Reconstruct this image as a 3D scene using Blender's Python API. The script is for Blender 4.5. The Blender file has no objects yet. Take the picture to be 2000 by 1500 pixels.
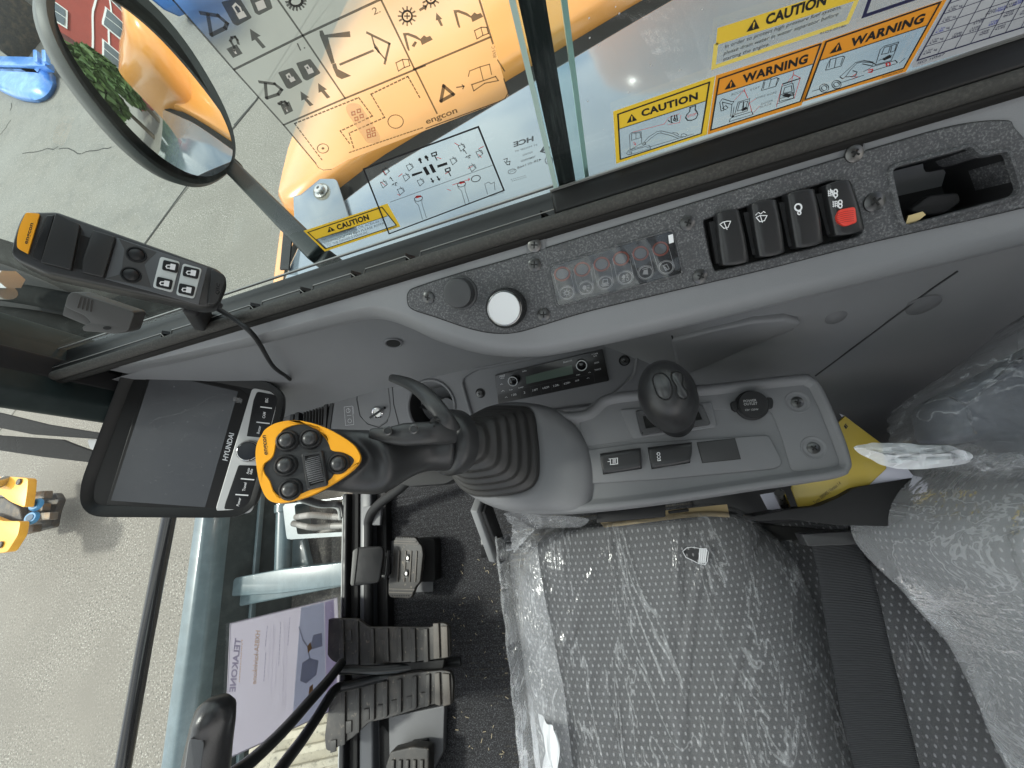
import bpy, bmesh, math, random
from mathutils import Vector, Matrix
random.seed(7)
R = math.radians
# ------------------------------------------------------------------ camera
H = 1.10
C = Vector((0, 0, H))
FO = 751.0
Nh = Vector((228, 230, 751)).normalized()
Fh = Vector((-3144, 681, 751)).normalized()
Fh = (Fh - Nh * Fh.dot(Nh)).normalized()
Rh = Nh.cross(Fh)
if Rh.dot(Vector((-289, -2165, 751))) < 0: Rh = -Rh
def w(d): return Vector((-Fh.dot(d), Rh.dot(d), -Nh.dot(d)))
scene = bpy.context.scene
cam_d = bpy.data.cameras.new('camera'); cam = bpy.data.objects.new('camera', cam_d)
scene.collection.objects.link(cam); scene.camera = cam
ex, ey, ez = w(Vector((1, 0, 0))), w(Vector((0, -1, 0))), w(Vector((0, 0, -1)))
mw = Matrix.Identity(4)
for i in range(3):
    mw[i][0] = ex[i]; mw[i][1] = ey[i]; mw[i][2] = ez[i]; mw[i][3] = C[i]
cam.matrix_world = mw
cam_d.sensor_width = 36; cam_d.lens = 36 * FO / 2000
cam_d.clip_start = 0.01; cam_d.clip_end = 500
# ------------------------------------------------------------------ sky, sun, exposure
SUN_EL, SUN_AZ = 52.0, 168.0      # azimuth measured from +X towards +Y
world = bpy.data.worlds.new('World'); scene.world = world; world.use_nodes = True
nt = world.node_tree; nt.nodes.clear()
sky = nt.nodes.new('ShaderNodeTexSky'); sky.sky_type = 'NISHITA'; sky.sun_disc = False
sky.sun_elevation = R(SUN_EL); sky.sun_rotation = R(90 - SUN_AZ)
sky.dust_density = 1.5
tc = nt.nodes.new('ShaderNodeTexCoord')
nz = nt.nodes.new('ShaderNodeTexNoise'); nz.inputs['Scale'].default_value = 2.2; nz.inputs['Detail'].default_value = 7
nz.inputs['Roughness'].default_value = .55
rp = nt.nodes.new('ShaderNodeValToRGB'); rp.color_ramp.elements[0].position = .36; rp.color_ramp.elements[1].position = .60
mx = nt.nodes.new('ShaderNodeMix'); mx.data_type = 'RGBA'; mx.inputs[7].default_value = (10.6, 10.2, 9.6, 1)
bg = nt.nodes.new('ShaderNodeBackground'); bg.inputs[1].default_value = 0.15
wo = nt.nodes.new('ShaderNodeOutputWorld')
nt.links.new(tc.outputs['Generated'], nz.inputs['Vector']); nt.links.new(nz.outputs[0], rp.inputs[0])
nt.links.new(rp.outputs[0], mx.inputs[0]); nt.links.new(sky.outputs[0], mx.inputs[6])
nt.links.new(mx.outputs[2], bg.inputs[0]); nt.links.new(bg.outputs[0], wo.inputs[0])
sd = bpy.data.lights.new('sun', 'SUN'); sd.energy = 2.2; sd.angle = R(6); sd.color = (1, .95, .87)
sun = bpy.data.objects.new('sun', sd); scene.collection.objects.link(sun)
sv = Vector((math.cos(R(SUN_AZ)) * math.cos(R(SUN_EL)), math.sin(R(SUN_AZ)) * math.cos(R(SUN_EL)), math.sin(R(SUN_EL))))
sun.rotation_euler = sv.to_track_quat('Z', 'Y').to_euler(); sun.location = (-3, -1, 5)
scene.view_settings.view_transform = 'Standard'; scene.view_settings.look = 'None'
scene.view_settings.exposure = 0.68; scene.view_settings.gamma = 1
scene.render.engine = 'CYCLES'
scene.cycles.max_bounces = 10; scene.cycles.transparent_max_bounces = 16
# ------------------------------------------------------------------ pixel rays and planes
def ray(u, v): return w(Vector((u - 1000, v - 750, FO)))
class Plane:
    def __init__(s, p0, n): s.p0 = Vector(p0); s.n = Vector(n).normalized()
    def __call__(s, u, v, h=0.0):
        r = ray(u, v); t = (s.p0 - C).dot(s.n) / r.dot(s.n)
        return C + r * t + s.n * h
    def up(s, h): return Plane(s.p0 + s.n * h, s.n)
def ZP(z): return Plane((0, 0, z), (0, 0, 1))
def P(u, v, drop): return ZP(H - drop)(u, v)
GL = Plane((0, .264, 0), (0, -1, 0))                 # side window glass
SH = Plane((0, .23, .81), (0, -.524, .852))          # switch shelf
LO = Plane((0, .186, .48), (0, -.5, .866))           # lower dash
CO = ZP(.63)                                          # armrest console
WS = Plane((-.84, 0, .05), (.98, 0, -.196))          # windshield
FLR = ZP(0.0); GR = ZP(-1.0)
def K(ox, oy, s=3.75): return lambda pts: [(ox + x / s, oy + y / s) for x, y in pts]
def cr(pts, n, closed=False):
    pts = [Vector(p) for p in pts]; m = len(pts); out = []
    segs = m if closed else m - 1
    def g(i): return pts[i % m] if closed else pts[max(0, min(m - 1, i))]
    for k in range(n):
        t = k / (n if closed else n - 1) * segs; i = min(int(t), segs - 1); f = t - i
        a, b, c, d = g(i - 1), g(i), g(i + 1), g(i + 2)
        out.append(.5 * ((2 * b) + (c - a) * f + (2 * a - 5 * b + 4 * c - d) * f * f + (3 * b - a - 3 * c + d) * f ** 3))
    return out
def rnd(pts, r, k=5):
    """round the corners of a closed outline"""
    out = []; n = len(pts)
    for i in range(n):
        p = Vector(pts[i][:2]); a = Vector(pts[i - 1][:2]); b = Vector(pts[(i + 1) % n][:2])
        ri = r[i] if isinstance(r, (list, tuple)) else r
        da, db = (a - p), (b - p); ra = min(ri, da.length * .45); rb = min(ri, db.length * .45)
        A = p + da.normalized() * ra; B = p + db.normalized() * rb
        for j in range(k + 1):
            t = j / k; out.append(tuple((1 - t) ** 2 * A + 2 * t * (1 - t) * p + t * t * B))
    return out
def resamp(pts, n):
    pts = [Vector(p[:2]) for p in pts]; L = [0]
    for i in range(len(pts)): L.append(L[-1] + (pts[(i + 1) % len(pts)] - pts[i]).length)
    out = []
    for k in range(n):
        d = L[-1] * k / n; i = 0
        while L[i + 1] < d: i += 1
        f = (d - L[i]) / max(1e-9, L[i + 1] - L[i])
        out.append(tuple(pts[i].lerp(pts[(i + 1) % len(pts)], f)))
    return out
def scl(pts, f, fy=None):
    c = Vector((sum(p[0] for p in pts) / len(pts), sum(p[1] for p in pts) / len(pts))); fy = fy or f
    return [(c.x + (p[0] - c.x) * f, c.y + (p[1] - c.y) * fy) for p in pts]
def inset(pts, d):
    """move every vertex of a closed outline inwards by d pixels"""
    n = len(pts); A = sum(pts[i - 1][0] * pts[i][1] - pts[i][0] * pts[i - 1][1] for i in range(n)); s = 1 if A > 0 else -1
    out = []
    for i in range(n):
        a, p, b = Vector(pts[i - 1]), Vector(pts[i]), Vector(pts[(i + 1) % n])
        e1 = (p - a).normalized() if (p - a).length > 1e-6 else Vector((1, 0)); e2 = (b - p).normalized() if (b - p).length > 1e-6 else e1
        n1 = Vector((-e1.y, e1.x)) * s; n2 = Vector((-e2.y, e2.x)) * s
        m = (n1 + n2); m = m / max(.5, m.length_squared) * 2 if m.length > 1e-6 else n1
        out.append((p.x + m.x * d, p.y + m.y * d))
    return out
def ell(cx, cy, a, b, rot=0, n=32):
    c, s = math.cos(R(rot)), math.sin(R(rot))
    return [(cx + a * math.cos(t) * c - b * math.sin(t) * s, cy + a * math.cos(t) * s + b * math.sin(t) * c) for t in [2 * math.pi * i / n for i in range(n)]]
# ------------------------------------------------------------------ objects
def thing(name, label, cat, group=None):
    o = bpy.data.objects.new(name, None); scene.collection.objects.link(o); o.empty_display_size = .05
    o['label'] = label; o['category'] = cat
    if group: o['group'] = group
    return o
def tag(o, label=None, cat=None, group=None, kind=None):
    if label: o['label'] = label
    if cat: o['category'] = cat
    if group: o['group'] = group
    if kind: o['kind'] = kind
    return o
def basis(n, up=None):
    n = Vector(n).normalized(); up = Vector(up) if up else (Vector((0, 0, 1)) if abs(n.z) < .9 else Vector((1, 0, 0)))
    x = up.cross(n).normalized(); y = n.cross(x); return x, y, n
_tc = {}
def text_mesh(s, bold, shear, space):
    k = (s, bold, shear, space)
    if k not in _tc:
        c = bpy.data.curves.new('t', 'FONT'); c.body = s; c.offset = bold; c.shear = shear; c.resolution_u = 3; c.space_character = space
        c.fill_mode = 'FRONT'
        o = bpy.data.objects.new('t', c); me = bpy.data.meshes.new_from_object(o)
        _tc[k] = ([tuple(v.co) for v in me.vertices], [tuple(p.vertices) for p in me.polygons])
        bpy.data.objects.remove(o); bpy.data.meshes.remove(me); bpy.data.curves.remove(c)
    return _tc[k]
class MB:
    def __init__(s): s.v = []; s.f = []
    def add(s, V, Fc):
        o = len(s.v); s.v += [tuple(x) for x in V]; s.f += [tuple(i + o for i in f) for f in Fc]; return s
    def poly(s, pts3): return s.add(pts3, [tuple(range(len(pts3)))])
    def flat(s, pix, pl, h=0.0): return s.poly([pl(u, v, h) for u, v in pix])
    def slab(s, pix, pl, h0, h1, ins=0):
        n = len(pix); a = [pl(u, v, h0) for u, v in pix]; q = inset(pix, ins) if ins else pix
        b = [pl(u, v, h1) for u, v in q]
        return s.add(a + b, [tuple(range(n))[::-1], tuple(range(n, 2 * n))] + [(i, (i + 1) % n, n + (i + 1) % n, n + i) for i in range(n)])
    def rings(s, rs, pl, n=48, cap0=False, cap1=True):
        """rs: list of (outline px, height)"""
        return s.loft([[pl(u, v, h) for u, v in (resamp(o, n) if len(o) != n else o)] for o, h in rs], cap0, cap1)
    def loft(s, rs, cap0=True, cap1=True, closed=True):
        n = len(rs[0]); V = [p for r in rs for p in r]; Fc = []
        for k in range(len(rs) - 1):
            for i in range(n if closed else n - 1):
                j = (i + 1) % n; Fc.append((k * n + i, k * n + j, (k + 1) * n + j, (k + 1) * n + i))
        if cap0: Fc.append(tuple(range(n))[::-1])
        if cap1: Fc.append(tuple(range((len(rs) - 1) * n, len(rs) * n)))
        return s.add(V, Fc)
    def box(s, c, sz, ax=None):
        X, Y, Z = ax if ax else (Vector((1, 0, 0)), Vector((0, 1, 0)), Vector((0, 0, 1))); c = Vector(c)
        V = [c + X * sz[0] / 2 * a + Y * sz[1] / 2 * b + Z * sz[2] / 2 * d for a in (-1, 1) for b in (-1, 1) for d in (-1, 1)]
        return s.add(V, [(0, 1, 3, 2), (4, 6, 7, 5), (0, 4, 5, 1), (2, 3, 7, 6), (0, 2, 6, 4), (1, 5, 7, 3)])
    def beam(s, a, b, wd, ht, up=(0, 0, 1)):
        a, b = Vector(a), Vector(b); d = (b - a); z = d.normalized(); x = Vector(up).cross(z).normalized(); y = z.cross(x)
        return s.box((a + b) / 2, (wd, ht, d.length), (x, y, z))
    def tube(s, pts, r, seg=12, cap=True):
        pts = [Vector(p) for p in pts]; rs = []; n = len(pts); prev = None
        for i, p in enumerate(pts):
            t = (pts[min(i + 1, n - 1)] - pts[max(i - 1, 0)]).normalized()
            if prev is None:
                a = Vector((0, 0, 1)) if abs(t.z) < .9 else Vector((1, 0, 0)); x = a.cross(t).normalized()
            else: x = (prev - t * prev.dot(t)).normalized()
            prev = x; y = t.cross(x); rr = r[i] if isinstance(r, (list, tuple)) else r
            rs.append([p + (x * math.cos(q) + y * math.sin(q)) * rr for q in [2 * math.pi * k / seg for k in range(seg)]])
        return s.loft(rs, cap, cap)
    def lathe(s, c, n, prof, seg=28, sx=1, up=None):
        """prof: list of (radius, height along n)"""
        x, y, z = basis(n, up); c = Vector(c)
        return s.loft([[c + (x * math.cos(q) * sx + y * math.sin(q)) * r + z * h for q in [2 * math.pi * k / seg for k in range(seg)]] for r, h in prof], True, True)
    def line(s, pix, pl, wd, h=0.0, closed=False):
        pts = [pl(u, v, h) for u, v in pix]; n = pl.n
        rng = range(len(pts)) if closed else range(len(pts) - 1)
        for i in rng:
            a, b = pts[i], pts[(i + 1) % len(pts)]
            if (b - a).length < 1e-7: continue
            d = (b - a).normalized(); q = n.cross(d) * wd / 2; e = d * wd * .45; a = a + n * (2e-5 * (i % 7)); b = b + n * (2e-5 * (i % 7))
            s.add([a - e - q, b + e - q, b + e + q, a - e + q], [(0, 1, 2, 3)])
        return s
    def dash(s, pix, pl, wd, h=0, L=7, G=5):
        for i in range(len(pix) - 1):
            a, b = Vector(pix[i]), Vector(pix[i + 1]); d = (b - a).length; k = 0
            while k < d:
                s.line([tuple(a.lerp(b, k / d)), tuple(a.lerp(b, min(1, (k + L) / d)))], pl, wd, h); k += L + G
        return s
    def text(s, st, pl, p0, p1, top, h=0.0, bold=.0, shear=0, space=1.0, flip=False):
        """p0..p1 pixels of the baseline ends, top = pixel above p0 at cap height"""
        V, Fc = text_mesh(st, bold, shear, space)
        if not V: return s
        x0 = min(v[0] for v in V); x1 = max(v[0] for v in V); y1 = .70
        A, B, T = pl(*p0, h), pl(*p1, h), pl(*top, h)
        o = []
        for v in V:
            fx = (v[0] - x0) / (x1 - x0); fx = 1 - fx if flip else fx
            o.append(A + (B - A) * fx + (T - A) * (v[1] / y1))
        return s.add(o, Fc)
    def build(s, name, mt, parent=None, smooth=None, bevel=0, seg=3, sub=0, fix=True):
        me = bpy.data.meshes.new(name); me.from_pydata(s.v, [], s.f); me.validate()
        if fix:
            bm = bmesh.new(); bm.from_mesh(me); bmesh.ops.recalc_face_normals(bm, faces=bm.faces); bm.to_mesh(me); bm.free()
        o = bpy.data.objects.new(name, me); scene.collection.objects.link(o)
        for m in (mt if isinstance(mt, (list, tuple)) else [mt]): me.materials.append(m)
        if bevel:
            b = o.modifiers.new('b', 'BEVEL'); b.width = bevel; b.segments = seg; b.limit_method = 'ANGLE'; b.angle_limit = R(32); b.harden_normals = False
        if sub:
            q = o.modifiers.new('s', 'SUBSURF'); q.levels = sub; q.render_levels = sub
        if smooth is None: smooth = 40
        if smooth:
            me.polygons.foreach_set('use_smooth', [True] * len(me.polygons))
            if not bevel and not sub: me.set_sharp_from_angle(angle=R(smooth))
        if parent: o.parent = parent
        return o
# ------------------------------------------------------------------ materials
def M(name, col, rough=.5, metal=0, bump=None, var=None, spec=.5, coat=0, alpha=1, sheen=0, stretch=None, roughvar=None):
    m = bpy.data.materials.new(name); m.use_nodes = True; t = m.node_tree; b = t.nodes['Principled BSDF']
    col = (col, col, col) if isinstance(col, (int, float)) else col
    b.inputs['Base Color'].default_value = (*col, 1); b.inputs['Roughness'].default_value = rough; b.inputs['Metallic'].default_value = metal
    b.inputs['Specular IOR Level'].default_value = spec; b.inputs['Coat Weight'].default_value = coat; b.inputs['Coat Roughness'].default_value = .08
    b.inputs['Alpha'].default_value = alpha
    tcn = t.nodes.new('ShaderNodeTexCoord'); src = tcn.outputs['Object']
    if stretch:
        mp = t.nodes.new('ShaderNodeMapping'); mp.inputs['Scale'].default_value = stretch; t.links.new(src, mp.inputs[0]); src = mp.outputs[0]
    def noise(sc, det=4, ro=.6):
        n = t.nodes.new('ShaderNodeTexNoise'); n.inputs['Scale'].default_value = sc; n.inputs['Detail'].default_value = det; n.inputs['Roughness'].default_value = ro
        t.links.new(src, n.inputs['Vector']); return n.outputs[0]
    if var:       # list of (scale, colour, lo, hi)
        prev = None
        for sc, c2, lo, hi in var:
            n = noise(sc); r = t.nodes.new('ShaderNodeMapRange'); r.inputs[1].default_value = lo; r.inputs[2].default_value = hi; t.links.new(n, r.inputs[0])
            x = t.nodes.new('ShaderNodeMix'); x.data_type = 'RGBA'; c2 = (c2, c2, c2) if isinstance(c2, (int, float)) else c2
            x.inputs[7].default_value = (*c2, 1)
            if prev: t.links.new(prev, x.inputs[6])
            else: x.inputs[6].default_value = (*col, 1)
            t.links.new(r.outputs[0], x.inputs[0]); prev = x.outputs[2]
        t.links.new(prev, b.inputs['Base Color'])
    if bump:
        prev = None
        for sc, st, di in (bump if isinstance(bump, list) else [bump]):
            bn = t.nodes.new('ShaderNodeBump'); bn.inputs['Strength'].default_value = st; bn.inputs['Distance'].default_value = di
            t.links.new(noise(sc), bn.inputs['Height'])
            if prev: t.links.new(prev, bn.inputs['Normal'])
            prev = bn.outputs[0]
        t.links.new(prev, b.inputs['Normal'])
    if roughvar:
        sc, lo, hi = roughvar; r = t.nodes.new('ShaderNodeMapRange'); r.inputs[1].default_value = .35; r.inputs[2].default_value = .65
        r.inputs[3].default_value = lo; r.inputs[4].default_value = hi; t.links.new(noise(sc), r.inputs[0]); t.links.new(r.outputs[0], b.inputs['Roughness'])
    return m
def glassmat(name, tint=(.93, .97, .96), refl=1.0, rough=0.0, haze=0.0, ior=1.45):
    m = bpy.data.materials.new(name); m.use_nodes = True; t = m.node_tree; t.nodes.clear()
    out = t.nodes.new('ShaderNodeOutputMaterial'); tr = t.nodes.new('ShaderNodeBsdfTransparent'); tr.inputs[0].default_value = (*tint, 1)
    gl = t.nodes.new('ShaderNodeBsdfGlossy'); gl.inputs['Roughness'].default_value = rough; gl.inputs[0].default_value = (refl, refl, refl, 1)
    fr = t.nodes.new('ShaderNodeFresnel'); fr.inputs[0].default_value = 1.45; mxs = t.nodes.new('ShaderNodeMixShader')
    ge = t.nodes.new('ShaderNodeNewGeometry'); mr = t.nodes.new('ShaderNodeMapRange'); mr.inputs[3].default_value = ior; mr.inputs[4].default_value = 1 / ior
    t.links.new(ge.outputs['Backfacing'], mr.inputs[0]); t.links.new(mr.outputs[0], fr.inputs[0])
    t.links.new(fr.outputs[0], mxs.inputs[0]); t.links.new(tr.outputs[0], mxs.inputs[1]); t.links.new(gl.outputs[0], mxs.inputs[2])
    last = mxs.outputs[0]
    if haze:
        df = t.nodes.new('ShaderNodeBsdfTranslucent'); df.inputs[0].default_value = (.8, .82, .85, 1)
        d2 = t.nodes.new('ShaderNodeBsdfDiffuse'); d2.inputs[0].default_value = (.7, .72, .75, 1)
        a = t.nodes.new('ShaderNodeMixShader'); a.inputs[0].default_value = .5; t.links.new(df.outputs[0], a.inputs[1]); t.links.new(d2.outputs[0], a.inputs[2])
        z = t.nodes.new('ShaderNodeMixShader'); z.inputs[0].default_value = haze; t.links.new(last, z.inputs[1]); t.links.new(a.outputs[0], z.inputs[2]); last = z.outputs[0]
    t.links.new(last, out.inputs[0]); return m
trim = M('trim_grey', (.185, .188, .195), .46, bump=[(900, .25, .0006), (60, .05, .001)], var=[(7, (.20, .203, .21), .35, .7)])
trimd = M('trim_dark_grey', (.135, .137, .143), .55, bump=[(900, .25, .0006)], var=[(9, (.145, .147, .153), .35, .7)])
plate = M('speckled_plate', (.055, .056, .06), .6, bump=[(700, .4, .0005)], var=[(620, (.17, .17, .172), .48, .68), (90, (.05, .05, .053), .5, .75)])
platew = plate
blk = M('black_plastic', (.011, .011, .012), .34, spec=.35, bump=[(700, .12, .0004)], roughvar=(40, .3, .5))
blkm = M('black_matt', (.016, .016, .017), .6, spec=.3, bump=[(500, .2, .0005)])
blks = M('black_satin_rocker', (.020, .020, .021), .34, spec=.45, bump=[(900, .15, .0003)])
blkg = M('black_gloss', (.010, .010, .011), .12)
hole = M('deep_black', (.006, .006, .006), .8)
rubber = M('rubber', (.035, .033, .030), .8, bump=[(500, .6, .0008)], var=[(420, (.07, .066, .058), .45, .75), (12, (.04, .038, .034), .5, .7)])
rubberd = M('rubber_dark', (.020, .019, .018), .8, spec=.12, bump=[(260, .4, .001)])
chrome = M('chrome', (.75, .75, .76), .12, 1)
steel = M('steel', (.5, .49, .47), .3, 1, roughvar=(80, .2, .45))
scr = M('dark_screw', (.09, .09, .09), .3, .8)
white = M('white_print', (.75, .75, .76), .6)
silver = M('silver_paint', (.55, .56, .57), .35, .3)
yel = M('sticker_yellow', (.90, .60, .045), .45)
yel2 = M('sticker_yellow_inner', (.86, .58, .05), .45)
ora = M('sticker_orange', (.88, .34, .03), .45)
ink = M('sticker_ink', (.012, .012, .014), .6)
inkg = M('sticker_ink_soft', (.05, .05, .055), .6, alpha=.85)
inkr = M('sticker_red', (.6, .03, .03), .6)
eyel = M('joystick_yellow', (.92, .40, .012), .38, bump=[(600, .1, .0003)])
def cut(o, *mbs):
    """carve real recesses into a mesh"""
    for mb in mbs:
        c = mb.build('cutter', blk, None, smooth=0)
        m = o.modifiers.new('c', 'BOOLEAN'); m.operation = 'DIFFERENCE'; m.object = c; m.solver = 'EXACT'
        bev = [x for x in o.modifiers if x.type == 'BEVEL']
        for x in bev: x.show_viewport = False
        dg = bpy.context.evaluated_depsgraph_get(); me = bpy.data.meshes.new_from_object(o.evaluated_get(dg))
        o.modifiers.remove(m); old = o.data; nm = old.name; o.data = me; bpy.data.meshes.remove(old); me.name = nm
        cm = c.data; bpy.data.objects.remove(c); bpy.data.meshes.remove(cm)
        for x in bev: x.show_viewport = True
    o.data.set_sharp_from_angle(angle=R(40))
    return o
# ================================================================== ground
asph = M('asphalt', (.185, .172, .146), .85, bump=[(70, .35, .005), (30, .2, .006)],
         var=[(85, (.40, .385, .345), .54, .64), (70, (.085, .08, .072), .54, .64), (2.2, (.170, .158, .135), .42, .75), (.5, (.205, .190, .162), .45, .7)])
conc = M('concrete', (.185, .173, .148), .85, bump=[(70, .2, .003), (8, .15, .01)],
         var=[(160, (.28, .27, .245), .55, .7), (5, (.155, .148, .13), .45, .68), (.9, (.205, .197, .175), .45, .7), (60, (.13, .125, .112), .56, .7), (75, (.36, .35, .32), .58, .7)])
g = MB().flat([], GR) if False else MB()
g.poly([(-150, -150, -1), (150, -150, -1), (150, 150, -1), (-150, 150, -1)])
tag(g.build('asphalt_ground', asph, smooth=0), kind='structure')
# concrete slab beyond the joint, in front and to the right
ja, jb = GR(500, 195), GR(268, 495)
dj = (ja - jb).normalized(); dj.z = 0
s = MB(); nrm = Vector((-1, 0, 0)); a = ja + dj * 60; b = jb - dj * 3.2; a.z = b.z = -.996
s.poly([b, a, a + nrm * 90, b + Vector((-90, 8, 0))]); tag(s.build('concrete_apron', conc, smooth=0), kind='structure')
jm = M('joint_dark', (.035, .033, .03), .9)
cr_ = MB(); pj = GR.up(.006)
def wig(a, b, n, amp):
    a, b = Vector(a), Vector(b); o = [tuple(a.lerp(b, i / n) + Vector((random.uniform(-1, 1), random.uniform(-1, 1))) * amp) for i in range(n + 1)]; return o
cr_.line([(500, 195), (458, 243)], pj, .022); cr_.line([(628, -10), (500, 195), (385, 335), (268, 495)], pj, .022)
for q in [wig((45, 302), (115, 288), 7, 3), wig((115, 288), (160, 300), 6, 3), wig((160, 300), (218, 287), 7, 2.5), wig((22, 200), (20, 215), 3, 2), wig((22, 235), (0, 262), 4, 2)]:
    cr_.line(q, pj, .014)
tag(cr_.build('ground_cracks', jm, smooth=0), kind='structure')
# ================================================================== machine body right of the cab
opaint = M('orange_body_paint', (.72, .30, .065), .26, coat=.6, bump=[(3, .05, .004)], var=[(2.5, (.76, .34, .085), .4, .7)])
gpaint = M('grey_cover_paint', (.15, .18, .21), .10, coat=1.0, bump=[(30, .02, .001), (4, .03, .004)])
tpaint = M('steel_blue_grey_paint', (.085, .122, .133), .32, coat=.4, bump=[(220, .15, .0008)], var=[(15, (.11, .155, .17), .45, .7), (160, (.2, .24, .25), .68, .74)])
tdark = M('dark_green_grey_paint', (.014, .022, .022), .45, spec=.3, bump=[(200, .1, .0006)], var=[(14, (.03, .04, .04), .45, .7)])
body = thing('machine_body', 'orange rounded hood and glossy blue grey cover panel of the machine outside the side window', 'hood')
def hood_pt(z0): pass
oz = [(-.765, .84), (-.74, 1.04), (-.66, 1.30), (-.56, 1.58), (-.40, 1.78), (-.1, 1.92), (.5, 1.98), (1.5, 1.98), (2.2, 1.98), (2.2, 1.30), (1.2, 1.275), (.6, 1.165), (.225, 1.075), (-.1, .990), (-.42, .905), (-.58, .845), (-.66, .80)]
def world_outline(pts, n): return [Vector((p[0], p[1], 0)) for p in resamp(pts, n)]
def ring3(o, z, ins=0):
    q = inset([(p.x, p.y) for p in o], ins) if ins else [(p.x, p.y) for p in o]
    return [Vector((x, y, z)) for x, y in q]
oo = world_outline(rnd(oz, .05), 90)
mb = MB(); mb.loft([ring3(oo, -.55), ring3(oo, .36), ring3(oo, .40, .004), ring3(oo, .44, .015), ring3(oo, .466, .028), ring3(oo, .478, .040)], True, True)
mb.build('orange_hood', opaint, body, smooth=60)
lz = world_outline(rnd([(-.765, .44), (-.778, .62), (-.768, .84), (-.60, .86), (-.60, .44)], .03), 60)
MB().loft([ring3(lz, -.5), ring3(lz, .40), ring3(lz, .425, .008), ring3(lz, .435, .022)], True, True)  .build('front_lip', opaint, body, smooth=60)
gz = [(-.70, .335), (-.70, .60), (-.655, .715), (-.60, .765), (-.42, .845), (-.1, .925), (.225, 1.005), (.6, 1.09), (1.3, 1.2), (1.3, .335)]
gg = world_outline(rnd(gz, .03), 90)
mb = MB(); mb.loft([ring3(gg, -.5), ring3(gg, .455), ring3(gg, .464, .004), ring3(gg, .467, .012)], True, True)
mb.build('grey_cover', gpaint, body, smooth=50)
rb = MB(); rb.loft([ring3(world_outline(rnd([(x - .02, y + .075) for x, y in gz], .03), 90), z, i) for z, i in ((.2, 0), (.440, 0), (.446, .006))], True, True)
rb.build('rubber_strip', rubberd, body)
# bracket plate and bolt on the cover
pc = ZP(.470)
b = MB(); b.slab(rnd([(575, 372), (600, 352), (660, 352), (690, 445), (600, 470), (578, 440)], 8), pc, 0, .006); b.build('bracket', gpaint, body, bevel=.002)
c0 = pc(632, 378)
b = MB(); b.lathe(c0 + Vector((0, 0, .006)), (0, 0, 1), [(.019, 0), (.019, .003), (.013, .004), (.013, .012), (.011, .014), (.004, .0145), (.004, .010)], 24); b.build('bolt', steel, body, smooth=30)
b = MB(); b.flat(ell(632, 378, 17, 17), pc, .0065); b.build('rust_stain', M('rust', (.25, .2, .1), .8, alpha=.35), body)
# side seam and dark slot low at the front corner
pz = ZP(.471); b = MB(); b.slab([(556, 452), (573, 452), (566, 528), (549, 528)], pz, 0, .004); b.build('slot', blkm, body)
# ================================================================== round mirror
mir = thing('side_mirror', 'tall oval black rear view mirror on a square arm outside the side window', 'mirror')
Cm = Vector((-.494, .60, .8677)); yw, pt_, ro_ = -.325, -.022, -.437
mn = Vector((math.cos(pt_) * math.cos(yw), math.cos(pt_) * math.sin(yw), math.sin(pt_)))
h_ = Vector((0, 0, 1)).cross(mn).normalized(); v_ = mn.cross(h_)
mxx = h_ * math.cos(ro_) + v_ * math.sin(ro_); myy = v_ * math.cos(ro_) - h_ * math.sin(ro_)
def mring(a, b, h, n=64): return [Cm + mxx * (a * math.copysign(abs(math.cos(t)) ** .85, math.cos(t))) + myy * (b * math.copysign(abs(math.sin(t)) ** .85, math.sin(t))) + mn * h for t in [2 * math.pi * i / n for i in range(n)]]
MA, MBb = .081, .108
mb = MB(); mb.loft([mring(MA - .004, MBb - .004, .0), mring(MA + .004, MBb + .004, .006), mring(MA + .008, MBb + .008, -.002), mring(MA + .004, MBb + .004, -.02), mring(MA - .01, MBb - .012, -.030), mring(.03, .06, -.040)], False, True)
mb.build('housing', M('mirror_housing', (.11, .105, .098), .5, spec=.3, bump=[(300, .1, .0005)]), mir, smooth=70)
mb = MB(); rr = []
for k in range(14):
    f = 1 - k / 14; rr.append([p + mn * (-.10 * (p - Cm).dot(mxx) - .13 * (p - Cm).dot(myy) + .004) for p in mring((MA - .005) * f, (MBb - .005) * f, .0015 + .010 * (1 - f * f))])
mb.loft(rr, False, True); mb.build('mirror_glass', M('mirror_glass', (.88, .89, .88), .015, 1), mir, smooth=80)
a0 = Cm - myy * .112 - mxx * -.03 - mn * .012; a1 = Plane((0, .325, 0), (0, -1, 0))(625, 500); a0 = Plane(Cm - mn * .012, mn)(448, 322); a2 = a1 + Vector((.02, -.01, -.16))
mb = MB(); mb.beam(a0, a1, .024, .020); mb.beam(a1, a2, .022, .020); mb.build('mirror_arm', M('arm_black', (.022, .027, .027), .45, spec=.25, bump=[(80, .1, .001)]), mir, bevel=.004)
mb = MB(); mb.lathe(a0 - Vector((0, 0, .004)), (a1 - a0), [(.014, -.012), (.014, .012), (.011, .016)], 20); mb.build('clamp', blkm, mir)
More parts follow.
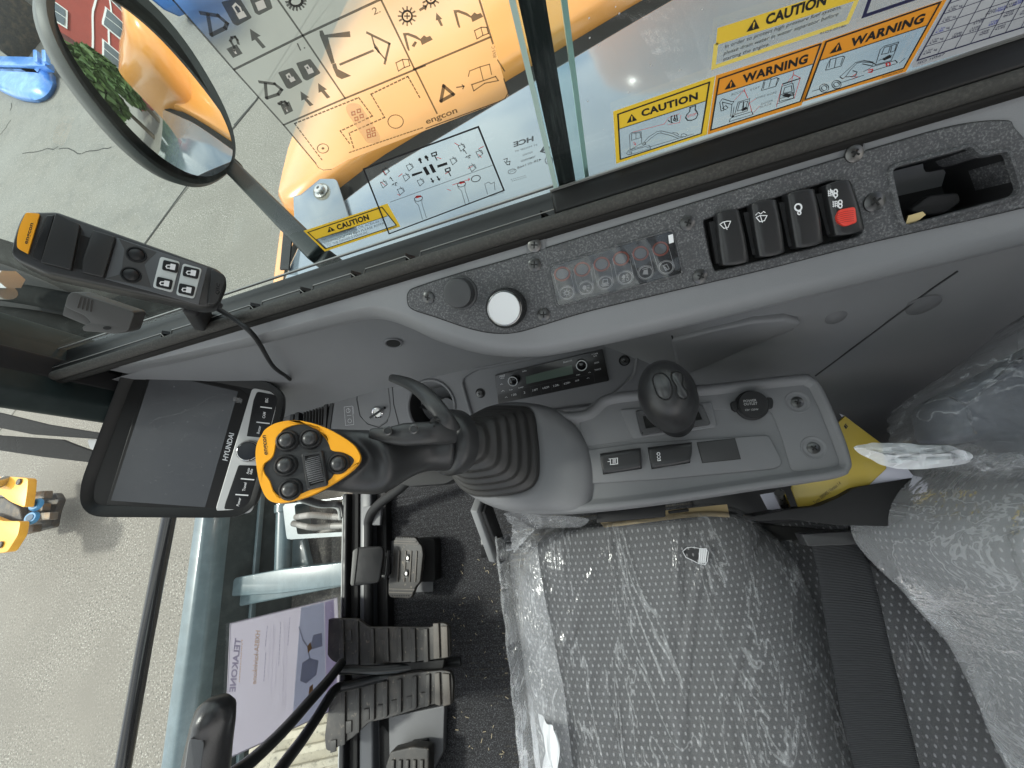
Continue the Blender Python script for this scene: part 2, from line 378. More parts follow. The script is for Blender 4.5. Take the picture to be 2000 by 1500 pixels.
# ================================================================== blue bucket and attachments on the ground, far ahead on the right
blue = M('blue_bucket_paint', (.035, .17, .52), .4, bump=[(12, .1, .01)], var=[(6, (.05, .22, .6), .45, .7), (20, (.02, .09, .3), .62, .75)])
def bucket(name, label, cat, o, yaw, sc, mt, grp=None):
    t = thing(name, label, cat, grp)
    cy, sy = math.cos(yaw), math.sin(yaw)
    def T(x, y, z): return Vector((o[0] + (x * cy - y * sy) * sc, o[1] + (x * sy + y * cy) * sc, -1 + z * sc))
    prof = [(-.5, .62), (-.52, .45), (-.46, .25), (-.32, .08), (-.1, 0), (.15, .02), (.42, .10)]
    W = .55
    mb = MB()
    V = [T(x, -W, z) for x, z in prof] + [T(x, W, z) for x, z in prof]; n = len(prof)
    mb.add(V, [(i, i + 1, n + i + 1, n + i) for i in range(n - 1)])
    sh = mb.build('shell', mt, t); sh.modifiers.new('s', 'SOLIDIFY').thickness = .03 * sc
    for sg in (-1, 1):
        m2 = MB(); m2.add([T(x, sg * W, z) for x, z in prof] + [T(x, sg * (W - .03), z) for x, z in prof], [tuple(range(n)), tuple(range(n, 2 * n))] + [(i, (i + 1) % n, n + (i + 1) % n, n + i) for i in range(n)]); m2.build('side_plate', mt, t)
    m3 = MB(); m3.add([T(-.5, -W, .62), T(-.5, W, .62), T(-.35, W, .66), T(-.35, -W, .66), T(-.5, -W, .56), T(-.5, W, .56), T(-.35, W, .60), T(-.35, -W, .60)], [(0, 1, 2, 3), (7, 6, 5, 4), (0, 4, 5, 1), (1, 5, 6, 2), (2, 6, 7, 3), (3, 7, 4, 0)]); m3.build('top_rail', mt, t, bevel=.008)
    for sg in (-.25, .25):
        m4 = MB(); m4.add([T(-.42, sg - .03, .62), T(-.2, sg - .03, .62), T(-.25, sg - .03, .86), T(-.42, sg - .03, .84)] + [T(-.42, sg + .03, .62), T(-.2, sg + .03, .62), T(-.25, sg + .03, .86), T(-.42, sg + .03, .84)], [(0, 1, 2, 3), (7, 6, 5, 4), (0, 4, 5, 1), (1, 5, 6, 2), (2, 6, 7, 3), (3, 7, 4, 0)]); m4.build('hook_ear', mt, t, bevel=.01)
    return t
bp = GR(38, 165)
blue2 = M('light_blue_paint', (.06, .22, .60), .35, coat=.3, bump=[(8, .1, .01)], var=[(6, (.14, .36, .74), .45, .7), (20, (.05, .14, .34), .66, .78)])
db = thing('digging_bucket', 'blue round bottomed digging bucket lying on the pale concrete left of the mirror', 'bucket')
sh_ = [(-60, 118), (83, 124), (85, 150), (76, 168), (62, 179), (42, 184), (15, 181), (-15, 168), (-40, 150), (-60, 140)]
MB().rings([(inset(rnd(sh_, 8), 3), -.16), (rnd(sh_, 8), -.10), (inset(rnd(sh_, 8), 3), -.05), (inset(rnd(sh_, 8), 10), -.01), (inset(rnd(sh_, 8), 18), 0)], ZP(-.84), 60, True, True).build('shell', blue2, db, smooth=60)
MB().slab(rnd([(-60, 108), (64, 111), (88, 114), (88, 128), (-60, 126)], 2), ZP(-.80), -.10, 0).build('top_rail', blue2, db, bevel=.02)
for x_ in (64, 81): MB().slab(rnd([(x_, 97), (x_ + 7, 97), (x_ + 9, 120), (x_ + 1, 120)], 1.5), ZP(-.76), -.05, 0).build('hook_ear', blue2, db, bevel=.015)
bp2 = GR(450, 22)
bucket('grading_bucket', 'blue bucket seen through the top of the printed window film', 'bucket', (bp2.x - .3, bp2.y + .5), R(80), .85, blue)
rust = M('weathered_steel', (.07, .068, .065), .6, .4, bump=[(30, .4, .01)], var=[(14, (.13, .11, .085), .45, .7)])
at = thing('attachment_frame', 'dark weathered steel grab and plate standing behind the blue bucket', 'attachment')
q = GR(70, 95)
mb = MB(); mb.box((q.x, q.y + .1, -.72), (.9, .08, .6), (Vector((.55, .83, 0)), Vector((-.83, .55, 0)), Vector((0, 0, 1)))); mb.build('plate', rust, at, bevel=.01)
mb = MB(); mb.tube([GR(10, 88) + Vector((0, 0, .45)), GR(82, 45) + Vector((0, 0, .5))], .05, 10); mb.build('bar', steel, at)
for i in range(7):
    p = GR(55 + random.uniform(-28, 20), 28 + random.uniform(-22, 25)); mb = MB(); r0 = random.uniform(.25, .45)
    mb.box((p.x, p.y, -1 + r0), (r0, r0 * 1.4, r0 * 1.6), basis((random.uniform(-1, 1), random.uniform(-1, 1), random.uniform(-.6, 1)))); mb.build('bracket', rust, at, bevel=.03)
# long dark machine at the very top left corner, tracks in shade
cw = thing('crawler_undercarriage', 'dark rubber crawler track parked beyond the blue bucket in the corner', 'track')
q = GR(12, 20); mb = MB(); mb.tube([(q.x - 2, q.y - 1.2, -.6), (q.x + 1.0, q.y + 2.0, -.6)], .38, 16); mb.build('belt', rubberd, cw)
for i in range(12):
    f = i / 11; p = Vector((q.x - 2 + 3 * f, q.y - 1.2 + 3.2 * f, -.2)); mb = MB(); mb.box(p, (.12, .7, .1), (Vector((.68, .73, 0)), Vector((-.73, .68, 0)), Vector((0, 0, 1)))); mb.build('lug', rubberd, cw, bevel=.01)
# ================================================================== yellow tiltrotator at the left edge
tr = thing('tiltrotator', 'yellow tilting bucket coupler with two blue rings and brown steel claws on the asphalt', 'coupler')
tz = ZP(-.62)
ty = M('coupler_yellow', (.82, .42, .04), .38, bump=[(30, .15, .003)], var=[(9, (.7, .33, .03), .5, .72)])
def tslab(px, z0, z1, nm, mt, bv=.012): MB().slab(px, ZP(z1), max(z0 - z1, -.045), 0).build(nm, mt, tr, bevel=bv)
tslab(rnd([(-40, 932), (22, 931), (55, 934), (53, 960), (48, 992), (20, 980), (0, 965), (-40, 970)], 6), -.85, -.60, 'upper_plate', ty)
tslab(rnd([(-40, 1000), (5, 1018), (40, 1018), (35, 1045), (14, 1078), (-40, 1085)], 6), -.85, -.60, 'lower_plate', ty)
tslab([(-60, 965), (10, 972), (38, 992), (42, 1016), (5, 1022), (-60, 1030)], -.85, -.68, 'hub', rust)
for a_, b_ in (((54, 962), (88, 958)), ((54, 985), (84, 983)), ((40, 1030), (66, 1024)), ((44, 1004), (98, 1000))):
    tslab(rnd([(a_[0], a_[1]), (b_[0], b_[1]), (b_[0] - 2, b_[1] + 15), (a_[0] - 4, a_[1] + 15)], 2), -.92, -.76, 'claw', M('claw_steel', (.17, .15, .125), .55, .5, bump=[(40, .4, .006)], var=[(18, (.24, .16, .09), .45, .68)]), .01)
tslab(rnd([(48, 975), (108, 962), (115, 975), (106, 1000), (100, 1030), (40, 1045)], 4), -.98, -.84, 'claw', rust, .01)
for cx, cy in ((66, 985), (58, 1011)):
    p = ZP(-.66)(cx, cy); mb = MB(); mb.lathe(p, (.35, .1, .93), [(.02, .0), (.034, .0), (.042, -.01), (.044, -.02), (.03, -.03)], 26); mb.build('blue_ring', M('ring_blue', (.06, .25, .48), .4), tr, smooth=50)
    mb = MB(); mb.lathe(p, (.35, .1, .93), [(.022, .001), (.022, .003)], 20); mb.build('ring_centre', M('ring_dark', (.02, .08, .16), .5), tr)
mb = MB(); mb.tube([ZP(-.5)(-60, 940), ZP(-.55)(-5, 945), ZP(-.6)(12, 938)], .035, 12); mb.build('cylinder_rod', steel, tr)
for cx, cy in ((38, 941), (2, 1064)):
    mb = MB(); mb.lathe(ZP(-.596)(cx, cy), (0, 0, 1), [(.022, 0), (.022, .008), (.01, .012)], 16); mb.build('bolt', rust, tr)
# ================================================================== dozer blade in front of the cab
MB().loft([ring3(world_outline(rnd([(.35, 1.22), (.15, 1.45), (.2, 1.95), (2.2, 1.95), (2.2, 1.22)], .2), 80), z, i_) for z, i_ in ((.3, 0), (.70, .0), (.80, .03), (.86, .08), (.89, .15))], False, True).build('rear_hood', opaint, body, smooth=60)
bl = thing('dozer_blade', 'blue grey steel dozer blade with its box section arms in front of the windscreen', 'blade')
def zb(u, v, z): return ZP(z)(u, v)
xt = -2.15; mb = MB(); prof = [(-2.17, -.47), (-2.10, -.47), (-2.06, -.52), (-2.06, -.60), (-2.17, -.60)]
mb.loft([[Vector((x, y, z)) for x, z in prof] for y in (.62, -1.6)]); mb.build('top_rail', tpaint, bl, bevel=.012)
prof = [(-2.06, -.58), (-1.98, -.75), (-1.92, -.95), (-2.0, -.98), (-2.1, -.75), (-2.15, -.6)]
mb = MB(); mb.loft([[Vector((x, y, z)) for x, z in prof] for y in (.60, -1.58)]); mb.build('curved_plate', tdark, bl)
mb = MB(); mb.box((-1.99, -.5, -.70), (.018, 2.1, .03)); mb.build('rib', tpaint, bl, bevel=.004)
for p_, q_, wd, ht in (((405, 1176), (690, 1118), .10, .12), ):
    mb = MB(); mb.beam(zb(*p_, -.72), zb(*q_, -.70), wd, ht, (0, 0, 1)); mb.build('arm', tpaint, bl, bevel=.01)
mb = MB(); mb.slab(rnd([(395, 1160), (450, 1140), (460, 1128), (545, 1112), (672, 1098), (672, 1143), (540, 1160), (395, 1168)], 3), ZP(-.62), -.12, 0); mb.build('arm', tpaint, bl, bevel=.012)
mb = MB(); mb.slab([(520, 1010), (536, 985), (536, 1112), (520, 1118)], ZP(-.8), -.1, 0); mb.build('gusset', tdark, bl)
mb = MB(); mb.tube([zb(557, 960, -.70), zb(553, 1112, -.70)], .042, 20); mb.build('cross_tube', tpaint, bl, smooth=50)
mb = MB(); mb.tube([zb(556, 985, -.695), zb(555.5, 1000, -.695)], .050, 20); mb.build('collar', tpaint, bl, smooth=50)
mb = MB(); o1 = rnd([(552, 985), (720, 965), (720, 1046), (655, 1048), (560, 1054)], 5); o2 = rnd([(575, 985), (720, 968), (720, 1036), (655, 1040), (580, 1044)], 4)
mb.rings([(o1, -.1), (o1, 0), (o2, 0), (o2, -.1)], ZP(-.60), 60, False, False); mb.build('box_frame', tpaint, bl)
mb = MB(); mb.slab([(410, 1015), (520, 1015), (520, 1120), (455, 1130), (400, 1158)], ZP(-.86), -.08, 0); mb.slab([(395, 1180), (560, 1160), (540, 1230), (500, 1320), (380, 1500), (330, 1500)], ZP(-.86), -.08, 0); mb.build('floor_plate', tdark, bl, bevel=.01)
MB().slab([(520, 1000), (720, 990), (720, 1420), (585, 1420), (540, 1250)], ZP(-.90), -.05, 0).build('shaded_ground_slab', M('dirty_shaded_ground', (.05, .048, .044), .8, bump=[(60, .5, .006)], var=[(90, (.11, .105, .09), .5, .62), (12, (.03, .03, .03), .5, .7)]), bl, bevel=.01)  # dark slab added over the ground, its colour painting the shade there
mb = MB(); mb.beam(zb(443, 1015, -.84), zb(404, 1360, -.84), .014, .02); mb.beam(zb(530, 1165, -.80), zb(500, 1240, -.80), .02, .02); mb.build('weld_bead', tpaint, bl, bevel=.004)
mb = MB(); mb.slab([(560, 1054), (592, 1052), (604, 1105), (560, 1110)], ZP(-.84), -.04, 0); mb.build('gusset', tpaint, bl, bevel=.01)
def corr(pts, r, n, name, mt, par=None, amp=.13, seg=10):
    P_ = cr(pts, n); mb = MB(); mb.tube(P_, [r * (1 + amp * (1 if i % 2 else -1)) for i in range(n)], seg); return mb.build(name, mt, par, smooth=75)
hosem = M('corrugated_hose', (.30, .29, .27), .45, var=[(40, (.25, .24, .22), .5, .7)])
ho = corr([zb(578, 1010, -.60), zb(610, 1006, -.56), zb(650, 1009, -.56), zb(720, 1012, -.58)], .0135, 90, 'corrugated_hose', hosem, amp=.16)
tag(ho, 'upper pale ribbed hose bridging the blade frame below the windscreen', 'hose', 'ribbed hoses in front of the cab')
ho = corr([zb(572, 1022, -.60), zb(610, 1030, -.58), zb(650, 1027, -.58), zb(720, 1026, -.58)], .0135, 90, 'corrugated_hose', hosem, amp=.16)
tag(ho, 'lower pale ribbed hose bridging the blade frame below the windscreen', 'hose', 'ribbed hoses in front of the cab')
ho = corr([zb(616, 1047, -.72), zb(640, 1036, -.68), zb(700, 1026, -.68)], .012, 40, 'corrugated_hose', hosem, amp=.16)
tag(ho, 'short thin ribbed hose end under the two longer hoses', 'hose', 'ribbed hoses in front of the cab')
# crawler track corner
tk = thing('rubber_track', 'dusty rubber crawler track below the windscreen at the bottom edge', 'track')
dust = M('dusty_rubber', (.30, .28, .22), .85, bump=[(40, .3, .006)], var=[(12, (.42, .39, .30), .4, .7), (50, (.15, .14, .11), .55, .7)])
mb = MB(); mb.slab(rnd([(480, 1455), (560, 1420), (600, 1360), (720, 1330), (720, 1700), (480, 1700)], 20), ZP(-.52), -.35, 0); mb.build('belt', dust, tk, bevel=.04)
for i in range(6):
    mb = MB(); mb.slab(rnd([(505 + i * 8, 1430 + i * 34 - 60), (690, 1395 + i * 34 - 60), (690, 1409 + i * 34 - 60), (505 + i * 8, 1446 + i * 34 - 60)], 3), ZP(-.50), -.03, 0); mb.build('lug', dust, tk, bevel=.008)
tag(MB().slab(rnd([(-80, 475), (60, 490), (150, 515), (330, 585), (440, 640), (440, 700), (150, 700), (-80, 640)], 12), ZP(.36), -.02, 0).build('rubber_flap', rubberd if True else None, bevel=.004), 'black rubber flap under the hoses outside the front corner of the cab', 'rubber flap')
# grab rail in front of the windscreen
gr_ = MB(); gr_.tube([zb(385, 780, .45), zb(345, 960, .34), zb(330, 1010, .30), zb(284, 1250, .27), zb(240, 1500, .24), zb(195, 1760, .22), zb(130, 2150, .19)], .0165, 24)
tag(gr_.build('grab_rail', blkg, smooth=60), 'glossy black round tube running upright left of the windscreen poster', 'rail')
# hoses and fitting outside by the front corner
ru = M('hose_rubber', (.012, .012, .011), .85, spec=.08, bump=[(25, .3, .004)], var=[(12, (.03, .03, .028), .5, .75)])
for i, (pp, r_, lb) in enumerate([([(-60, 470, .52), (60, 510, .50), (180, 560, .47), (330, 600, .44), (430, 640, .40)], .040, 'thick upper black rubber hose lying outside below the remote box'),
                          ([(-60, 560, .50), (60, 577, .48), (170, 598, .46), (300, 618, .42), (400, 650, .38)], .032, 'middle black rubber hose with the bright steel fitting at its end'),
                          ([(-60, 610, .46), (50, 622, .45), (150, 640, .42), (280, 660, .38)], .032, 'lowest black rubber hose just above the cab corner seal')]):
    ho = MB().tube(cr([zb(*p) for p in pp], 30), r_, 16).build('hydraulic_hose', ru, smooth=60); tag(ho, lb, 'hose', 'black hydraulic hoses outside the front corner')
ft = MB(); ft.tube([zb(-30, 545, .60), zb(22, 546, .60)], [.026, .026], 6); ft.tube([zb(-30, 570, .58), zb(14, 571, .58)], .020, 14)
tag(ft.build('hose_fitting', M('fitting_steel', (.6, .6, .6), .42, 1), smooth=30), 'bright chromed hose fitting at the left edge beside the black hoses', 'fitting')
# ================================================================== what the mirror sees: red hall, trees, parked row
brick = M('red_cladding', (.30, .055, .04), .7, bump=[(60, .1, .01)], var=[(2, (.26, .05, .038), .4, .7)])
wt = M('white_trim', (.7, .7, .68), .6); gls = M('window_glass', (.05, .07, .09), .06, 0, spec=1)
hall = thing('red_building', 'long red clad building with white window frames and trim lines, seen in the mirror', 'building')
BX, BY0, BY1, BH = 11.0, 3.5, 30.0, 6.5
MB().box((BX + 4, (BY0 + BY1) / 2, -1 + BH / 2), (8, BY1 - BY0, BH)).build('wall', brick, hall, smooth=0)
MB().box((BX + 4, (BY0 + BY1) / 2, -1 + BH + .1), (8.6, BY1 - BY0 + .6, .25)).build('roof', M('roof_grey', .2, .7), hall)
for z in (1.3, 2.1, 4.0): MB().box((BX - .03, (BY0 + BY1) / 2, z), (.07, BY1 - BY0, .10)).build('trim_board', wt, hall)
for k in range(7):
    y = BY0 + 1.8 + k * 4
    for z in (1.0, 3.9):
        f = MB().box((BX - .05, y, z), (.1, 2.2, 1.3)).build('window', wt, hall); MB().box((BX - .12, y - .5, z), (.05, .9, 1.1)).box((BX - .12, y + .5, z), (.05, .9, 1.1)).build('pane', gls, f)
leaf = M('leaf_green', (.05, .10, .025), .6, var=[(3, (.09, .14, .04), .4, .7)]); bark = M('bark', (.09, .07, .05), .9)
def tree(o, h, r, label):
    t = thing('tree', label, 'tree', 'trees beside the red building')
    MB().tube([Vector((o[0], o[1], -1)), Vector((o[0] + .1, o[1], -1 + h * .4)), Vector((o[0], o[1] + .15, -1 + h * .8))], [.22, .15, .05], 8).build('trunk', bark, t)
    mb = MB(); rnd_ = random.Random(int(o[0] * 31 + o[1] * 7))
    for i in range(1500):
        while True:
            v = Vector((rnd_.uniform(-1, 1), rnd_.uniform(-1, 1), rnd_.uniform(-1, 1)))
            if .45 < v.length < 1 and rnd_.random() < .9: break
        k = 1 + .25 * math.sin(v.x * 7) * math.cos(v.y * 6); p = Vector((o[0] + v.x * r * k, o[1] + v.y * r * k, -1 + h * .62 + v.z * h * .38))
        x, y, z = basis((rnd_.uniform(-1, 1), rnd_.uniform(-1, 1), rnd_.uniform(-.2, 1))); s_ = .16
        mb.add([p - x * s_ - y * s_, p + x * s_ - y * s_, p + x * s_ + y * s_, p - x * s_ + y * s_], [(0, 1, 2, 3)])
    mb.build('crown', leaf, t, smooth=0, fix=False)
for o, h, r, lb in [((10.5, 1.0), 6, 1.8, 'tall green tree at the near end of the red building'), ((14, -2.5), 8, 2.8, 'broad green tree furthest left in the mirror'), ((9, 2.6), 3.5, 1.0, 'small dark green tree close to the red wall')]:
    tree(o, h, r, lb)
# ================================================================== cab shell
cab = thing('excavator_cab', 'black framed excavator cab with grey trimmed side wall, large windows and floor pan', 'cab')
gclear = glassmat('clear_glass', (.86, .93, .93), ior=1.25); gwind = glassmat('windscreen_glass', (.86, .93, .93), haze=.008, ior=1.28)
gedge = M('glass_edge', (.42, .55, .50), .2)
Xf = -.70
# floor pan and lower shell
fl = MB().box((0.02, -.33, -.02), (1.54, 1.2, .04)).build('floor_pan', M('floor_paint', (.05, .052, .056), .45, bump=[(200, .1, .001)]), cab, bevel=.004)
MB().box((.05, .287, .355), (1.46, .030, .84)).build('outer_wall', tdark, cab, bevel=.004)
MB().box((.05, .287, -.06), (1.46, .028, .05)).build('sill_beam', tdark, cab)
MB().box((.80, -.33, .35), (.04, 1.2, .95)).build('rear_wall', trimd, cab, bevel=.01)
# roof with a glazed hatch
rf = MB(); zr = 1.56
for x0, x1, y0, y1 in ((-.72, -.42, -.92, .34), (.25, .84, -.92, .34), (-.42, .25, .10, .34), (-.42, .25, -.92, -.66)):
    rf.box(((x0 + x1) / 2, (y0 + y1) / 2, zr), (x1 - x0, y1 - y0, .05))
rf.build('roof_frame', M('headliner_grey', (.13, .13, .13), .9), cab)
rg = M('roof_glass', (.0, .0, .0), .1)
MB().box((-.085, -.28, zr), (.69, .78, .006)).build('roof_pane', glassmat('tinted_roof_glass', (.80, .85, .86)), cab)
MB().box((.04, -.905, .36), (1.46, .03, .78)).build('left_wall', M('door_grey', (.08, .08, .085), .6), cab, bevel=.004)
# pillars
pil = [(-.728, .316), (-.738, .285), (-.70, .205), (-.668, .192), (-.648, .21), (-.662, .285), (-.69, .318)]
MB().loft([[Vector((x, y, .10)) for x, y in pil], [Vector((x, y, 1.54)) for x, y in pil]]).build('front_pillar', tdark, cab, bevel=.006)
MB().loft([[Vector((x, y, .10)) for x, y in [(-.718, .268), (-.70, .235), (-.655, .235), (-.655, .262)]], [Vector((x, y, 1.54)) for x, y in [(-.708, .268), (-.69, .235), (-.648, .232), (-.648, .262)]]]).build('pillar_cover', blkm, cab, bevel=.004)
MB().box((.78, .29, .8), (.08, .07, 1.5)).build('rear_pillar', tdark, cab, bevel=.01)
MB().box((-.70, -.88, .76), (.06, .06, 1.58)).build('front_pillar', tdark, cab, bevel=.01)
MB().box((.78, -.88, .76), (.08, .07, 1.58)).build('rear_pillar', tdark, cab, bevel=.01)
# side window: two sliding panes, post, track
xa = GL(975 + .281 * 0, 0).x
x_fe = GL(1085, 365).x; x_re = GL(1150, 350).x; x_p0 = GL(1092, 364).x; x_p1 = GL(1125, 354).x
zb0 = .812
MB().box(((Xf + x_re) / 2 + .005, .281, (zb0 + 1.52) / 2), (x_re - Xf - .01, .004, 1.52 - zb0)).build('front_pane', gclear, cab)
MB().box(((x_fe + .76) / 2, .267, (zb0 + 1.52) / 2), (.76 - x_fe, .004, 1.52 - zb0)).build('rear_pane', glassmat('clear_glass_rear', (.86, .93, .93)), cab)
for x, y, nm in ((x_fe, .2665, 'pane_edge'), (x_re, .281, 'pane_edge')):
    MB().box((x, y, (zb0 + 1.52) / 2), (.0035, .006, 1.52 - zb0)).build(nm, gedge, cab)
MB().box(((x_p0 + x_p1) / 2, .274, (zb0 + 1.5) / 2), (x_p1 - x_p0, .010, 1.5 - zb0)).build('window_post', M('brush_seal', (.012, .012, .012), .9, bump=[(60, .8, .002)], var=[(40, (.05, .05, .048), .5, .7)], stretch=(6, 6, .6)), cab)
sp_ = MB(); rz = random.Random(21)
for k in range(70):
    u, v = rz.uniform(1130, 1900), rz.uniform(5, 330); p = Plane((0, .2648, 0), (0, -1, 0))(u, v)
    if p.z < .84: continue
    s1 = rz.uniform(.0002, .0006); sp_.add([p + Vector((a * s1, 0, b * s1)) for a, b in ((-1, -1), (1, -.6), (.7, 1), (-.8, .8))], [(0, 1, 2, 3)])
sp_.build('dust_specks', M('dust', (.6, .6, .58), .8), cab, smooth=0)
# lower track: outer rail, toothed strip
MB().box((.03, .288, .786), (1.46, .016, .018)).build('outer_track', blkm, cab, bevel=.002)
tm = M('track_black', (.009, .009, .009), .4, spec=.35, bump=[(300, .1, .0005)])
mb = MB(); mb.box((.03, .262, .806), (1.44, .034, .012)); mb.build('track_bed', tm, cab)
# toothed lip of the sliding track: repeated notches along x
xs = -.655; mb = MB(); yl, zl = .2475, .824
pts = []
xn = [GL(u, v).x for u, v in ((240, 636), (355, 604), (495, 570), (600, 543), (705, 510), (810, 478))]
x = -.70; seg_ = []
notch = sorted([P(207 + 0, 640, .276).x, P(375 - 90, 612, .276).x, P(508, 573, .276).x, P(608, 542, .276).x, P(706, 511, .276).x, P(815, 478, .276).x])
notch = [P(u, v, .276).x for u, v in ((335, 622), (508, 573), (606, 543), (706, 511), (813, 479))]
cur = -.70
xe_ = P(1075, 375, .276).x
for nx in notch + [xe_]:
    a, b = cur, nx - .012
    mb.slab([(0, 0)], GL, 0, 0) if False else None
    V = [Vector((a, yl, zl)), Vector((b, yl, zl)), Vector((b + .006, yl, zl - .008)), Vector((a - .004, yl, zl - .008)), ]
    mb.add(V + [p + Vector((0, .004, .0)) for p in V] + [Vector((a - .004, yl, zl - .02)), Vector((b + .006, yl, zl - .02))], [(0, 1, 2, 3), (7, 6, 5, 4), (0, 4, 5, 1), (1, 5, 6, 2), (3, 7, 4, 0), (3, 2, 9, 8)])
    mb.add([Vector((a, yl, zl)), Vector((b, yl, zl)), Vector((b, yl - .012, zl - .0005)), Vector((a, yl - .012, zl - .0005))], [(0, 1, 2, 3)])
    if nx is not xe_: mb.add([Vector((b, yl - .005, zl)), Vector((b + .015, yl - .005, zl - .0003)), Vector((b + .015, yl - .012, zl - .0005)), Vector((b, yl - .012, zl - .0005))], [(0, 1, 2, 3)])
    cur = nx + .004
MB().box(((-.70 + .76) / 2, .240, .812), (1.46, .010, .018)).build('track_lip', tm, cab, bevel=.002)
mb.build('toothed_strip', tm, cab, smooth=0)
edge = M('worn_edge', (.22, .22, .21), .4, .4)
we = [Vector((-.70, yl, zl + .0004))]
for nx in notch:
    b = nx - .012; we += [Vector((b, yl, zl + .0004)), Vector((b + .005, yl - .0055, zl)), Vector((b + .015, yl - .0055, zl)), Vector((b + .0165, yl, zl + .0004))]
MB().tube(we + [Vector((xe_, yl, zl + .0004))], .0005, 6).build('track_edge', edge, cab)
MB().loft([[Vector((x, y, z)) for y, z in ((.266, .829), (.2455, .8215), (.2455, .806), (.266, .806))] for x in (xe_, .76)]).build('track_cap', tm, cab, bevel=.003)
MB().box(((xe_ + .76) / 2, .2635, .8295), (.76 - xe_, .0015, .002)).build('track_edge', edge, cab)
MB().box(((-.68 + x_fe) / 2, .2775, .8195), (x_fe + .68, .0016, .0022)).build('track_edge', edge, cab)
# rubber seals along the sill
MB().tube([(-.665, .2382, .8202), (.76, .2382, .8202)], .0060, 14).build('sill_seal', rubber, cab, smooth=60)
MB().box(((-.66 + .76) / 2, .2335, .8140), (1.42, .0065, .008)).build('sill_seal_lip', rubberd, cab, bevel=.002)
MB().tube([(-.663, .2325, .816), (-.672, .24, .85), (-.672, .243, 1.0), (-.672, .243, 1.5)], .0085, 12).build('corner_seal', rubber, cab, smooth=60)
for x_, y_, wd in ((-.682, .262, .030), (-.690, .280, .020), (-.664, .250, .006)):
    MB().box((x_, y_, 1.16), (wd, .012, .70)).build('window_channel', tm, cab, bevel=.002)
# windscreen frame
wf = MB()
def wsx(z): return -.84 + (z - .05) * .2
glz = [(-.845, -.85, .03), (-.845, .14, .03), (wsx(.10) - .005, .19, .10), (wsx(.72) - .005, .22, .72), (wsx(1.5) * 1 - .005, .22, 1.5), (wsx(1.5) - .005, -.85, 1.5)]
MB().poly(glz).build('windscreen', gwind, cab)
# bottom bar of the windscreen: rubber, chrome line, black channel, grey rail
def barx(x0, x1, z0, z1, nm, mt, bv=.003): MB().box(((x0 + x1) / 2, -.36, (z0 + z1) / 2), (x1 - x0, .98, z1 - z0)).build(nm, mt, cab, bevel=bv)
Xa = P(670, 1200, 1.03).x
barx(Xa - .006, Xa + .004, .02, .075, 'windscreen_seal', M('seal_grey', (.30, .31, .30), .5))
barx(Xa + .004, Xa + .020, .0, .085, 'windscreen_frame', blk, .005)
barx(Xa + .020, Xa + .044, .0, .065, 'windscreen_channel', hole, .002)
barx(Xa + .044, Xa + .085, .0, .060, 'front_rail', M('rail_grey', (.07, .073, .08), .35), .006)
barx(Xa + .085, Xa + .118, .0, .035, 'front_gutter', blkm, .002)
# curved corner of windscreen frame
mb = MB(); q_ = [P(672, 1010, 1.03), P(668, 990, 1.03), P(655, 984, 1.02), P(630, 984, 1.0), P(600, 975, .96), P(560, 960, .9)]
mb.tube(cr(q_, 24), .010, 10); mb.build('windscreen_frame', blk, cab)
mb = MB(); mb.tube(cr([p + Vector((-.012, -.006, 0)) for p in q_], 24), .005, 8); mb.build('windscreen_seal', M('seal_grey2', (.30, .31, .30), .5), cab)
# black seal strips outside the pillar foot, left edge
st = M('dusty_black', (.012, .012, .012), .8, spec=.2, var=[(160, (.16, .16, .15), .68, .74)])
mb = MB(); mb.slab([(-500, 720), (0, 806), (90, 828), (200, 846), (200, 858), (60, 848), (0, 836), (-500, 755)], ZP(.55), -.01, 0); mb.slab([(-500, 770), (0, 850), (120, 858), (145, 868), (190, 884), (190, 905), (80, 892), (0, 880), (-500, 805)], ZP(.50), -.01, 0); mb.build('screen_seal', st, cab, bevel=.003)
MB().slab(rnd([(170, 858), (200, 858), (200, 880), (176, 878)], 6), ZP(.52), -.01, 0).build('grommet', trim, cab, bevel=.003)
# ================================================================== side trim with the switch shelf
C1 = [(215, 716), (300, 702), (400, 680), (500, 655), (600, 628), (700, 603), (745, 600), (800, 618), (860, 648), (950, 676), (1050, 680), (1150, 660), (1300, 625), (1500, 575), (1750, 512), (2000, 450), (2300, 375)]
C2 = [(215, 722), (300, 712), (400, 695), (500, 678), (600, 655), (700, 633), (750, 630), (800, 645), (860, 672), (950, 696), (1050, 700), (1150, 684), (1300, 652), (1500, 605), (1750, 545), (2000, 485), (2300, 412)]
n = 90
c1 = cr([(u, v, 0) for u, v in C1], n); c2 = cr([(u, v, 0) for u, v in C2], n)
r1 = [SH(p.x, p.y) for p in c1]; r2 = [ZP(r1[i].z - .028)(c2[i].x, c2[i].y) for i in range(n)]
r0 = [Vector((p.x, .2320, .8110)) for p in r1]
r05 = [a.lerp(b, .93) for a, b in zip(r0, r1)]
r15 = [(a + b) / 2 + Vector((0, -.004, .003)) for a, b in zip(r1, r2)]
r3 = [Vector((p.x, min(.252, p.y + .03), p.z - .022)) for p in r2]
r4 = [Vector((p.x, .254, p.z - .035)) for p in r2]
NR = 22
rows = [[a.lerp(b, k / NR * .93) for a, b in zip(r0, r1)] for k in range(NR + 1)]
shelf = MB().loft(rows + [r1, r15, r2, r3, r4], False, False, closed=False)
sh_o = shelf.build('side_trim', trim, cab, smooth=180, sub=1, fix=True)
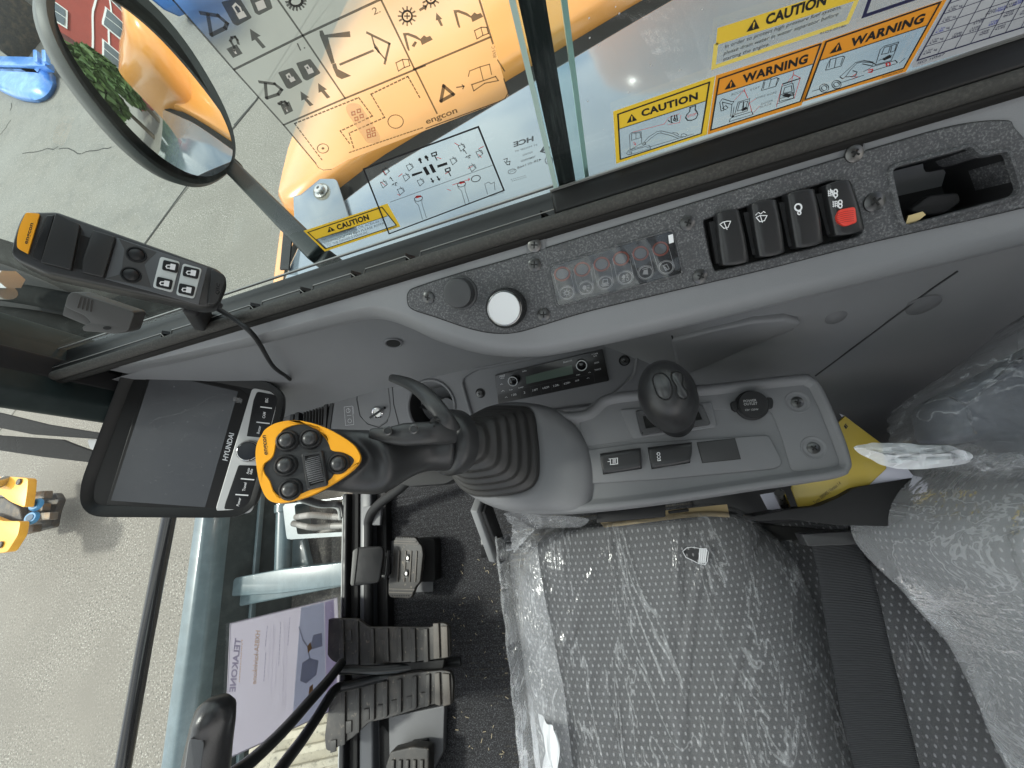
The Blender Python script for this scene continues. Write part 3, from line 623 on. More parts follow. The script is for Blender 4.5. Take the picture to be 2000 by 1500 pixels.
# recessed wall below the shelf: lofted from under the lip down to the dash / floor
px = [-.70, -.5, -.3, -.1, 0, .1, .2, .35, .55, .80]
top = [Vector((x, y, z)) for x, y, z in zip(px, (.25, .252, .254, .254, .254, .245, .235, .23, .23, .23), (.765,) * 10)]
mid = [Vector((x, y, z)) for x, y, z in zip(px, (.245, .25, .252, .25, .248, .22, .20, .19, .19, .19), (.66,) * 10)]
low = [Vector((x, y, z)) for x, y, z in zip(px, (.235, .245, .25, .248, .245, .19, .15, .12, .12, .12), (.53,) * 10)]
bot = [Vector((x, y, z)) for x, y, z in zip(px, (.23, .24, .245, .24, .235, .12, .04, .0, .0, .0), (.02,) * 10)]
wl = MB().loft([cr(r, 50) for r in (top, mid, low, bot)], False, False, closed=False).build('lower_trim', trim, cab, smooth=180, sub=2)
WP = None
# creases and moulded dimples on the lower trim (thin grooves, following the wall)
def wally(x, z):
    import bisect
    X = px
    i = max(0, min(len(X) - 2, bisect.bisect_right(X, x) - 1)); f = (x - X[i]) / (X[i + 1] - X[i])
    a = mid[i].y * (1 - f) + mid[i + 1].y * f; b = low[i].y * (1 - f) + low[i + 1].y * f; t = (.66 - z) / .13
    return a * (1 - t) + b * t
def on_wall(u, v):
    dg = bpy.context.evaluated_depsgraph_get(); h, l, n_, i_ = wl.ray_cast(C, ray(u, v).normalized(), depsgraph=dg)
    if h: return l + Vector((0, -.0004, 0))
    r = ray(u, v); y = .2
    for _ in range(14):
        t = y / r.y; p = C + r * t; y = wally(p.x, min(.76, max(.3, p.z)))
    return C + r * (y / r.y)
gv = M('seam', (.02, .02, .022), .7)
def wall_seam(pix, r=.0009, nm='panel_seam'): MB().tube([on_wall(u, v) + Vector((0, -.0006, 0)) for u, v in pix], r, 6).build(nm, gv, cab)
wall_seam([(1592, 733), (1660, 682), (1740, 622), (1820, 562), (1870, 528)])
wall_seam([(1312, 655), (1318, 680), (1326, 716)])
fc_ = [(1310, 660), (1380, 640), (1470, 618), (1530, 612), (1562, 620), (1545, 640), (1460, 672), (1370, 712), (1326, 732)]
fa = [on_wall(u, v) for u, v in fc_]; MB().loft([[p + Vector((0, .004, 0)) for p in fa], [p + Vector((0, -.005 - (.003 if 0 < i < 5 else 0), 0)) for i, p in enumerate(fa)]]).build('moulded_facet', trim, cab, bevel=.004)
for u, v, s_ in ((1632, 623, .012), (1797, 601, .018)):
    p = on_wall(u, v); MB().lathe(p + Vector((0, .0015, 0)), (-.1, -1, .25), [(s_ * .2, .0035), (s_ * .6, .0028), (s_, .0)][::-1], 24).build('moulded_dimple', trimd, cab, smooth=80)
# screw recesses
def screw(pl, u, v, r, par, mt=scr, rec=True, nrm=None):
    p = pl(u, v); n_ = nrm or pl.n
    t = MB().lathe(p, n_, [(r, 0), (r * .98, r * .22), (r * .6, r * .38), (r * .15, r * .42)], 24).build('screw', mt, par, smooth=50)
    x, y, z = basis(n_); c_ = p + z * r * .40; a_ = R(25 + (u * 7) % 60); X_ = x * math.cos(a_) + y * math.sin(a_); Y_ = z.cross(X_)
    MB().box(c_, (r * .95, r * .2, r * .10), (X_, Y_, z)).box(c_, (r * .2, r * .95, r * .101), (X_, Y_, z)).build('cross_slot', hole, t, smooth=0)
    return t
# corner cap of the trim next to the monitor
mb = MB(); mb.slab(rnd([(222, 712), (262, 690), (292, 688), (300, 720), (300, 745), (232, 790), (224, 750)], 5), ZP(.69), -.03, 0); mb.build('corner_cap', trim, cab, bevel=.004)
screw(ZP(.692), 279, 694, .006, cab)
for u, v in ((1044, 479), (1667, 301)):      # trim fixings in notches at the sill
    q = [(u - 18, v - 16), (u + 20, v - 24), (u + 22, v + 18), (u - 14, v + 24)]
    MB().slab(q, SH, .0, .0012).build('fixing_pocket', trimd, cab); MB().slab([(u - 18, v - 16), (u + 18, v - 26), (u + 14, v - 10), (u - 15, v - 2)], SH, .0015, .002).build('pocket_shadow_gap', hole, cab)
    screw(SH.up(.002), u, v, .0062, cab, M('screw_mid', (.16, .155, .15), .35, 1))
for u, v in ((768, 668),):
    p = on_wall(u, v); MB().lathe(p + Vector((0, -.0015, 0)), (0, -1, .1), [(.013, 0), (.011, .001), (.010, -.0005)], 24).build('hole_rim', trimd, cab, smooth=60)
    MB().lathe(p + Vector((0, -.001, 0)), (0, -1, .1), [(.0095, 0), (.0095, .0012)], 24).build('screw_hole', hole, cab)
# ================================================================== switch plate on the shelf
pn = thing('switch_panel', 'long speckled dark switch plate with dial, button strip and rockers below the side window', 'panel')
po = [(797, 583), (812, 562), (1000, 507), (1235, 434), (1500, 352), (1700, 293), (1860, 247), (1985, 213), (2040, 205), (2080, 420), (1990, 424), (1700, 478), (1500, 532), (1300, 577), (1150, 612), (1060, 640), (985, 652), (915, 640), (810, 606)]
pr = [(797, 586), (800, 570), (818, 560), (905, 532), (1000, 505), (1235, 433), (1500, 352), (1700, 292), (1860, 247), (1960, 237), (1978, 252), (2015, 300), (2040, 385), (1990, 407), (1700, 473), (1500, 524), (1300, 571), (1150, 607), (1060, 634), (1010, 648), (965, 650), (915, 640), (850, 618), (806, 603)]
pl_ = cr(pr, 110, True); pl_ = [(p.x, p.y) for p in [Vector((*q, 0)) if len(q) == 2 else q for q in pl_]] if False else [(p[0], p[1]) for p in pl_]
base = MB().slab(pl_, SH, -.03, .0022).build('plate', plate, pn, smooth=30)
tray_o = rnd([(1731, 336), (1740, 326), (1870, 292), (1888, 284), (1900, 300), (1912, 305), (1960, 295), (1986, 372), (1975, 388), (1762, 446), (1752, 430)], 10)
rock_o = rnd([(1372, 430), (1622, 353), (1660, 361), (1684, 455), (1674, 462), (1500, 505), (1395, 530), (1385, 500)], 6)
clus_o = rnd([(1071, 520), (1313, 449), (1333, 535), (1088, 600)], 7)
for o_ in (base,):
    cut(o_, MB().slab(tray_o, SH, -.06, .01), MB().slab(rock_o, SH, -.010, .01), MB().slab(clus_o, SH, -.0012, .01))
bv = base.modifiers.new('b', 'BEVEL'); bv.width = .0012; bv.segments = 2; bv.limit_method = 'ANGLE'; bv.angle_limit = R(50)
MB().rings([(inset(pl_, -1.5), -.004), (inset(pl_, -1.5), .0008), (inset(pl_, 2), .0009)], SH, 110, False, False).build('plate_gap', hole, pn)
def to_px(p):
    d = p - C; c = Vector((ex.dot(d), ey.dot(d), -ez.dot(d))); return 1000 + c.x / c.z * FO, 750 - c.y / c.z * FO
def in_poly(x, y, q):
    c = False
    for i in range(len(q)):
        x1, y1, x2, y2 = q[i][0], q[i][1], q[i - 1][0], q[i - 1][1]
        if (y1 > y) != (y2 > y) and x < (x2 - x1) * (y - y1) / (y2 - y1) + x1: c = not c
    return c
pin = inset(pl_, 7); bm = bmesh.new(); bm.from_mesh(sh_o.data)
bmesh.ops.delete(bm, geom=[f for f in bm.faces if all(in_poly(*to_px(v.co), pin) for v in f.verts)], context='FACES'); bm.to_mesh(sh_o.data); bm.free()
# storage tray: black well
mb = MB(); mb.rings([(tray_o, .0), (tray_o, -.055)], SH, 60, False, True); mb.build('tray_well', blkm, pn)
def srim(o, w_, h, nm, mt): MB().rings([(inset(o, -w_ / 2), .0020), (inset(o, -w_ / 3), h), (inset(o, w_ / 3), h), (inset(o, w_ / 2), .0)], SH, 80, False, False).build(nm, mt, pn, smooth=80)
srim(tray_o, 10, .0042, 'tray_rim', plate); srim(clus_o, 5, .0030, 'cluster_rim', plate)
MB().slab(rock_o, SH, -.0099, -.009).build('rocker_bed', hole, pn)
for i_, (u, v) in enumerate([(837, 581), (1044, 517), (1062, 614), (1342, 436), (1367, 540), (1706, 395)]): screw(SH.up(.0022), u, v, .0060 if i_ != 5 else .0072, pn)
# round blank plug and chrome faced dial
def kn(u, v, r, prof, nm, mt, par=pn, pl=SH, n_=None, seg=40): return MB().lathe(pl(u, v), n_ or pl.n, [(r * a, b) for a, b in prof], seg).build(nm, mt, par, smooth=35)
kn(902, 572, .0145, [(1.12, .002), (1.10, .0035), (.98, .0042), (.96, .0125), (.90, .0145), (.82, .0150), (.3, .0146)], 'blank_plug', M('plug_rubber', (.04, .041, .043), .45, bump=[(250, .1, .0003)]))
n_ = SH.n; dp = SH(993, 600)
mb = MB(); seg = 96; x_, y_, z_ = basis(n_)
rr = []
for r_, h_ in ((.0180, .002), (.0180, .017), (.0168, .0195)):
    rr.append([dp + (x_ * math.cos(2 * math.pi * k / seg) + y_ * math.sin(2 * math.pi * k / seg)) * (r_ * (1 + (.016 if k % 2 else 0))) + z_ * h_ for k in range(seg)])
mb.loft(rr); mb.build('dial', blkm, pn, smooth=20)
MB().lathe(dp + z_ * .0195, z_, [(.0160, 0), (.0158, .0016), (.0148, .0022)], 48).build('dial_ring', M('dark_chrome', (.2, .2, .2), .2, 1), pn)
MB().lathe(dp + z_ * .0215, z_, [(.0148, 0), (.0142, .0007), (.008, .0008)], 48).build('dial_face', M('dial_satin', (.62, .62, .63), .38, .7), pn)
# button strip under its clear protective film
cl = inset(clus_o, 1)
MB().slab(cl, SH, -.0011, .0005).build('button_strip', M('strip_dark', (.022, .022, .024), .25, coat=.4), pn)
kc = K(750, 350); bt = [(1098, 535), (1137, 526), (1175, 516), (1213, 505), (1251, 495), (1290, 486)]; ic = [(1107, 572), (1144, 562), (1182, 552), (1221, 542), (1261, 532), (1301, 522)]
rg_m = M('ring_red', (.42, .10, .06), .4); lens = M('lamp_lens', (.24, .25, .26), .25)
mbr = MB(); mbl = MB(); mbi = MB(); mbk = MB()
s1 = SH.up(.0006)
for u, v in bt:
    mbk.flat(ell(u, v, 15.5, 13.5, -15), s1, .0); mbr.line(ell(u, v, 14.2, 12.2, -15, 28), s1, .0010, .0002, True); mbr.line(ell(u, v, 16, 14, -15, 28), s1, .0003, .0002, True); mbl.flat(ell(u, v, 11.5, 9.8, -15), s1, .0003)
for u, v in ic: mbi.line(ell(u, v, 13.5, 11.5, -15, 28), s1, .0007, .0002, True); mbi.line(ell(u, v, 16, 13.5, -15, 28), s1, .0003, .0002, True)
mbr.build('lamp_ring', rg_m, pn, smooth=0); mbl.build('lamp_lens', lens, pn, smooth=0); mbk.build('lamp_seat', M('seat_grey', (.06, .06, .062), .4), pn, smooth=0)
# icons
def ic_line(*pl): [mbi.line(p, s1, .0007, .0003) for p in pl]
u, v = ic[0]; mbi.line(ell(u, v, 4, 3.5), s1, .0010, .0003, True)
for k in range(8): a_ = k * math.pi / 4; ic_line([(u + 5 * math.cos(a_), v + 5 * math.sin(a_)), (u + 7.5 * math.cos(a_), v + 7 * math.sin(a_))])
u, v = ic[1]; mbi.flat([(u - 7, v + 1), (u - 4, v - 5), (u + 1, v - 4), (u + 1, v + 2), (u - 3, v + 5)], s1, .0003); ic_line([(u + 3, v - 4), (u + 7, v - 4)], [(u + 3, v), (u + 7, v)], [(u + 1, v + 4), (u + 6, v + 7)])
u, v = ic[2]; ic_line([(u - 5, v + 2), (u - 4, v - 6), (u + 4, v - 7), (u + 5, v), (u - 5, v + 2)], [(u - 7, v + 5), (u + 7, v + 2)], [(u - 5, v + 7), (u + 6, v + 5)])
u, v = ic[3]; mbi.flat([(u - 7, v + 0), (u - 4, v - 6), (u + 0, v - 5), (u + 0, v + 1), (u - 3, v + 3)], s1, .0003); ic_line([(u - 6, v + 4), (u - 1, v + 4)], [(u - 6, v + 7), (u - 1, v + 7)]); mbi.text('CAB', s1, (u + 7, v + 6), (u + 6, v - 8), (u + 2, v + 7), .0003, .01)
u, v = ic[4]; mbi.flat([(u - 6, v + 4), (u - 4, v - 4), (u + 4, v - 6), (u + 5, v + 4)], s1, .0003); ic_line([(u - 6, v - 6), (u + 5, v - 9)])
u, v = ic[5]; ic_line([(u - 6, v - 3), (u + 1, v - 6), (u + 6, v + 3), (u - 1, v + 6), (u - 6, v - 3)], [(u - 3, v - 1), (u + 2, v + 4)])
for (u, v), (u2, v2) in zip(bt, ic):
    for s_ in (-17, 17): mbi.line([(u + s_, v), (u2 + s_ * .95, v2)], s1, .00035, .0001)
mbi.build('icons', M('icon_grey', (.62, .62, .62), .5), pn, smooth=0)
fm = MB(); fc = [(1073, 519), (1312, 450), (1332, 534), (1090, 600)]; nu, nv = 40, 14; V = []
for j in range(nv + 1):
    for i in range(nu + 1):
        a, b = i / nu, j / nv; p = Vector(fc[0]).lerp(Vector(fc[1]), a).lerp(Vector(fc[3]).lerp(Vector(fc[2]), a), b)
        V.append(SH(p.x, p.y, .0024 + .00035 * math.sin(a * 11 + b * 5 + 1) * math.sin(b * 4 + a * 2) + .0006 * max(0, math.sin(a * 26 - b * 3)) ** 6 + .0004 * max(0, math.sin(b * 9 + a * 4)) ** 4))
fm.add(V, [(j * (nu + 1) + i, j * (nu + 1) + i + 1, (j + 1) * (nu + 1) + i + 1, (j + 1) * (nu + 1) + i) for j in range(nv) for i in range(nu)])
filmm = glassmat('film_clear', (.95, .95, .96), 1.0, .04, .02); filmm.node_tree.nodes['Fresnel'].inputs[0].default_value = 1.55; [l_ for l_ in list(filmm.node_tree.links) if l_.to_node.bl_idname == 'ShaderNodeFresnel' and filmm.node_tree.links.remove(l_)]
fm.build('protective_film', filmm, pn, smooth=180)
MB().slab([(1303, 461), (1312, 458), (1314, 474), (1305, 477)], SH, .004, .0042).build('film_tab', white, pn)
# rocker switches
def rocker(pl, corners, h, par, nm='rocker_switch', bow=.004, mt=blks, tilt=0):
    """corners px: top-left, top-right, bottom-right, bottom-left of the paddle"""
    c = [Vector(q) for q in corners]; t = MB(); nu, nv = 8, 12; rs = []
    def pt(a, b):
        bulge = .045 * math.sin(math.pi * b)           # barrelled sides
        a2 = a + (a - .5) * bulge * 1.4; b2 = b + (b - .5) * .06 * math.sin(math.pi * a)
        return c[0].lerp(c[1], a2).lerp(c[3].lerp(c[2], a2), b2)
    V = []; n1 = nv + 1; m1 = nu + 1
    for j in range(n1):
        for i in range(m1):
            a, b = i / nu, j / nv; p = pt(a, b)
            e = 1 - (abs(2 * a - 1) ** 8) * .20
            z = h * (.72 + .28 * math.cos((b - .5) * 2.4)) * e + bow * (abs(2 * b - 1) ** 2) * .2 + tilt * (b - .5)
            V.append(pl(p.x, p.y, z))
    o = len(V)
    per = [(i, 0) for i in range(nu)] + [(nu, j) for j in range(nv)] + [(i, nv) for i in range(nu, 0, -1)] + [(0, j) for j in range(nv, 0, -1)]
    for i, j in per: p = pt(i / nu, j / nv); V.append(pl(p.x, p.y, -.002))
    F_ = [(j * m1 + i, j * m1 + i + 1, (j + 1) * m1 + i + 1, (j + 1) * m1 + i) for j in range(nv) for i in range(nu)]
    for k in range(len(per)):
        a, b = per[k], per[(k + 1) % len(per)]; F_.append((a[1] * m1 + a[0], b[1] * m1 + b[0], o + (k + 1) % len(per), o + k))
    t.add(V, F_); ob = t.build(nm, mt, par, bevel=.0008, seg=2); return ob
RK = [[(1393, 420), (1436, 413), (1456, 511), (1405, 519)], [(1459, 402), (1507, 394), (1524, 493), (1475, 503)], [(1528, 383), (1580, 374), (1597, 474), (1545, 486)], [(1600, 366), (1648, 357), (1676, 450), (1620, 463)]]
RI = [(1418, 440), (1487, 425), (1559, 409), (1630, 388)]
hR = .0105; sR = SH.up(hR * 1.04)
for i, c in enumerate(RK):
    rk = rocker(SH, c, hR, pn); im = MB(); u, v = RI[i]; W_ = .0006
    MB().slab([(c[0][0] - 9, c[0][1] + 14), (c[0][0] + 3, c[0][1] + 12), (c[3][0] + 2, c[3][1] - 6), (c[3][0] - 7, c[3][1] - 4)], SH, -.009, .002).build('rocker_side', blkm, rk)
    im.line([(c[0][0] + 9, c[0][1] + 8), (c[3][0] + 7, c[3][1] - 10)], SH.up(hR * .95), .00025, .0) if False else None
    if i == 0:
        im.line(cr([(u - 12, v - 3), (u - 4, v - 9), (u + 9, v - 9)], 8) and [(u - 12, v - 2), (u - 6, v - 6), (u + 2, v - 8), (u + 9, v - 8)], sR, W_); im.line([(u - 12, v - 2), (u - 4, v + 6), (u + 4, v + 4), (u + 9, v - 8)], sR, W_); im.line([(u - 4, v - 6), (u + 2, v + 8)], sR, W_)
    elif i == 1:
        im.line([(u - 10, v + 0), (u - 3, v - 4), (u + 11, v - 4), (u + 6, v + 6), (u - 3, v + 8), (u - 10, v)], sR, W_); im.line([(u - 2, v - 4), (u + 2, v + 9)], sR, W_)
        im.dash([(u - 11, v - 5), (u - 6, v - 10), (u - 1, v - 7), (u + 4, v - 12), (u + 9, v - 9)], sR, W_, 0, 4, 2.5)
    elif i == 2:
        im.line(ell(u, v - 4, 6.5, 6.5, 0, 16), sR, .0011, 0, True); im.line(ell(u + 2, v + 7, 3, 3, 0, 12), sR, .0008, 0, True); im.line([(u + 6, v - 2), (u + 4, v + 5)], sR, .0008)
    else:
        for dy in (-10, 11):
            dx = 0 if dy < 0 else 9
            for k in range(3): im.line([(u - 12 + dx, v + dy - 4 + k * 4), (u - 4 + dx, v + dy - 6 + k * 4)], sR, .0006); im.line([(u - 12 + dx + k * 4, v + dy - 6), (u - 11 + dx + k * 4, v + dy + 5)], sR, .0005)
            im.line(ell(u + 2 + dx, v + dy - 4, 3.5, 4, 0, 10), sR, .0008, 0, True); im.line(ell(u + 2 + dx, v + dy + 3, 3.5, 4, 0, 10), sR, .0008, 0, True)
        im.line([(u - 8, v - 18), (u + 2, v - 1)], sR, .0008)
        red = M('red_lock', (.72, .05, .03), .42, bump=[(900, .1, .0003)]); rc = rnd([(1634, 411), (1664, 405), (1668, 436), (1645, 444), (1632, 437), (1628, 424)], 6)
        MB().slab(rc, SH.up(hR * .8), 0, .0042).build('red_lock_tab', red, rk, bevel=.001)
        mg = MB()
        for k in range(6): mg.line([(1633, 418 + k * 4), (1650, 413 + k * 4), (1667, 411 + k * 4)], SH.up(hR * .8 + .0043), .0003)
        mg.build('lock_ridges', M('red_dark', (.25, .01, .01), .5), rk, smooth=0)
    im.build('symbol', white, rk, smooth=0)
# key with its black head lying in the storage tray
ky = thing('spare_key', 'black headed key with brass blade lying in the storage tray of the switch panel', 'key')
kp = SH.up(-.022); ho_ = rnd([(1765, 412), (1800, 385), (1855, 380), (1860, 398), (1830, 420), (1800, 424), (1770, 420)], 7)
MB().slab(ho_, kp, 0, .008).build('key_head', blkm, ky, bevel=.002)
MB().slab([(1770, 422), (1798, 414), (1804, 420), (1792, 430), (1784, 434), (1776, 441), (1764, 442)], SH.up(-.008), 0, .002).build('key_blade', M('brass', (.6, .5, .25), .3, 1), ky)
# ================================================================== lower dash
da = thing('lower_dash', 'grey lower dash with vent, ignition switch, cup holder and radio recess below the side trim', 'dash')
do = [(440, 742), (480, 728), (545, 718), (600, 724), (690, 724), (706, 718), (725, 722), (762, 738), (930, 690), (1080, 662), (1160, 640), (1310, 640), (1330, 735), (1335, 810), (1180, 850), (1060, 860), (1000, 905), (925, 932), (905, 936), (850, 948), (800, 948), (765, 940), (700, 930), (560, 925), (470, 920), (430, 880)]
dd = MB().slab(rnd(do, 12), LO, -.05, 0).build('dash_body', trimd, da, smooth=30)
vent_o = rnd([(578, 742), (653, 741), (655, 760), (645, 835), (640, 950), (565, 950), (565, 830)], 5)
cup_o = ell(843, 795, 44, 51, -8, 40)
rec_o = rnd([(901, 740), (930, 722), (1240, 665), (1246, 680), (1238, 735), (1175, 790), (1000, 812), (925, 822), (912, 780)], 9)
cut(dd, MB().slab(vent_o, LO, -.012, .02), MB().slab(cup_o, LO, -.045, .02), MB().slab(rec_o, LO, -.0045, .02))
bb = dd.modifiers.new('b', 'BEVEL'); bb.width = .0025; bb.segments = 3; bb.limit_method = 'ANGLE'; bb.angle_limit = R(50)
MB().rings([(cup_o, .0), (scl(cup_o, .93), -.04), (scl(cup_o, .92), -.055)], LO, 60, False, True).build('cup_well', blkm, da, smooth=60)
MB().rings([(scl(cup_o, 1.10), .0004), (scl(cup_o, 1.08), .0028), (scl(cup_o, 1.0), .0028), (scl(cup_o, .98), -.002)], LO, 60, False, False).build('cup_rim', trimd, da, smooth=80)
mb = MB(); arc = [(812, 800), (830, 784), (850, 776), (870, 780), (884, 790)]; mb.loft([[LO(u, v, -.012) for u, v in arc], [LO(u + 3, v + 14, -.045) for u, v in arc]], False, False, False); mb.build('cup_spring', blkm, da)
# moulded edge of the radio recess
MB().rings([(inset(rec_o, -4), .0004), (inset(rec_o, -2), .0012), (inset(rec_o, 1), -.0002), (inset(rec_o, 2), -.0045)], LO, 90, False, False).build('recess_edge', trimd, da, smooth=80)
# seam lines
sm = MB()
for pts in ([(765, 740), (769, 790), (779, 829)], [(700, 748), (697, 780), (703, 812), (718, 828), (740, 835), (756, 824), (762, 800)], [(701, 726), (706, 719), (722, 720), (760, 744), (800, 740), (880, 716)]): sm.tube([LO(u, v, .0002) for u, v in pts], .0008, 6)
sm.build('seam', gv, da)
MB().slab(rnd([(697, 746), (757, 742), (764, 800), (758, 822), (738, 833), (715, 826), (703, 808)], 12), LO, -.002, .0016).build('ignition_panel', trimd, da, bevel=.0014)
# vent
vt = MB().rings([(vent_o, .001), (inset(vent_o, 6), .001), (inset(vent_o, 8), -.010)], LO, 60, False, False).build('air_vent', blk, da, smooth=30)
MB().slab(vent_o, LO, -.013, -.0115).build('vent_back', hole, vt)
fr_ = MB(); fr_.rings([(rnd([(580, 768), (642, 768), (632, 935), (572, 935)], 6), .0), (rnd([(580, 768), (642, 768), (632, 935), (572, 935)], 6), .003), (rnd([(587, 774), (636, 774), (628, 930), (579, 930)], 5), .003), (rnd([(588, 776), (634, 776), (627, 928), (580, 928)], 5), -.010)], LO, 60, False, False); fr_.build('vent_frame', blk, vt)
mb = MB()
for k in range(7):
    a = k / 6; mb.add([LO(593 + a * 36, 776, -.001), LO(588 + a * 35, 925, -.001), LO(588 + a * 35, 925, -.010), LO(593 + a * 36, 776, -.010)], [(0, 1, 2, 3)])
for k in range(4): mb.line([(588, 799 + k * 34), (636, 797 + k * 34)], LO, .0009, -.0015)
mb.build('louvres', M('louvre', (.05, .05, .05), .4), vt, smooth=0).modifiers.new('s', 'SOLIDIFY').thickness = .0006
MB().slab(rnd([(596, 750), (632, 750), (632, 760), (596, 760)], 3), LO, .0, .004).build('vent_slider', blk, vt, bevel=.001)
# ignition switch with its key pictogram
c_ = LO(739, 805, .0016)
ig = MB().lathe(c_, LO.n, [(.0112, 0), (.0112, .003), (.0098, .0042), (.0085, .0036), (.0080, .0015)], 36).build('ignition_lock', chrome, da, smooth=30)
MB().lathe(c_ + LO.n * .0012, LO.n, [(.0078, 0), (.0072, .0018), (.003, .002)], 30).build('lock_core', steel, ig)
a_, b_ = LO(726, 814, .0055), LO(756, 794, .0075); MB().beam(a_, b_, .0042, .006, LO.n).build('key_bar', blk, ig, bevel=.0012)
lb = MB(); W_ = .0005; l2 = LO.up(.0004)
lb.line([(672, 795), (688, 793), (691, 829), (675, 831)], l2, W_, 0, True); lb.line([(690, 794), (691, 808)], l2, .0004)
lb.line(ell(683, 822, 3.6, 4, 0, 14), l2, W_, 0, True); lb.line([(678, 812), (686, 811)], l2, W_); lb.line(ell(680, 802, 4, 4, 0, 12), l2, W_, 0, True); lb.line([(680, 797), (682, 805)], l2, W_)
lb.build('ignition_pictogram', white, da, smooth=0)
for u, v, r in ((713, 722, .0045), (497, 727, .0060)): screw(LO.up(.0006), u, v, r, da)
for u, v in ((937, 769), (1220, 705)):
    MB().lathe(LO(u, v, -.0042), LO.n, [(.0088, 0), (.0086, .0004), (.0078, .0005)], 30).build('screw_seat', hole, da); screw(LO.up(-.0036), u, v, .0062, da)
# ================================================================== radio
ra = thing('car_radio', 'black car radio with green grey display and two silver ringed knobs in the lower dash', 'radio')
rp_ = LO.up(-.0030); RC = [(966, 733), (1177, 682), (1190, 744), (973, 789)]
MB().slab(rnd(RC, 3), LO, -.0045, -.0002).build('faceplate', M('radio_face', (.012, .011, .011), .3, coat=.2), ra, bevel=.0008)
rf_ = LO.up(-.0001)
kr = K(850, 650)
disp = kr([(662, 320), (1000, 235), (1012, 300), (668, 375)])
MB().slab(disp, rf_, 0, .0003).build('display', M('lcd_grey_green', (.085, .115, .095), .2, coat=.6), ra)
for (x, y), r_ in (((575, 347), .0088), ((1072, 232), .0094)):
    u, v = kr([(x, y)])[0]; c_ = LO(u, v, -.0002)
    k_ = MB().lathe(c_, LO.n, [(r_, 0), (r_ * .97, .008), (r_ * .92, .010)], 36).build('knob', blk, ra); MB().lathe(c_ + LO.n * .0098, LO.n, [(r_ * .95, 0), (r_ * .93, .0008), (r_ * .80, .0008), (r_ * .78, 0)], 40).build('knob_ring', silver, k_); MB().lathe(c_ + LO.n * .0098, LO.n, [(r_ * .78, 0), (r_ * .7, .0005)], 30).build('knob_cap', blkg, k_)
tx = MB()
def rt(s, x0, y0, x1, y1, hgt, sh_=0): (a, b, t) = kr([(x0, y0), (x1, y1), (x0 - hgt * .12, y0 - hgt)]); tx.text(s, rf_, a, b, t, .0003, .0, sh_)
for s_, x0, y0, x1, y1, h_ in (('MODE', 474, 328, 512, 320, 14), ('MUTE', 478, 340, 508, 334, 7), ('1 DIS', 560, 464, 596, 456, 14), ('2', 650, 445, 660, 443, 14), ('3 RPT', 712, 430, 752, 420, 14), ('4 RDM', 786, 414, 834, 403, 14), ('5 DIR-', 865, 397, 910, 387, 14), ('6 DIR+', 944, 380, 990, 369, 14),
                           ('AUX', 1026, 358, 1054, 351, 11), ('MP3', 640, 288, 668, 282, 9), ('Bluetooth', 940, 222, 1002, 206, 12), ('SCAN', 1146, 165, 1190, 155, 11), ('TUNE', 1158, 176, 1184, 170, 7), ('SEEK', 1166, 228, 1202, 219, 11), ('TRACK', 1168, 280, 1216, 268, 12), ('PUSH', 1034, 314, 1060, 308, 7), ('VOL', 1120, 296, 1140, 291, 7), ('PUSH', 545, 424, 568, 418, 7), ('BAND', 610, 408, 646, 399, 7)):
    rt(s_, x0, y0, x1, y1, h_)
tl = MB()
for x, y in ((487, 378), (497, 427), (520, 473), (1120, 333)): q = kr([(x - 9, y + 2), (x, y - 5), (x + 9, y - 1)]); tx.line(q, rf_, .0005, .0003)
tx.build('lettering', white, ra, smooth=0)
for q in ([(540, 425), (548, 495)], [(620, 415), (625, 475)], [(698, 400), (705, 460)], [(770, 388), (778, 445)], [(850, 372), (856, 428)], [(930, 355), (937, 410)], [(540, 425), (1160, 300)], [(1160, 300), (1168, 360)], [(456, 345), (516, 335)], [(462, 400), (525, 388)], [(468, 450), (545, 432)]):
    tl.line(kr(q), rf_, .0004, .0002)
tl.build('key_gaps', M('gap_grey', (.06, .06, .06), .5), ra, smooth=0)
# ================================================================== armrest console with joystick housing
co = thing('armrest_console', 'grey right armrest console with raised joystick mount and two black rockers beside the seat', 'console')
oc = [(905, 935), (893, 900), (900, 850), (935, 800), (985, 783), (1045, 785), (1105, 800), (1145, 795), (1180, 768), (1250, 757), (1400, 745), (1560, 727), (1590, 732), (1612, 755), (1650, 840), (1668, 895), (1666, 918), (1640, 934), (1500, 955), (1300, 985), (1150, 1002), (1060, 1006), (990, 1000), (940, 978)]
oc_ = [(p[0], p[1]) for p in cr(oc, 160, True)]
def ocz(zf, ins): return inset(oc_, ins)
rs = [(inset(oc_, -2), -.055), (oc_, -.03), (oc_, -.012), (inset(oc_, 2), -.004), (inset(oc_, 7), -.0002), (inset(oc_, 14), .0), (inset(oc_, 18), -.0015), (inset(oc_, 24), -.006), (inset(oc_, 28), -.007)]
cb = MB(); cb.loft([[CO(u, v, h) for u, v in o] for o, h in rs], True, True); cob = cb.build('console_body', trimd, co, smooth=60)
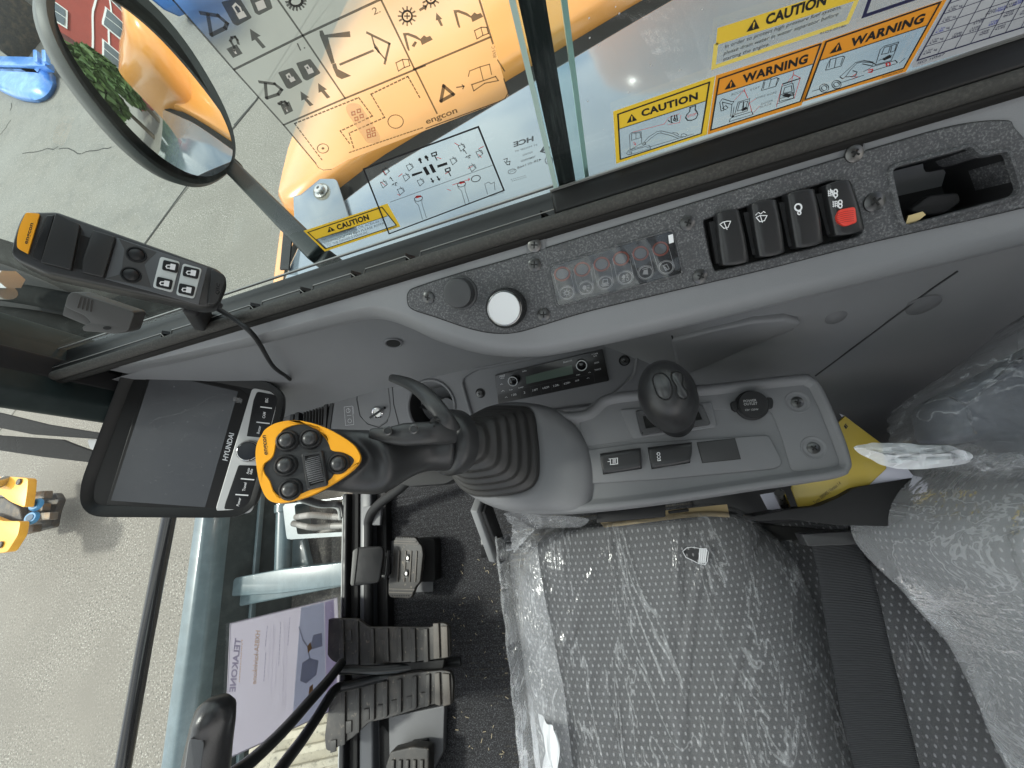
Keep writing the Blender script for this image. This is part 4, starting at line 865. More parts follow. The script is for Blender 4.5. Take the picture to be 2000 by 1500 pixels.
# raised hump that carries the bellows
hm = [(898, 940), (892, 905), (905, 845), (940, 800), (985, 787), (1050, 788), (1100, 806), (1140, 850), (1158, 900), (1160, 960), (1140, 1000), (1060, 1004), (985, 998), (930, 975)]
hm_ = [(p[0], p[1]) for p in cr(hm, 120, True)]
def hoff(ins, dx=0): return [(u + dx, v) for u, v in inset(hm_, ins)]
bel = [(891, 925), (893, 890), (925, 830), (960, 800), (1020, 797), (1046, 806), (1056, 850), (1060, 900), (1056, 940), (1030, 962), (960, 972), (918, 962)]
bel_ = [(p[0], p[1]) for p in cr(bel, 120, True)]
def blend(a, b, f): return [((1 - f) * p[0] + f * q[0], (1 - f) * p[1] + f * q[1]) for p, q in zip(resamp(a, 120), resamp(b, 120))]
def align(a, b):
    a = resamp(a, 120); b = resamp(b, 120); k = min(range(120), key=lambda s: sum((a[i][0] - b[(i + s) % 120][0]) ** 2 + (a[i][1] - b[(i + s) % 120][1]) ** 2 for i in range(0, 120, 10))); return a, b[k:] + b[:k]
A_, B_ = align(hm_, bel_)
def bl(f): return [((1 - f) * p[0] + f * q[0], (1 - f) * p[1] + f * q[1]) for p, q in zip(A_, B_)]
MB().loft([[CO(u, v, h) for u, v in o] for o, h in ((bl(-.02), -.02), (bl(.05), -.004), (bl(.22), .003), (bl(.5), .0085), (bl(.8), .012), (bl(1.0), .013), (bl(1.04), .011))], False, True).build('joystick_mount', trimd, co, smooth=80)
MB().loft([[CO(u, v, h) for u, v in inset(oc_, i_)] for i_, h in ((3, -.05), (3, -.075))], True, True).build('console_underside', blkm, co)
for pp, nm in (([(1165, 1000), (1300, 985), (1300, 1010), (1165, 1022)], 'rail'),):
    MB().slab(pp, ZP(.52), -.02, 0).build(nm, blkm, co, bevel=.002)
cp = CO.up(-.0068)
# lower switch bench (between rim and tray)
MB().slab(rnd([(1142, 880), (1240, 866), (1500, 850), (1528, 905), (1515, 915), (1300, 935), (1150, 945)], 10), cp, 0, .0022).build('switch_bench', trimd, co, bevel=.0016)
MB().slab(rnd([(1130, 812), (1170, 775), (1555, 742), (1575, 750), (1600, 800), (1640, 905), (1628, 913), (1545, 922), (1528, 860), (1505, 800), (1290, 800), (1240, 860), (1140, 872)], 14), cp, 0, .0012).build('upper_bench', trimd, co, bevel=.001)
MB().slab(rnd([(1210, 800), (1390, 785), (1400, 835), (1235, 858)], 8), cp, 0, .0028).build('lever_bezel_base', trimd, co, bevel=.0015)
kk = K(1150, 680, 3.636)
for c_, nm in ((kk([(80, 748), (340, 712), (372, 760), (372, 862), (104, 890)]), 0), (kk([(418, 705), (700, 672), (735, 720), (716, 820), (448, 852)]), 1)):
    cc = [c_[0], c_[1], c_[3], c_[4]] if len(c_) == 5 else c_
    q = [(c_[0][0] + 2, c_[0][1] + 2), (c_[2][0] - 3, c_[1][1] + 1), (c_[3][0] - 1, c_[3][1] - 3), (c_[4][0] + 1, c_[4][1])]
    # the paddle is longer along the console: turn it so that its bowed axis runs lengthwise
    rk = rocker(cp.up(.002), [q[3], q[0], q[1], q[2]], .0075, co); im = MB(); s_ = cp.up(.0098)
    MB().slab(inset(q, -2), cp.up(.0022), 0, .0004).build('switch_gap', hole, rk)
    if nm == 0:
        a = kk([(148, 785), (165, 785), (162, 826), (200, 822), (200, 782), (172, 784)]); im.line(kk([(143, 787), (205, 780)]), s_, .0005); im.line(kk([(152, 827), (205, 821), (203, 782)]), s_, .0007); im.line(kk([(152, 787), (155, 827)]), s_, .0007)
        for k in range(4): im.line(kk([(170, 792 + k * 8), (192, 789 + k * 8)]), s_, .0005)
        im.line(kk([(135, 806), (152, 804)]), s_, .0006)
    else: im.text('ECO', s_, *kk([(512, 800), (505, 738), (488, 802)]), 0, .012)
    im.build('symbol', white, rk, smooth=0)
bc = kk([(770, 672), (1035, 643), (1075, 785), (808, 813)])
MB().slab(inset(bc, -1), cp.up(.0022), 0, .0004).build('blank_gap', hole, co); MB().slab(bc, cp.up(.0022), 0, .0014).build('blank_cover', M('blank_black', (.028, .028, .029), .5, bump=[(700, .2, .0003)]), co, bevel=.0004)
for x, y in ((1478, 385), (1593, 710)):
    u, v = kk([(x, y)])[0]; MB().lathe(cp(u, v, .0004), (0, 0, 1), [(.0125, 0), (.0118, .0014), (.0095, .001), (.0075, -.0004)], 32).build('screw_well', trimd, co, smooth=60); screw(cp.up(.0004), u, v, .0062, co)
# power outlet
u, v = kk([(1150, 410)])[0]; s_ = cp.up(.0012)
po_ = MB().lathe(s_(u, v), (0, 0, 1), [(.0165, 0), (.0165, .004), (.0150, .0052), (.0148, .010), (.0140, .0112), (.004, .0114)], 44).build('power_outlet_cap', blkm, co, smooth=30)
MB().slab(rnd(kk([(1240, 362), (1282, 365), (1292, 392), (1288, 440), (1245, 442)]), 4), s_, .004, .0095).build('cap_tab', blkm, po_, bevel=.001)
MB().slab(rnd(kk([(1000, 392), (1045, 380), (1052, 440), (1040, 460), (1010, 440)]), 3), s_, .0, .006).build('cap_hinge', blkm, po_, bevel=.001)
tx = MB(); s2 = s_.up(.0115)
off = lambda pts: [(a + 3.5, b - 2.5) for a, b in kk(pts)]
off = lambda pts: kk(pts)
for s_t, x0, y0, x1, y1, h_ in (('POWER', 1100, 385, 1192, 378, 17), ('OUTLET', 1102, 407, 1198, 400, 17), ('12V 120W', 1112, 446, 1206, 440, 13)):
    a, b, t = off([(x0, y0), (x1, y1), (x0 - 2, y0 - h_)]); tx.text(s_t, s2, a, b, t, 0, .008)
tx.build('lettering', M('print_grey', (.35, .35, .35), .6), po_, smooth=0)
# seam, printing and the bracket below the console
MB().beam(P(930, 985, .60), P(965, 1085, .72), .012, .026).build('hinge_arm', M('arm_grey', (.22, .225, .23), .45), co, bevel=.002)
MB().beam(P(948, 985, .61), P(985, 1085, .73), .006, .03).build('hinge_arm_flange', blkm, co, bevel=.001)
c1_, c2_ = P(950, 1068, .72), P(1010, 1062, .74)
MB().lathe(c1_, c2_ - c1_, [(.018, -.010), (.018, .004), (.014, .006)], 24).build('hinge_washer', blkm, co)
MB().lathe(c1_, c2_ - c1_, [(.0128, .006), (.0128, .030), (.0105, .031), (.0105, .034), (.0128, .035), (.0128, .09)], 28).build('hinge_bolt', chrome, co, smooth=30)
MB().lathe(P(948, 1057, .70), c1_ - c2_, [(.009, 0), (.009, .008)], 6).build('hinge_nut', steel, co, smooth=20)
# ================================================================== blade lever
lv = thing('blade_lever', 'short black ball shaped lever knob with two thumb buttons on the armrest console', 'lever')
bz = [(1240, 803), (1370, 790), (1388, 830), (1252, 852)]
MB().rings([(rnd(bz, 3), .0), (rnd(bz, 3), .003), (inset(rnd(bz, 3), 2), .005), (inset(rnd(bz, 3), 12), .0045), (inset(rnd(bz, 3), 13), -.004)], cp.up(.002), 60, False, True).build('lever_bezel', M('bezel', (.06, .06, .063), .45), lv, smooth=40)
MB().slab([(1251, 806), (1368, 794), (1373, 822), (1256, 838)], cp.up(.004), 0, .0006).build('lever_slot', hole, lv)
b0 = cp(1318, 815, .004); ax = Vector((-.25, .02, 1)).normalized(); kc_ = P(1305, 776, .39)
ax = (kc_ - b0).normalized()
x, y, z = basis(ax, (0, 1, 0)); L_ = (kc_ - b0).length
prof = [(.0215, .10), (.0225, .14), (.021, .22), (.0205, .40), (.0225, .55), (.0262, .75), (.0280, .95), (.0275, 1.15), (.0245, 1.32), (.018, 1.45), (.009, 1.50), (.002, 1.515)]
prof = [(r * 1.06, h) for r, h in prof]
rr = [[b0 + (x * math.cos(t) * r * .9 + y * math.sin(t) * r * 1.12) + z * (h * L_) for t in [2 * math.pi * k / 40 for k in range(40)]] for r, h in prof]
knb = M('knob_black', (.014, .014, .015), .38, bump=[(500, .15, .0003), (60, .06, .0006)])
kob = MB().loft(rr).build('lever_knob', knb, lv, smooth=80)
def on_knob(u, v, off=0):
    r = ray(u, v).normalized(); h, l, n_, i_ = kob.ray_cast(C, r, depsgraph=bpy.context.evaluated_depsgraph_get())
    if h: return l + n_ * off
    r = ray(u, v).normalized(); c_ = kc_; oc2 = C - c_; b_ = r.dot(oc2); R_ = .0292; d_ = b_ * b_ - (oc2.length_squared - R_ * R_); t = -b_ - math.sqrt(max(0, d_)); p = C + r * t; return p + (p - c_).normalized() * off
for pts, nm in (([(1276, 742), (1282, 732), (1296, 731), (1308, 745), (1312, 765), (1308, 777), (1298, 780), (1286, 772), (1280, 758)], 'thumb_button'), ([(1312, 730), (1320, 727), (1330, 731), (1333, 742), (1331, 752), (1340, 765), (1340, 775), (1332, 778), (1323, 770), (1322, 755), (1314, 742)], 'rocker_button')):
    q = [(p[0], p[1]) for p in cr(pts, 28, True)]; MB().loft([[on_knob(a, b, -.003) for a, b in q], [on_knob(a, b, .0008) for a, b in q], [on_knob(a, b, .0016) for a, b in inset(q, 2)]]).build(nm, M(nm, (.03, .03, .031), .32, bump=[(500, .1, .0002)]), lv, smooth=60)
    MB().tube([on_knob(a, b, .0003) for a, b in inset(q, -1.5)] + [on_knob(*inset(q, -1.5)[0], .0003)], .0005, 6).build('button_seam', hole, lv)
# ================================================================== right joystick with rotator grip
js = thing('joystick', 'right joystick with yellow rimmed button head, finger guard and ribbed rubber boot', 'joystick')
# rubber boot: square bellows narrowing to the collar
def clerp(a, b, f): return a + (b - a) * f
pb = P(972, 890, .45); pt = P(905, 862, .385)
nb = 13; rr = []
import math as _m
axB = (pt - pb)
BO = resamp(bel_, 96)
cB = Vector((sum(p[0] for p in BO) / 96, sum(p[1] for p in BO) / 96))
b3 = [CO(u, v, .012) for u, v in BO]; cb3 = sum(b3, Vector()) / 96
for k in range(nb):
    f = k / (nb - 1); sc_ = (1 - f) * 1.0 + f * .36
    if k % 2: sc_ += .035
    else: sc_ -= .02
    for dz, ds in ((-.0012, 0), (.0012, 0)):
        c_ = cb3 + (pt - cb3) * f + Vector((0, 0, dz))
        ring = []
        for i, p in enumerate(b3):
            d = (p - cb3) * (sc_ + ds); rd = Vector((d.x, d.y, 0))
            if f > .70:
                L = rd.length; R_ = .050 * sc_; rd = rd.lerp(rd.normalized() * R_, (f - .70) / .30)
            ring.append(c_ + rd)
        rr.append(ring)
rr = [[p + Vector((0, 0, -.004)) for p in rr[0]]] + rr
bootm = M('boot_rubber', (.026, .025, .024), .45, bump=[(500, .15, .0004), (80, .05, .001)])
MB().loft(rr, False, True).build('rubber_boot', bootm, js, smooth=180, sub=1)
# handle: loft along the stick
cs = [((650, 900), .300), ((690, 905), .305), ((725, 900), .318), ((760, 890), .332), ((795, 878), .346), ((830, 868), .358), ((862, 864), .368), ((885, 862), .375)]
rad = [r * 1.2 for r in (.030, .0315, .0275, .0225, .0195, .0195, .022, .025)]
ctr = [P(u, v + 6, d) for (u, v), d in cs]
# head plate frame
JP = Plane(P(603, 900, .262), (.50, -.08, .86))
head = [(512, 850), (520, 838), (542, 826), (575, 821), (612, 827), (650, 842), (688, 866), (702, 884), (705, 896), (698, 910), (680, 926), (650, 946), (615, 965), (580, 977), (547, 983), (525, 976), (512, 955), (504, 925), (500, 890), (503, 866)]
hd = [(p[0], p[1]) for p in cr(head, 96, True)]
hc = sum((JP(u, v) for u, v in hd), Vector()) / 96
H0 = [JP(u, v, .0) for u, v in hd]
grip = M('grip_black', (.022, .022, .023), .40, bump=[(700, .2, .0003)])
def circ_at(c, t, r, ref, n=96, sx=1.0):
    t = t.normalized(); out = []
    for p in ref:
        d = p - hc; d = d - t * d.dot(t); out.append(c + d.normalized() * r)
    return out
rings = [[hc + (p - hc) * 1.0 + JP.n * 0.0 for p in H0], [hc + (p - hc) * 1.012 + JP.n * -.003 for p in H0], [hc + (p - hc) * 1.0 + JP.n * -.012 for p in H0]]
down = (ctr[-1] - ctr[2]).normalized()
lowc = [hc + JP.n * -.024 + Vector((.006, .0, 0)), hc + JP.n * -.036 + Vector((.02, .003, 0))]
for c_, f in ((lowc[0], .90), (lowc[1], .76)): rings.append([c_ + (p - hc) * f for p in H0])
for i in range(2, len(ctr)):
    t = (ctr[min(i + 1, len(ctr) - 1)] - ctr[i - 1]); rings.append(circ_at(ctr[i], t, rad[i], H0))
hb = MB().loft(rings, True, True).build('handle', grip, js, smooth=180, sub=2)
# yellow rim and dark button field
inner = [(548, 848), (560, 836), (590, 828), (622, 834), (638, 850), (644, 868), (650, 880), (672, 884), (690, 894), (691, 905), (676, 920), (655, 926), (645, 938), (612, 955), (578, 969), (552, 974), (537, 964), (528, 940), (518, 925), (515, 910), (522, 902), (530, 896), (536, 886), (540, 866)]
inn = [(p[0], p[1]) for p in cr(inner, 96, True)]
MB().loft([[JP(u, v, h) for u, v in q] for q, h in ((inset(hd, -.5), -.002), (inset(hd, .2), .0012), (inset(hd, 1.2), .0024), (inn, .0024), (inset(inn, 1), .0008))], False, False).build('yellow_rim', eyel, js, smooth=40)
MB().slab(inn, JP, -.001, .0010).build('button_field', grip, js)
JB = JP.up(.0010)
for u, v, r in ((562, 861, .0088), (607, 857, .0088), (559, 909, .0088), (568, 956, .0088), (662, 906, .0088)):
    b_ = MB().lathe(JB(u, v), JP.n, [(r * 1.02, 0), (r * .98, .0018), (r * .84, .0030), (r * .74, .0026), (r * .70, .0018)], 36).build('push_button', grip, js, smooth=60)
    MB().lathe(JB(u, v, .0015), JP.n, [(r * .67, 0), (r * .66, .0022), (r * .56, .0036), (r * .35, .0046), (r * .1, .0050)], 32).build('button_cap', M('cap_black', (.03, .03, .031), .33, bump=[(700, .1, .0002)]), b_, smooth=60)
ro = rnd([(590, 886), (632, 879), (643, 948), (602, 958)], 5)
rl = MB().rings([(ro, .0), (ro, .003), (inset(ro, 3), .0042), (inset(ro, 7), .0042), (inset(ro, 8), .0)], JB, 60, False, True).build('roller_frame', grip, js, smooth=40)
ra_, rb_ = JB(611, 889, -.003), JB(622, 947, -.003); dirr = (rb_ - ra_); Lr = dirr.length; ax_ = dirr.normalized(); sd_ = JP.n.cross(ax_)
MB().box((ra_ + rb_) / 2 + JP.n * .0045, (.0125, Lr * .96, .002), (sd_, ax_, JP.n)).build('roller_slot', hole, rl)
mb = MB()
for k in range(15):
    f = (k + .5) / 15; c_ = ra_ + dirr * f; hh = .0118 * math.sin(math.pi * (.12 + .76 * f)) - .0035
    mb.box(c_ + JP.n * (.003 + hh * .62), (.0115, Lr / 15 * .52, .003), (sd_, ax_, JP.n))
    mb.box(c_ + JP.n * (.0015 + hh * .55), (.0112, Lr / 15 * 1.0, .003), (sd_, ax_, JP.n))
mb.build('thumb_roller', M('roller_grey', (.13, .13, .135), .35), rl, bevel=.0004, seg=1)
MB().text('engcon', JP, (525, 889), (521, 851), (516, 889), .0027, .018).build('lettering', ink, js, smooth=0)
# finger guard loop
gp = [P(885, 842, .335), P(872, 822, .325), P(852, 795, .322), P(828, 768, .325), P(800, 750, .332), P(775, 741, .340), P(762, 738, .345)]
gp = cr(gp, 36); gr = [.0040 + .0042 * min(1, (1 - i / 35) * 1.7) ** 1.2 if i < 34 else .0036 for i in range(36)]
gd = MB(); rs_ = []
for i, p in enumerate(gp):
    t = (gp[min(35, i + 1)] - gp[max(0, i - 1)]).normalized(); s1_ = t.cross((C - p).normalized()).normalized(); s2_ = t.cross(s1_)
    rs_.append([p + s1_ * math.cos(q) * gr[i] * 1.0 + s2_ * math.sin(q) * gr[i] * .5 for q in [2 * math.pi * k / 18 for k in range(18)]])
gd.loft(rs_); gdo = gd.build('finger_guard', grip, js, smooth=80)
gp2 = cr([P(722, 846, .300), P(760, 850, .305), P(800, 848, .310), P(840, 846, .318), P(868, 846, .328), P(886, 844, .336)], 24)
rs_ = []
for i, p in enumerate(gp2):
    t = (gp2[min(23, i + 1)] - gp2[max(0, i - 1)]).normalized(); s1_ = t.cross((C - p).normalized()).normalized(); s2_ = t.cross(s1_); g_ = .004 + .0065 * min(1, i / 8)
    rs_.append([p + s1_ * math.cos(q) * g_ + s2_ * math.sin(q) * g_ * .5 for q in [2 * math.pi * k / 18 for k in range(18)]])
MB().loft(rs_).build('guard_clamp', grip, js, smooth=80)
gq = MB()
for u, v in ((757, 841), (808, 838)):
    p = P(u, v, .297); MB().lathe(p - (p - C).normalized() * .002, (C - p), [(.0042, -.006), (.0042, .001), (.0030, .0016), (.0028, .0004)], 20).build('guard_screw', scr, js)
for u, v in ((842, 827), (848, 832), (855, 822), (849, 815), (838, 836)):
    p = P(u, v, .318); gq.lathe(p - (p - C).normalized() * .003, (C - p), [(.0011, -.004), (.0011, .0012)], 10)
gq.build('guard_holes', hole, js)
for k in range(5):
    u0, v0 = 846 - k * 9, 782 - k * 7
    MB().tube([P(u0 + a * 26 + k * 0, v0 + 22 * a + 3 * math.sin(a * 3), .3125) for a in [j / 5 for j in range(6)]], .0004, 5).build('guard_groove', hole, js) if False else None
# collar under the handle
cA, cBk = P(868, 864, .368), P(905, 862, .392); ca = (cA - cBk).normalized()
MB().lathe(cA, ca, [(.030, -.020), (.0345, -.017), (.0350, -.004), (.0325, .001), (.0260, .004), (.020, .004)], 44, 1.0).build('collar', grip, js, smooth=45)
# lower adjuster seen under the grip
MB().slab(rnd([(775, 920), (880, 905), (905, 925), (870, 945), (800, 950), (770, 942)], 8), ZP(.60), -.02, 0).build('bracket_plate', blkm, js, bevel=.004)
# ================================================================== monitor
mo = thing('display_monitor', 'black framed dash monitor with scratched dark screen, silver key strip and chrome dial', 'monitor')
p0 = P(350, 860, .40)
MP = Plane(p0, (.62, -.22, .76))
mo_out = rnd([(275, 702), (300, 700), (520, 742), (556, 765), (556, 800), (500, 990), (470, 1010), (420, 1012), (185, 1010), (160, 985), (163, 940), (245, 720)], [16, 16, 22, 20, 18, 16, 18, 14, 28, 22, 22, 30])
scr_o = [(299, 728), (463, 764), (470, 790), (405, 992), (400, 990), (219, 977)]
scq = [(299, 728), (466, 765), (402, 990), (219, 977)]
inn_ = rnd([(288, 715), (475, 752), (540, 768), (545, 790), (492, 985), (470, 998), (205, 992), (192, 985)], [10, 10, 10, 10, 10, 10, 10, 14])
mbk_ = M('monitor_black', (.011, .011, .011), .38, spec=.35, bump=[(500, .1, .0003)])
r_out = resamp(mo_out, 140)
MB().rings([(inset(mo_out, 8), -.030), (inset(mo_out, 1), -.022), (mo_out, -.004), (inset(mo_out, 2), .001), (inset(mo_out, 8), .0020)], MP, 140, True, True).build('monitor_body', mbk_, mo, smooth=50)
# raised rim around the screen with a real hood lip
def lipring(o, a, b, h, nm): MB().rings([(o, .0015), (inset(o, a * .3), h), (inset(o, a), h * .95), (inset(o, b), .0022)], MP, 140, False, False).build(nm, mbk_, mo, smooth=60)
lipring(inset(mo_out, 1), 5, 22, .0085, 'monitor_rim')
MB().slab([(292, 722), (470, 760), (490, 775), (425, 1000), (210, 985)], MP, .0015, .0030).build('bezel', mbk_, mo, bevel=.0008)
scm = M('screen_dark', (.065, .067, .072), .13, coat=0, roughvar=(14, .10, .22))
SCP = MP.up(.0031)
MB().slab(scq, MP, .0029, .0034).build('screen', scm, mo)
# scratches and scuffs on the screen film
sc_m = M('scratch', (.55, .55, .56), .5, alpha=.22); mb = MB(); S2 = MP.up(.0036)
kq = K(150, 680)
mb.line(kq(cr_ if False else [(515, 560), (600, 510), (760, 475), (880, 425), (960, 370), (1060, 335), (1090, 345)]), S2, .0004)
rq = random.Random(5)
for k in range(46):
    a, b = rq.random() * .9 + .05, rq.random() * .9 + .05
    p = Vector(scq[0]).lerp(Vector(scq[1]), a).lerp(Vector(scq[3]).lerp(Vector(scq[2]), a), b); an = rq.uniform(-.5, .5); L = rq.uniform(6, 34)
    q = p + Vector((math.cos(an), math.sin(an))) * L
    if q.x < 460 - (q.y - 740) * .26: mb.line([tuple(p), tuple((p + q) / 2 + Vector((0, 1))), tuple(q)], S2, rq.choice((.00012, .0002)))
for k in range(26):
    a, b = rq.random() * .9 + .05, rq.random() * .9 + .05
    p = Vector(scq[0]).lerp(Vector(scq[1]), a).lerp(Vector(scq[3]).lerp(Vector(scq[2]), a), b); mb.flat(ell(p.x, p.y, 1.1, 1.1, 0, 8), S2)
mb.build('scratches', sc_m, mo, smooth=0)
MB().flat(kq([(1150, 355), (1215, 370), (1205, 405), (1142, 388)]), S2).build('tape_tab', M('tape', (.4, .4, .4), .5, alpha=.3), mo, smooth=0)
ks = kq([(1290, 292), (1480, 330), (1505, 360), (1500, 400), (1290, 1190), (1250, 1208), (1040, 1200), (1025, 1170)])
kso = rnd(ks, [8, 8, 8, 6, 10, 8, 5, 5])
MB().slab(kso, MP, .002, .0048).build('key_strip_frame', M('strip_silver', (.50, .505, .50), .4, .2), mo, bevel=.0008)
kin = rnd(kq([(1325, 322), (1450, 345), (1478, 370), (1250, 1170), (1220, 1182), (1085, 1175), (1095, 1140)]), [5, 6, 6, 6, 5, 4, 4])
kn1 = rnd(kq([(1325, 320), (1450, 343), (1476, 372), (1400, 660), (1250, 645), (1300, 380)]), [5, 6, 6, 2, 2, 4]); kn2 = rnd(kq([(1190, 855), (1345, 860), (1262, 1150), (1222, 1180), (1085, 1175), (1095, 1130)]), [4, 4, 6, 6, 4, 4])
for q in (kn1, kn2): MB().slab(q, MP, .0045, .0056).build('key_strip', blk, mo, bevel=.0004)
MT = MP.up(.0057); mb = MB(); md = MB()
for a, b in (((1348, 430), (1425, 440)), ((1320, 542), (1408, 552)), ((1205, 956), (1295, 964)), ((1166, 1072), (1252, 1078))): mb.line(kq([a, b]), MT, .0017)
for a, b in (((1312, 428), (1458, 450)), ((1285, 540), (1420, 565)), ((1165, 952), (1320, 972)), ((1125, 1068), (1290, 1082))): md.line(kq([a, b]), MT, .0004, -.0001)
mb.build('key_marks', white, mo, smooth=0); md.build('key_gaps', hole, mo, smooth=0)
tx = MB()
def mt_(s, x0, y0, x1, y1, hgt, b_=.015):
    (a, b) = kq([(x0, y0), (x1, y1)]); d = Vector(b) - Vector(a); nn = Vector((d.y, -d.x)).normalized() * hgt / 3.75; t = (a[0] + nn.x, a[1] + nn.y)
    tx.text(s, MT, a, b, t, .0001, b_)
mt_('ESC', 1400, 398, 1402, 366, 20); mt_('CAM', 1378, 514, 1385, 470, 20); mt_('Buzzer', 1336, 628, 1350, 572, 20); mt_('Auto', 1258, 924, 1268, 880, 18); mt_('Idle', 1282, 924, 1290, 886, 18)
mt_('Travel', 1232, 1048, 1244, 986, 20); mt_('Power', 1188, 1158, 1204, 1098, 20)
tx.build('key_lettering', white, mo, smooth=0)
tx = MB(); MT0, MT = MT, MP.up(.0034); tx2 = tx
(a, b) = kq([(1102, 826), (1152, 626)]); tx.text('HYUNDAI', MP.up(.0034), a, b, (a[0] - 9.5, a[1] - 2), 0, .022); tx.build('lettering', silver, mo, smooth=0); MT = MT0
u, v = kq([(1262, 752)])[0]; c_ = MP(u + 2, v, .004)
dl = MB().lathe(c_, MP.n, [(.0165, 0), (.0170, .002), (.0160, .006), (.0150, .011), (.0135, .013)], 44).build('jog_dial', M('dial_chrome', (.55, .54, .53), .1, 1), mo, smooth=60)
MB().lathe(c_ + MP.n * .013, MP.n, [(.0133, 0), (.0125, .0012), (.004, .0014)], 40).build('dial_cap', blkg, dl)
MB().beam(MP(330, 880, -.03), P(300, 800, .55), .05, .03).build('monitor_arm', mbk_, mo, bevel=.006)
# ================================================================== remote box on its own cradle
rc = thing('rotator_control_box', 'long black handheld control box with yellow end badge and four white padlock keys', 'control box')
BPn = Plane(P(235, 520, .165), (.80, -.25, .55))
box_o = [(22, 498), (24, 478), (35, 440), (48, 415), (112, 414), (425, 525), (442, 540), (443, 562), (426, 600), (400, 603), (90, 535), (35, 510)]
bo = rnd(box_o, [5, 12, 12, 6, 6, 8, 6, 6, 8, 8, 8, 6])
cbm = M('control_black', (.020, .020, .020), .38, bump=[(600, .15, .0003)])
MB().rings([(inset(bo, 6), -.024), (inset(bo, 1), -.018), (bo, -.002), (inset(bo, 2), .001), (inset(bo, 6), .0018)], BPn, 120, True, True).build('case', cbm, rc, smooth=50)
MB().flat([], BPn) if False else None
k6 = K(0, 380)
MB().slab(rnd(k6([(200, 145), (290, 152), (300, 156), (215, 445), (150, 410), (135, 395), (135, 330), (155, 240)]), [4, 4, 2, 2, 4, 4, 8, 8]), BPn, .001, .0032).build('badge', eyel, rc, bevel=.0006)
(a, b) = k6([(200, 364), (244, 212)]); MB().text('engcon', BPn.up(.0034), a, b, (a[0] - 7.5, a[1] - 2), 0, .018).build('lettering', ink, rc, smooth=0)
MB().slab(rnd(k6([(425, 160), (600, 245), (535, 570), (318, 515)]), 3), BPn, .001, .0065).build('thumb_block', cbm, rc, bevel=.0015)
MB().slab(rnd(k6([(690, 280), (855, 330), (768, 622), (612, 585), (615, 500)]), 3), BPn, .001, .0060).build('thumb_block', cbm, rc, bevel=.0015)
MB().slab(k6([(600, 305), (680, 330), (615, 560), (545, 545)]), BPn, .001, .0022).build('recess', hole, rc)
MB().slab(k6([(345, 165), (415, 160), (318, 510), (240, 470)]), BPn, .001, .0035).build('end_ramp', blk, rc, bevel=.001)
MB().slab(k6([(862, 325), (1520, 540), (1455, 812), (775, 625)]), BPn, .0015, .0028).build('keypad', M('keypad_grey', (.085, .09, .095), .4), rc, bevel=.0004)
MB().slab(k6([(875, 335), (1150, 430), (1060, 520), (1110, 690), (780, 622), (890, 590), (915, 410)]), BPn, .0027, .0030).build('keypad_print', M('keypad_dark', (.05, .05, .05), .45), rc)
BK = BPn.up(.0028)
for x, y in ((1000, 441), (960, 588)):
    u, v = k6([(x, y)])[0]; MB().lathe(BK(u, v), BPn.n, [(.0062, 0), (.0060, .0012), (.0052, .0012), (.0050, .0004), (.0046, .0010), (.001, .0016)], 32).build('round_key', blk, rc, smooth=50)
for q in (k6([(1175, 455), (1320, 495), (1262, 720), (1118, 680)]), k6([(1340, 505), (1480, 545), (1422, 765), (1288, 735)])):
    MB().slab(rnd(q, 6), BK, 0, .0010).build('key_surround', M('key_white', (.55, .58, .57), .45), rc, bevel=.0003)
im = MB()
for x, y in ((1250, 528), (1205, 650), (1400, 572), (1367, 697)):
    u, v = k6([(x, y)])[0]; q = [(u - 14, v - 12), (u + 17, v - 5), (u + 13, v + 14), (u - 17, v + 7)]
    MB().slab(rnd(q, 4), BK, .0008, .0024).build('lock_key', blk, rc, bevel=.0005)
    f_ = BK.up(.0025); im.flat([(u + 0, v - 6), (u + 10, v - 4), (u + 8, v + 7), (u - 2, v + 5)], f_); im.line([(u - 1, v - 3), (u - 7, v - 3), (u - 9, v + 0), (u - 7, v + 3), (u - 2, v + 3)], f_, .0008)
im.build('padlock_symbols', white, rc, smooth=0)
MB().slab(rnd(k6([(1550, 552), (1640, 595), (1655, 640), (1600, 790), (1575, 815), (1515, 810)]), 5), BPn, .001, .0045).build('end_cap', cbm, rc, bevel=.0012)
(a, b) = k6([(1602, 735), (1612, 655)]); MB().text('QSC', BPn.up(.0047), a, b, (a[0] - 6.5, a[1] - 2.2), 0, .004).build('cap_mark', blkg, rc, smooth=0)
MB().beam(BPn(380, 580, -.022), GL(395, 612) + Vector((0, -.012, -.004)), .022, .012).build('cradle', blkm, rc, bevel=.003)
cab_ = [BPn(430, 590, -.012), SH(448, 594, .02), SH(480, 622, .014), SH(515, 655, .012), on_wall(545, 692) + Vector((0, -.02, .008)), on_wall(567, 724) + Vector((0, -.012, .004)), LO(575, 748, .006), LO(560, 772, .003)]
tag(MB().tube(cr(cab_, 60), .0026, 10).build('cable', blkm, smooth=60), 'thin black cable hanging from the control box down into the dash', 'cable')
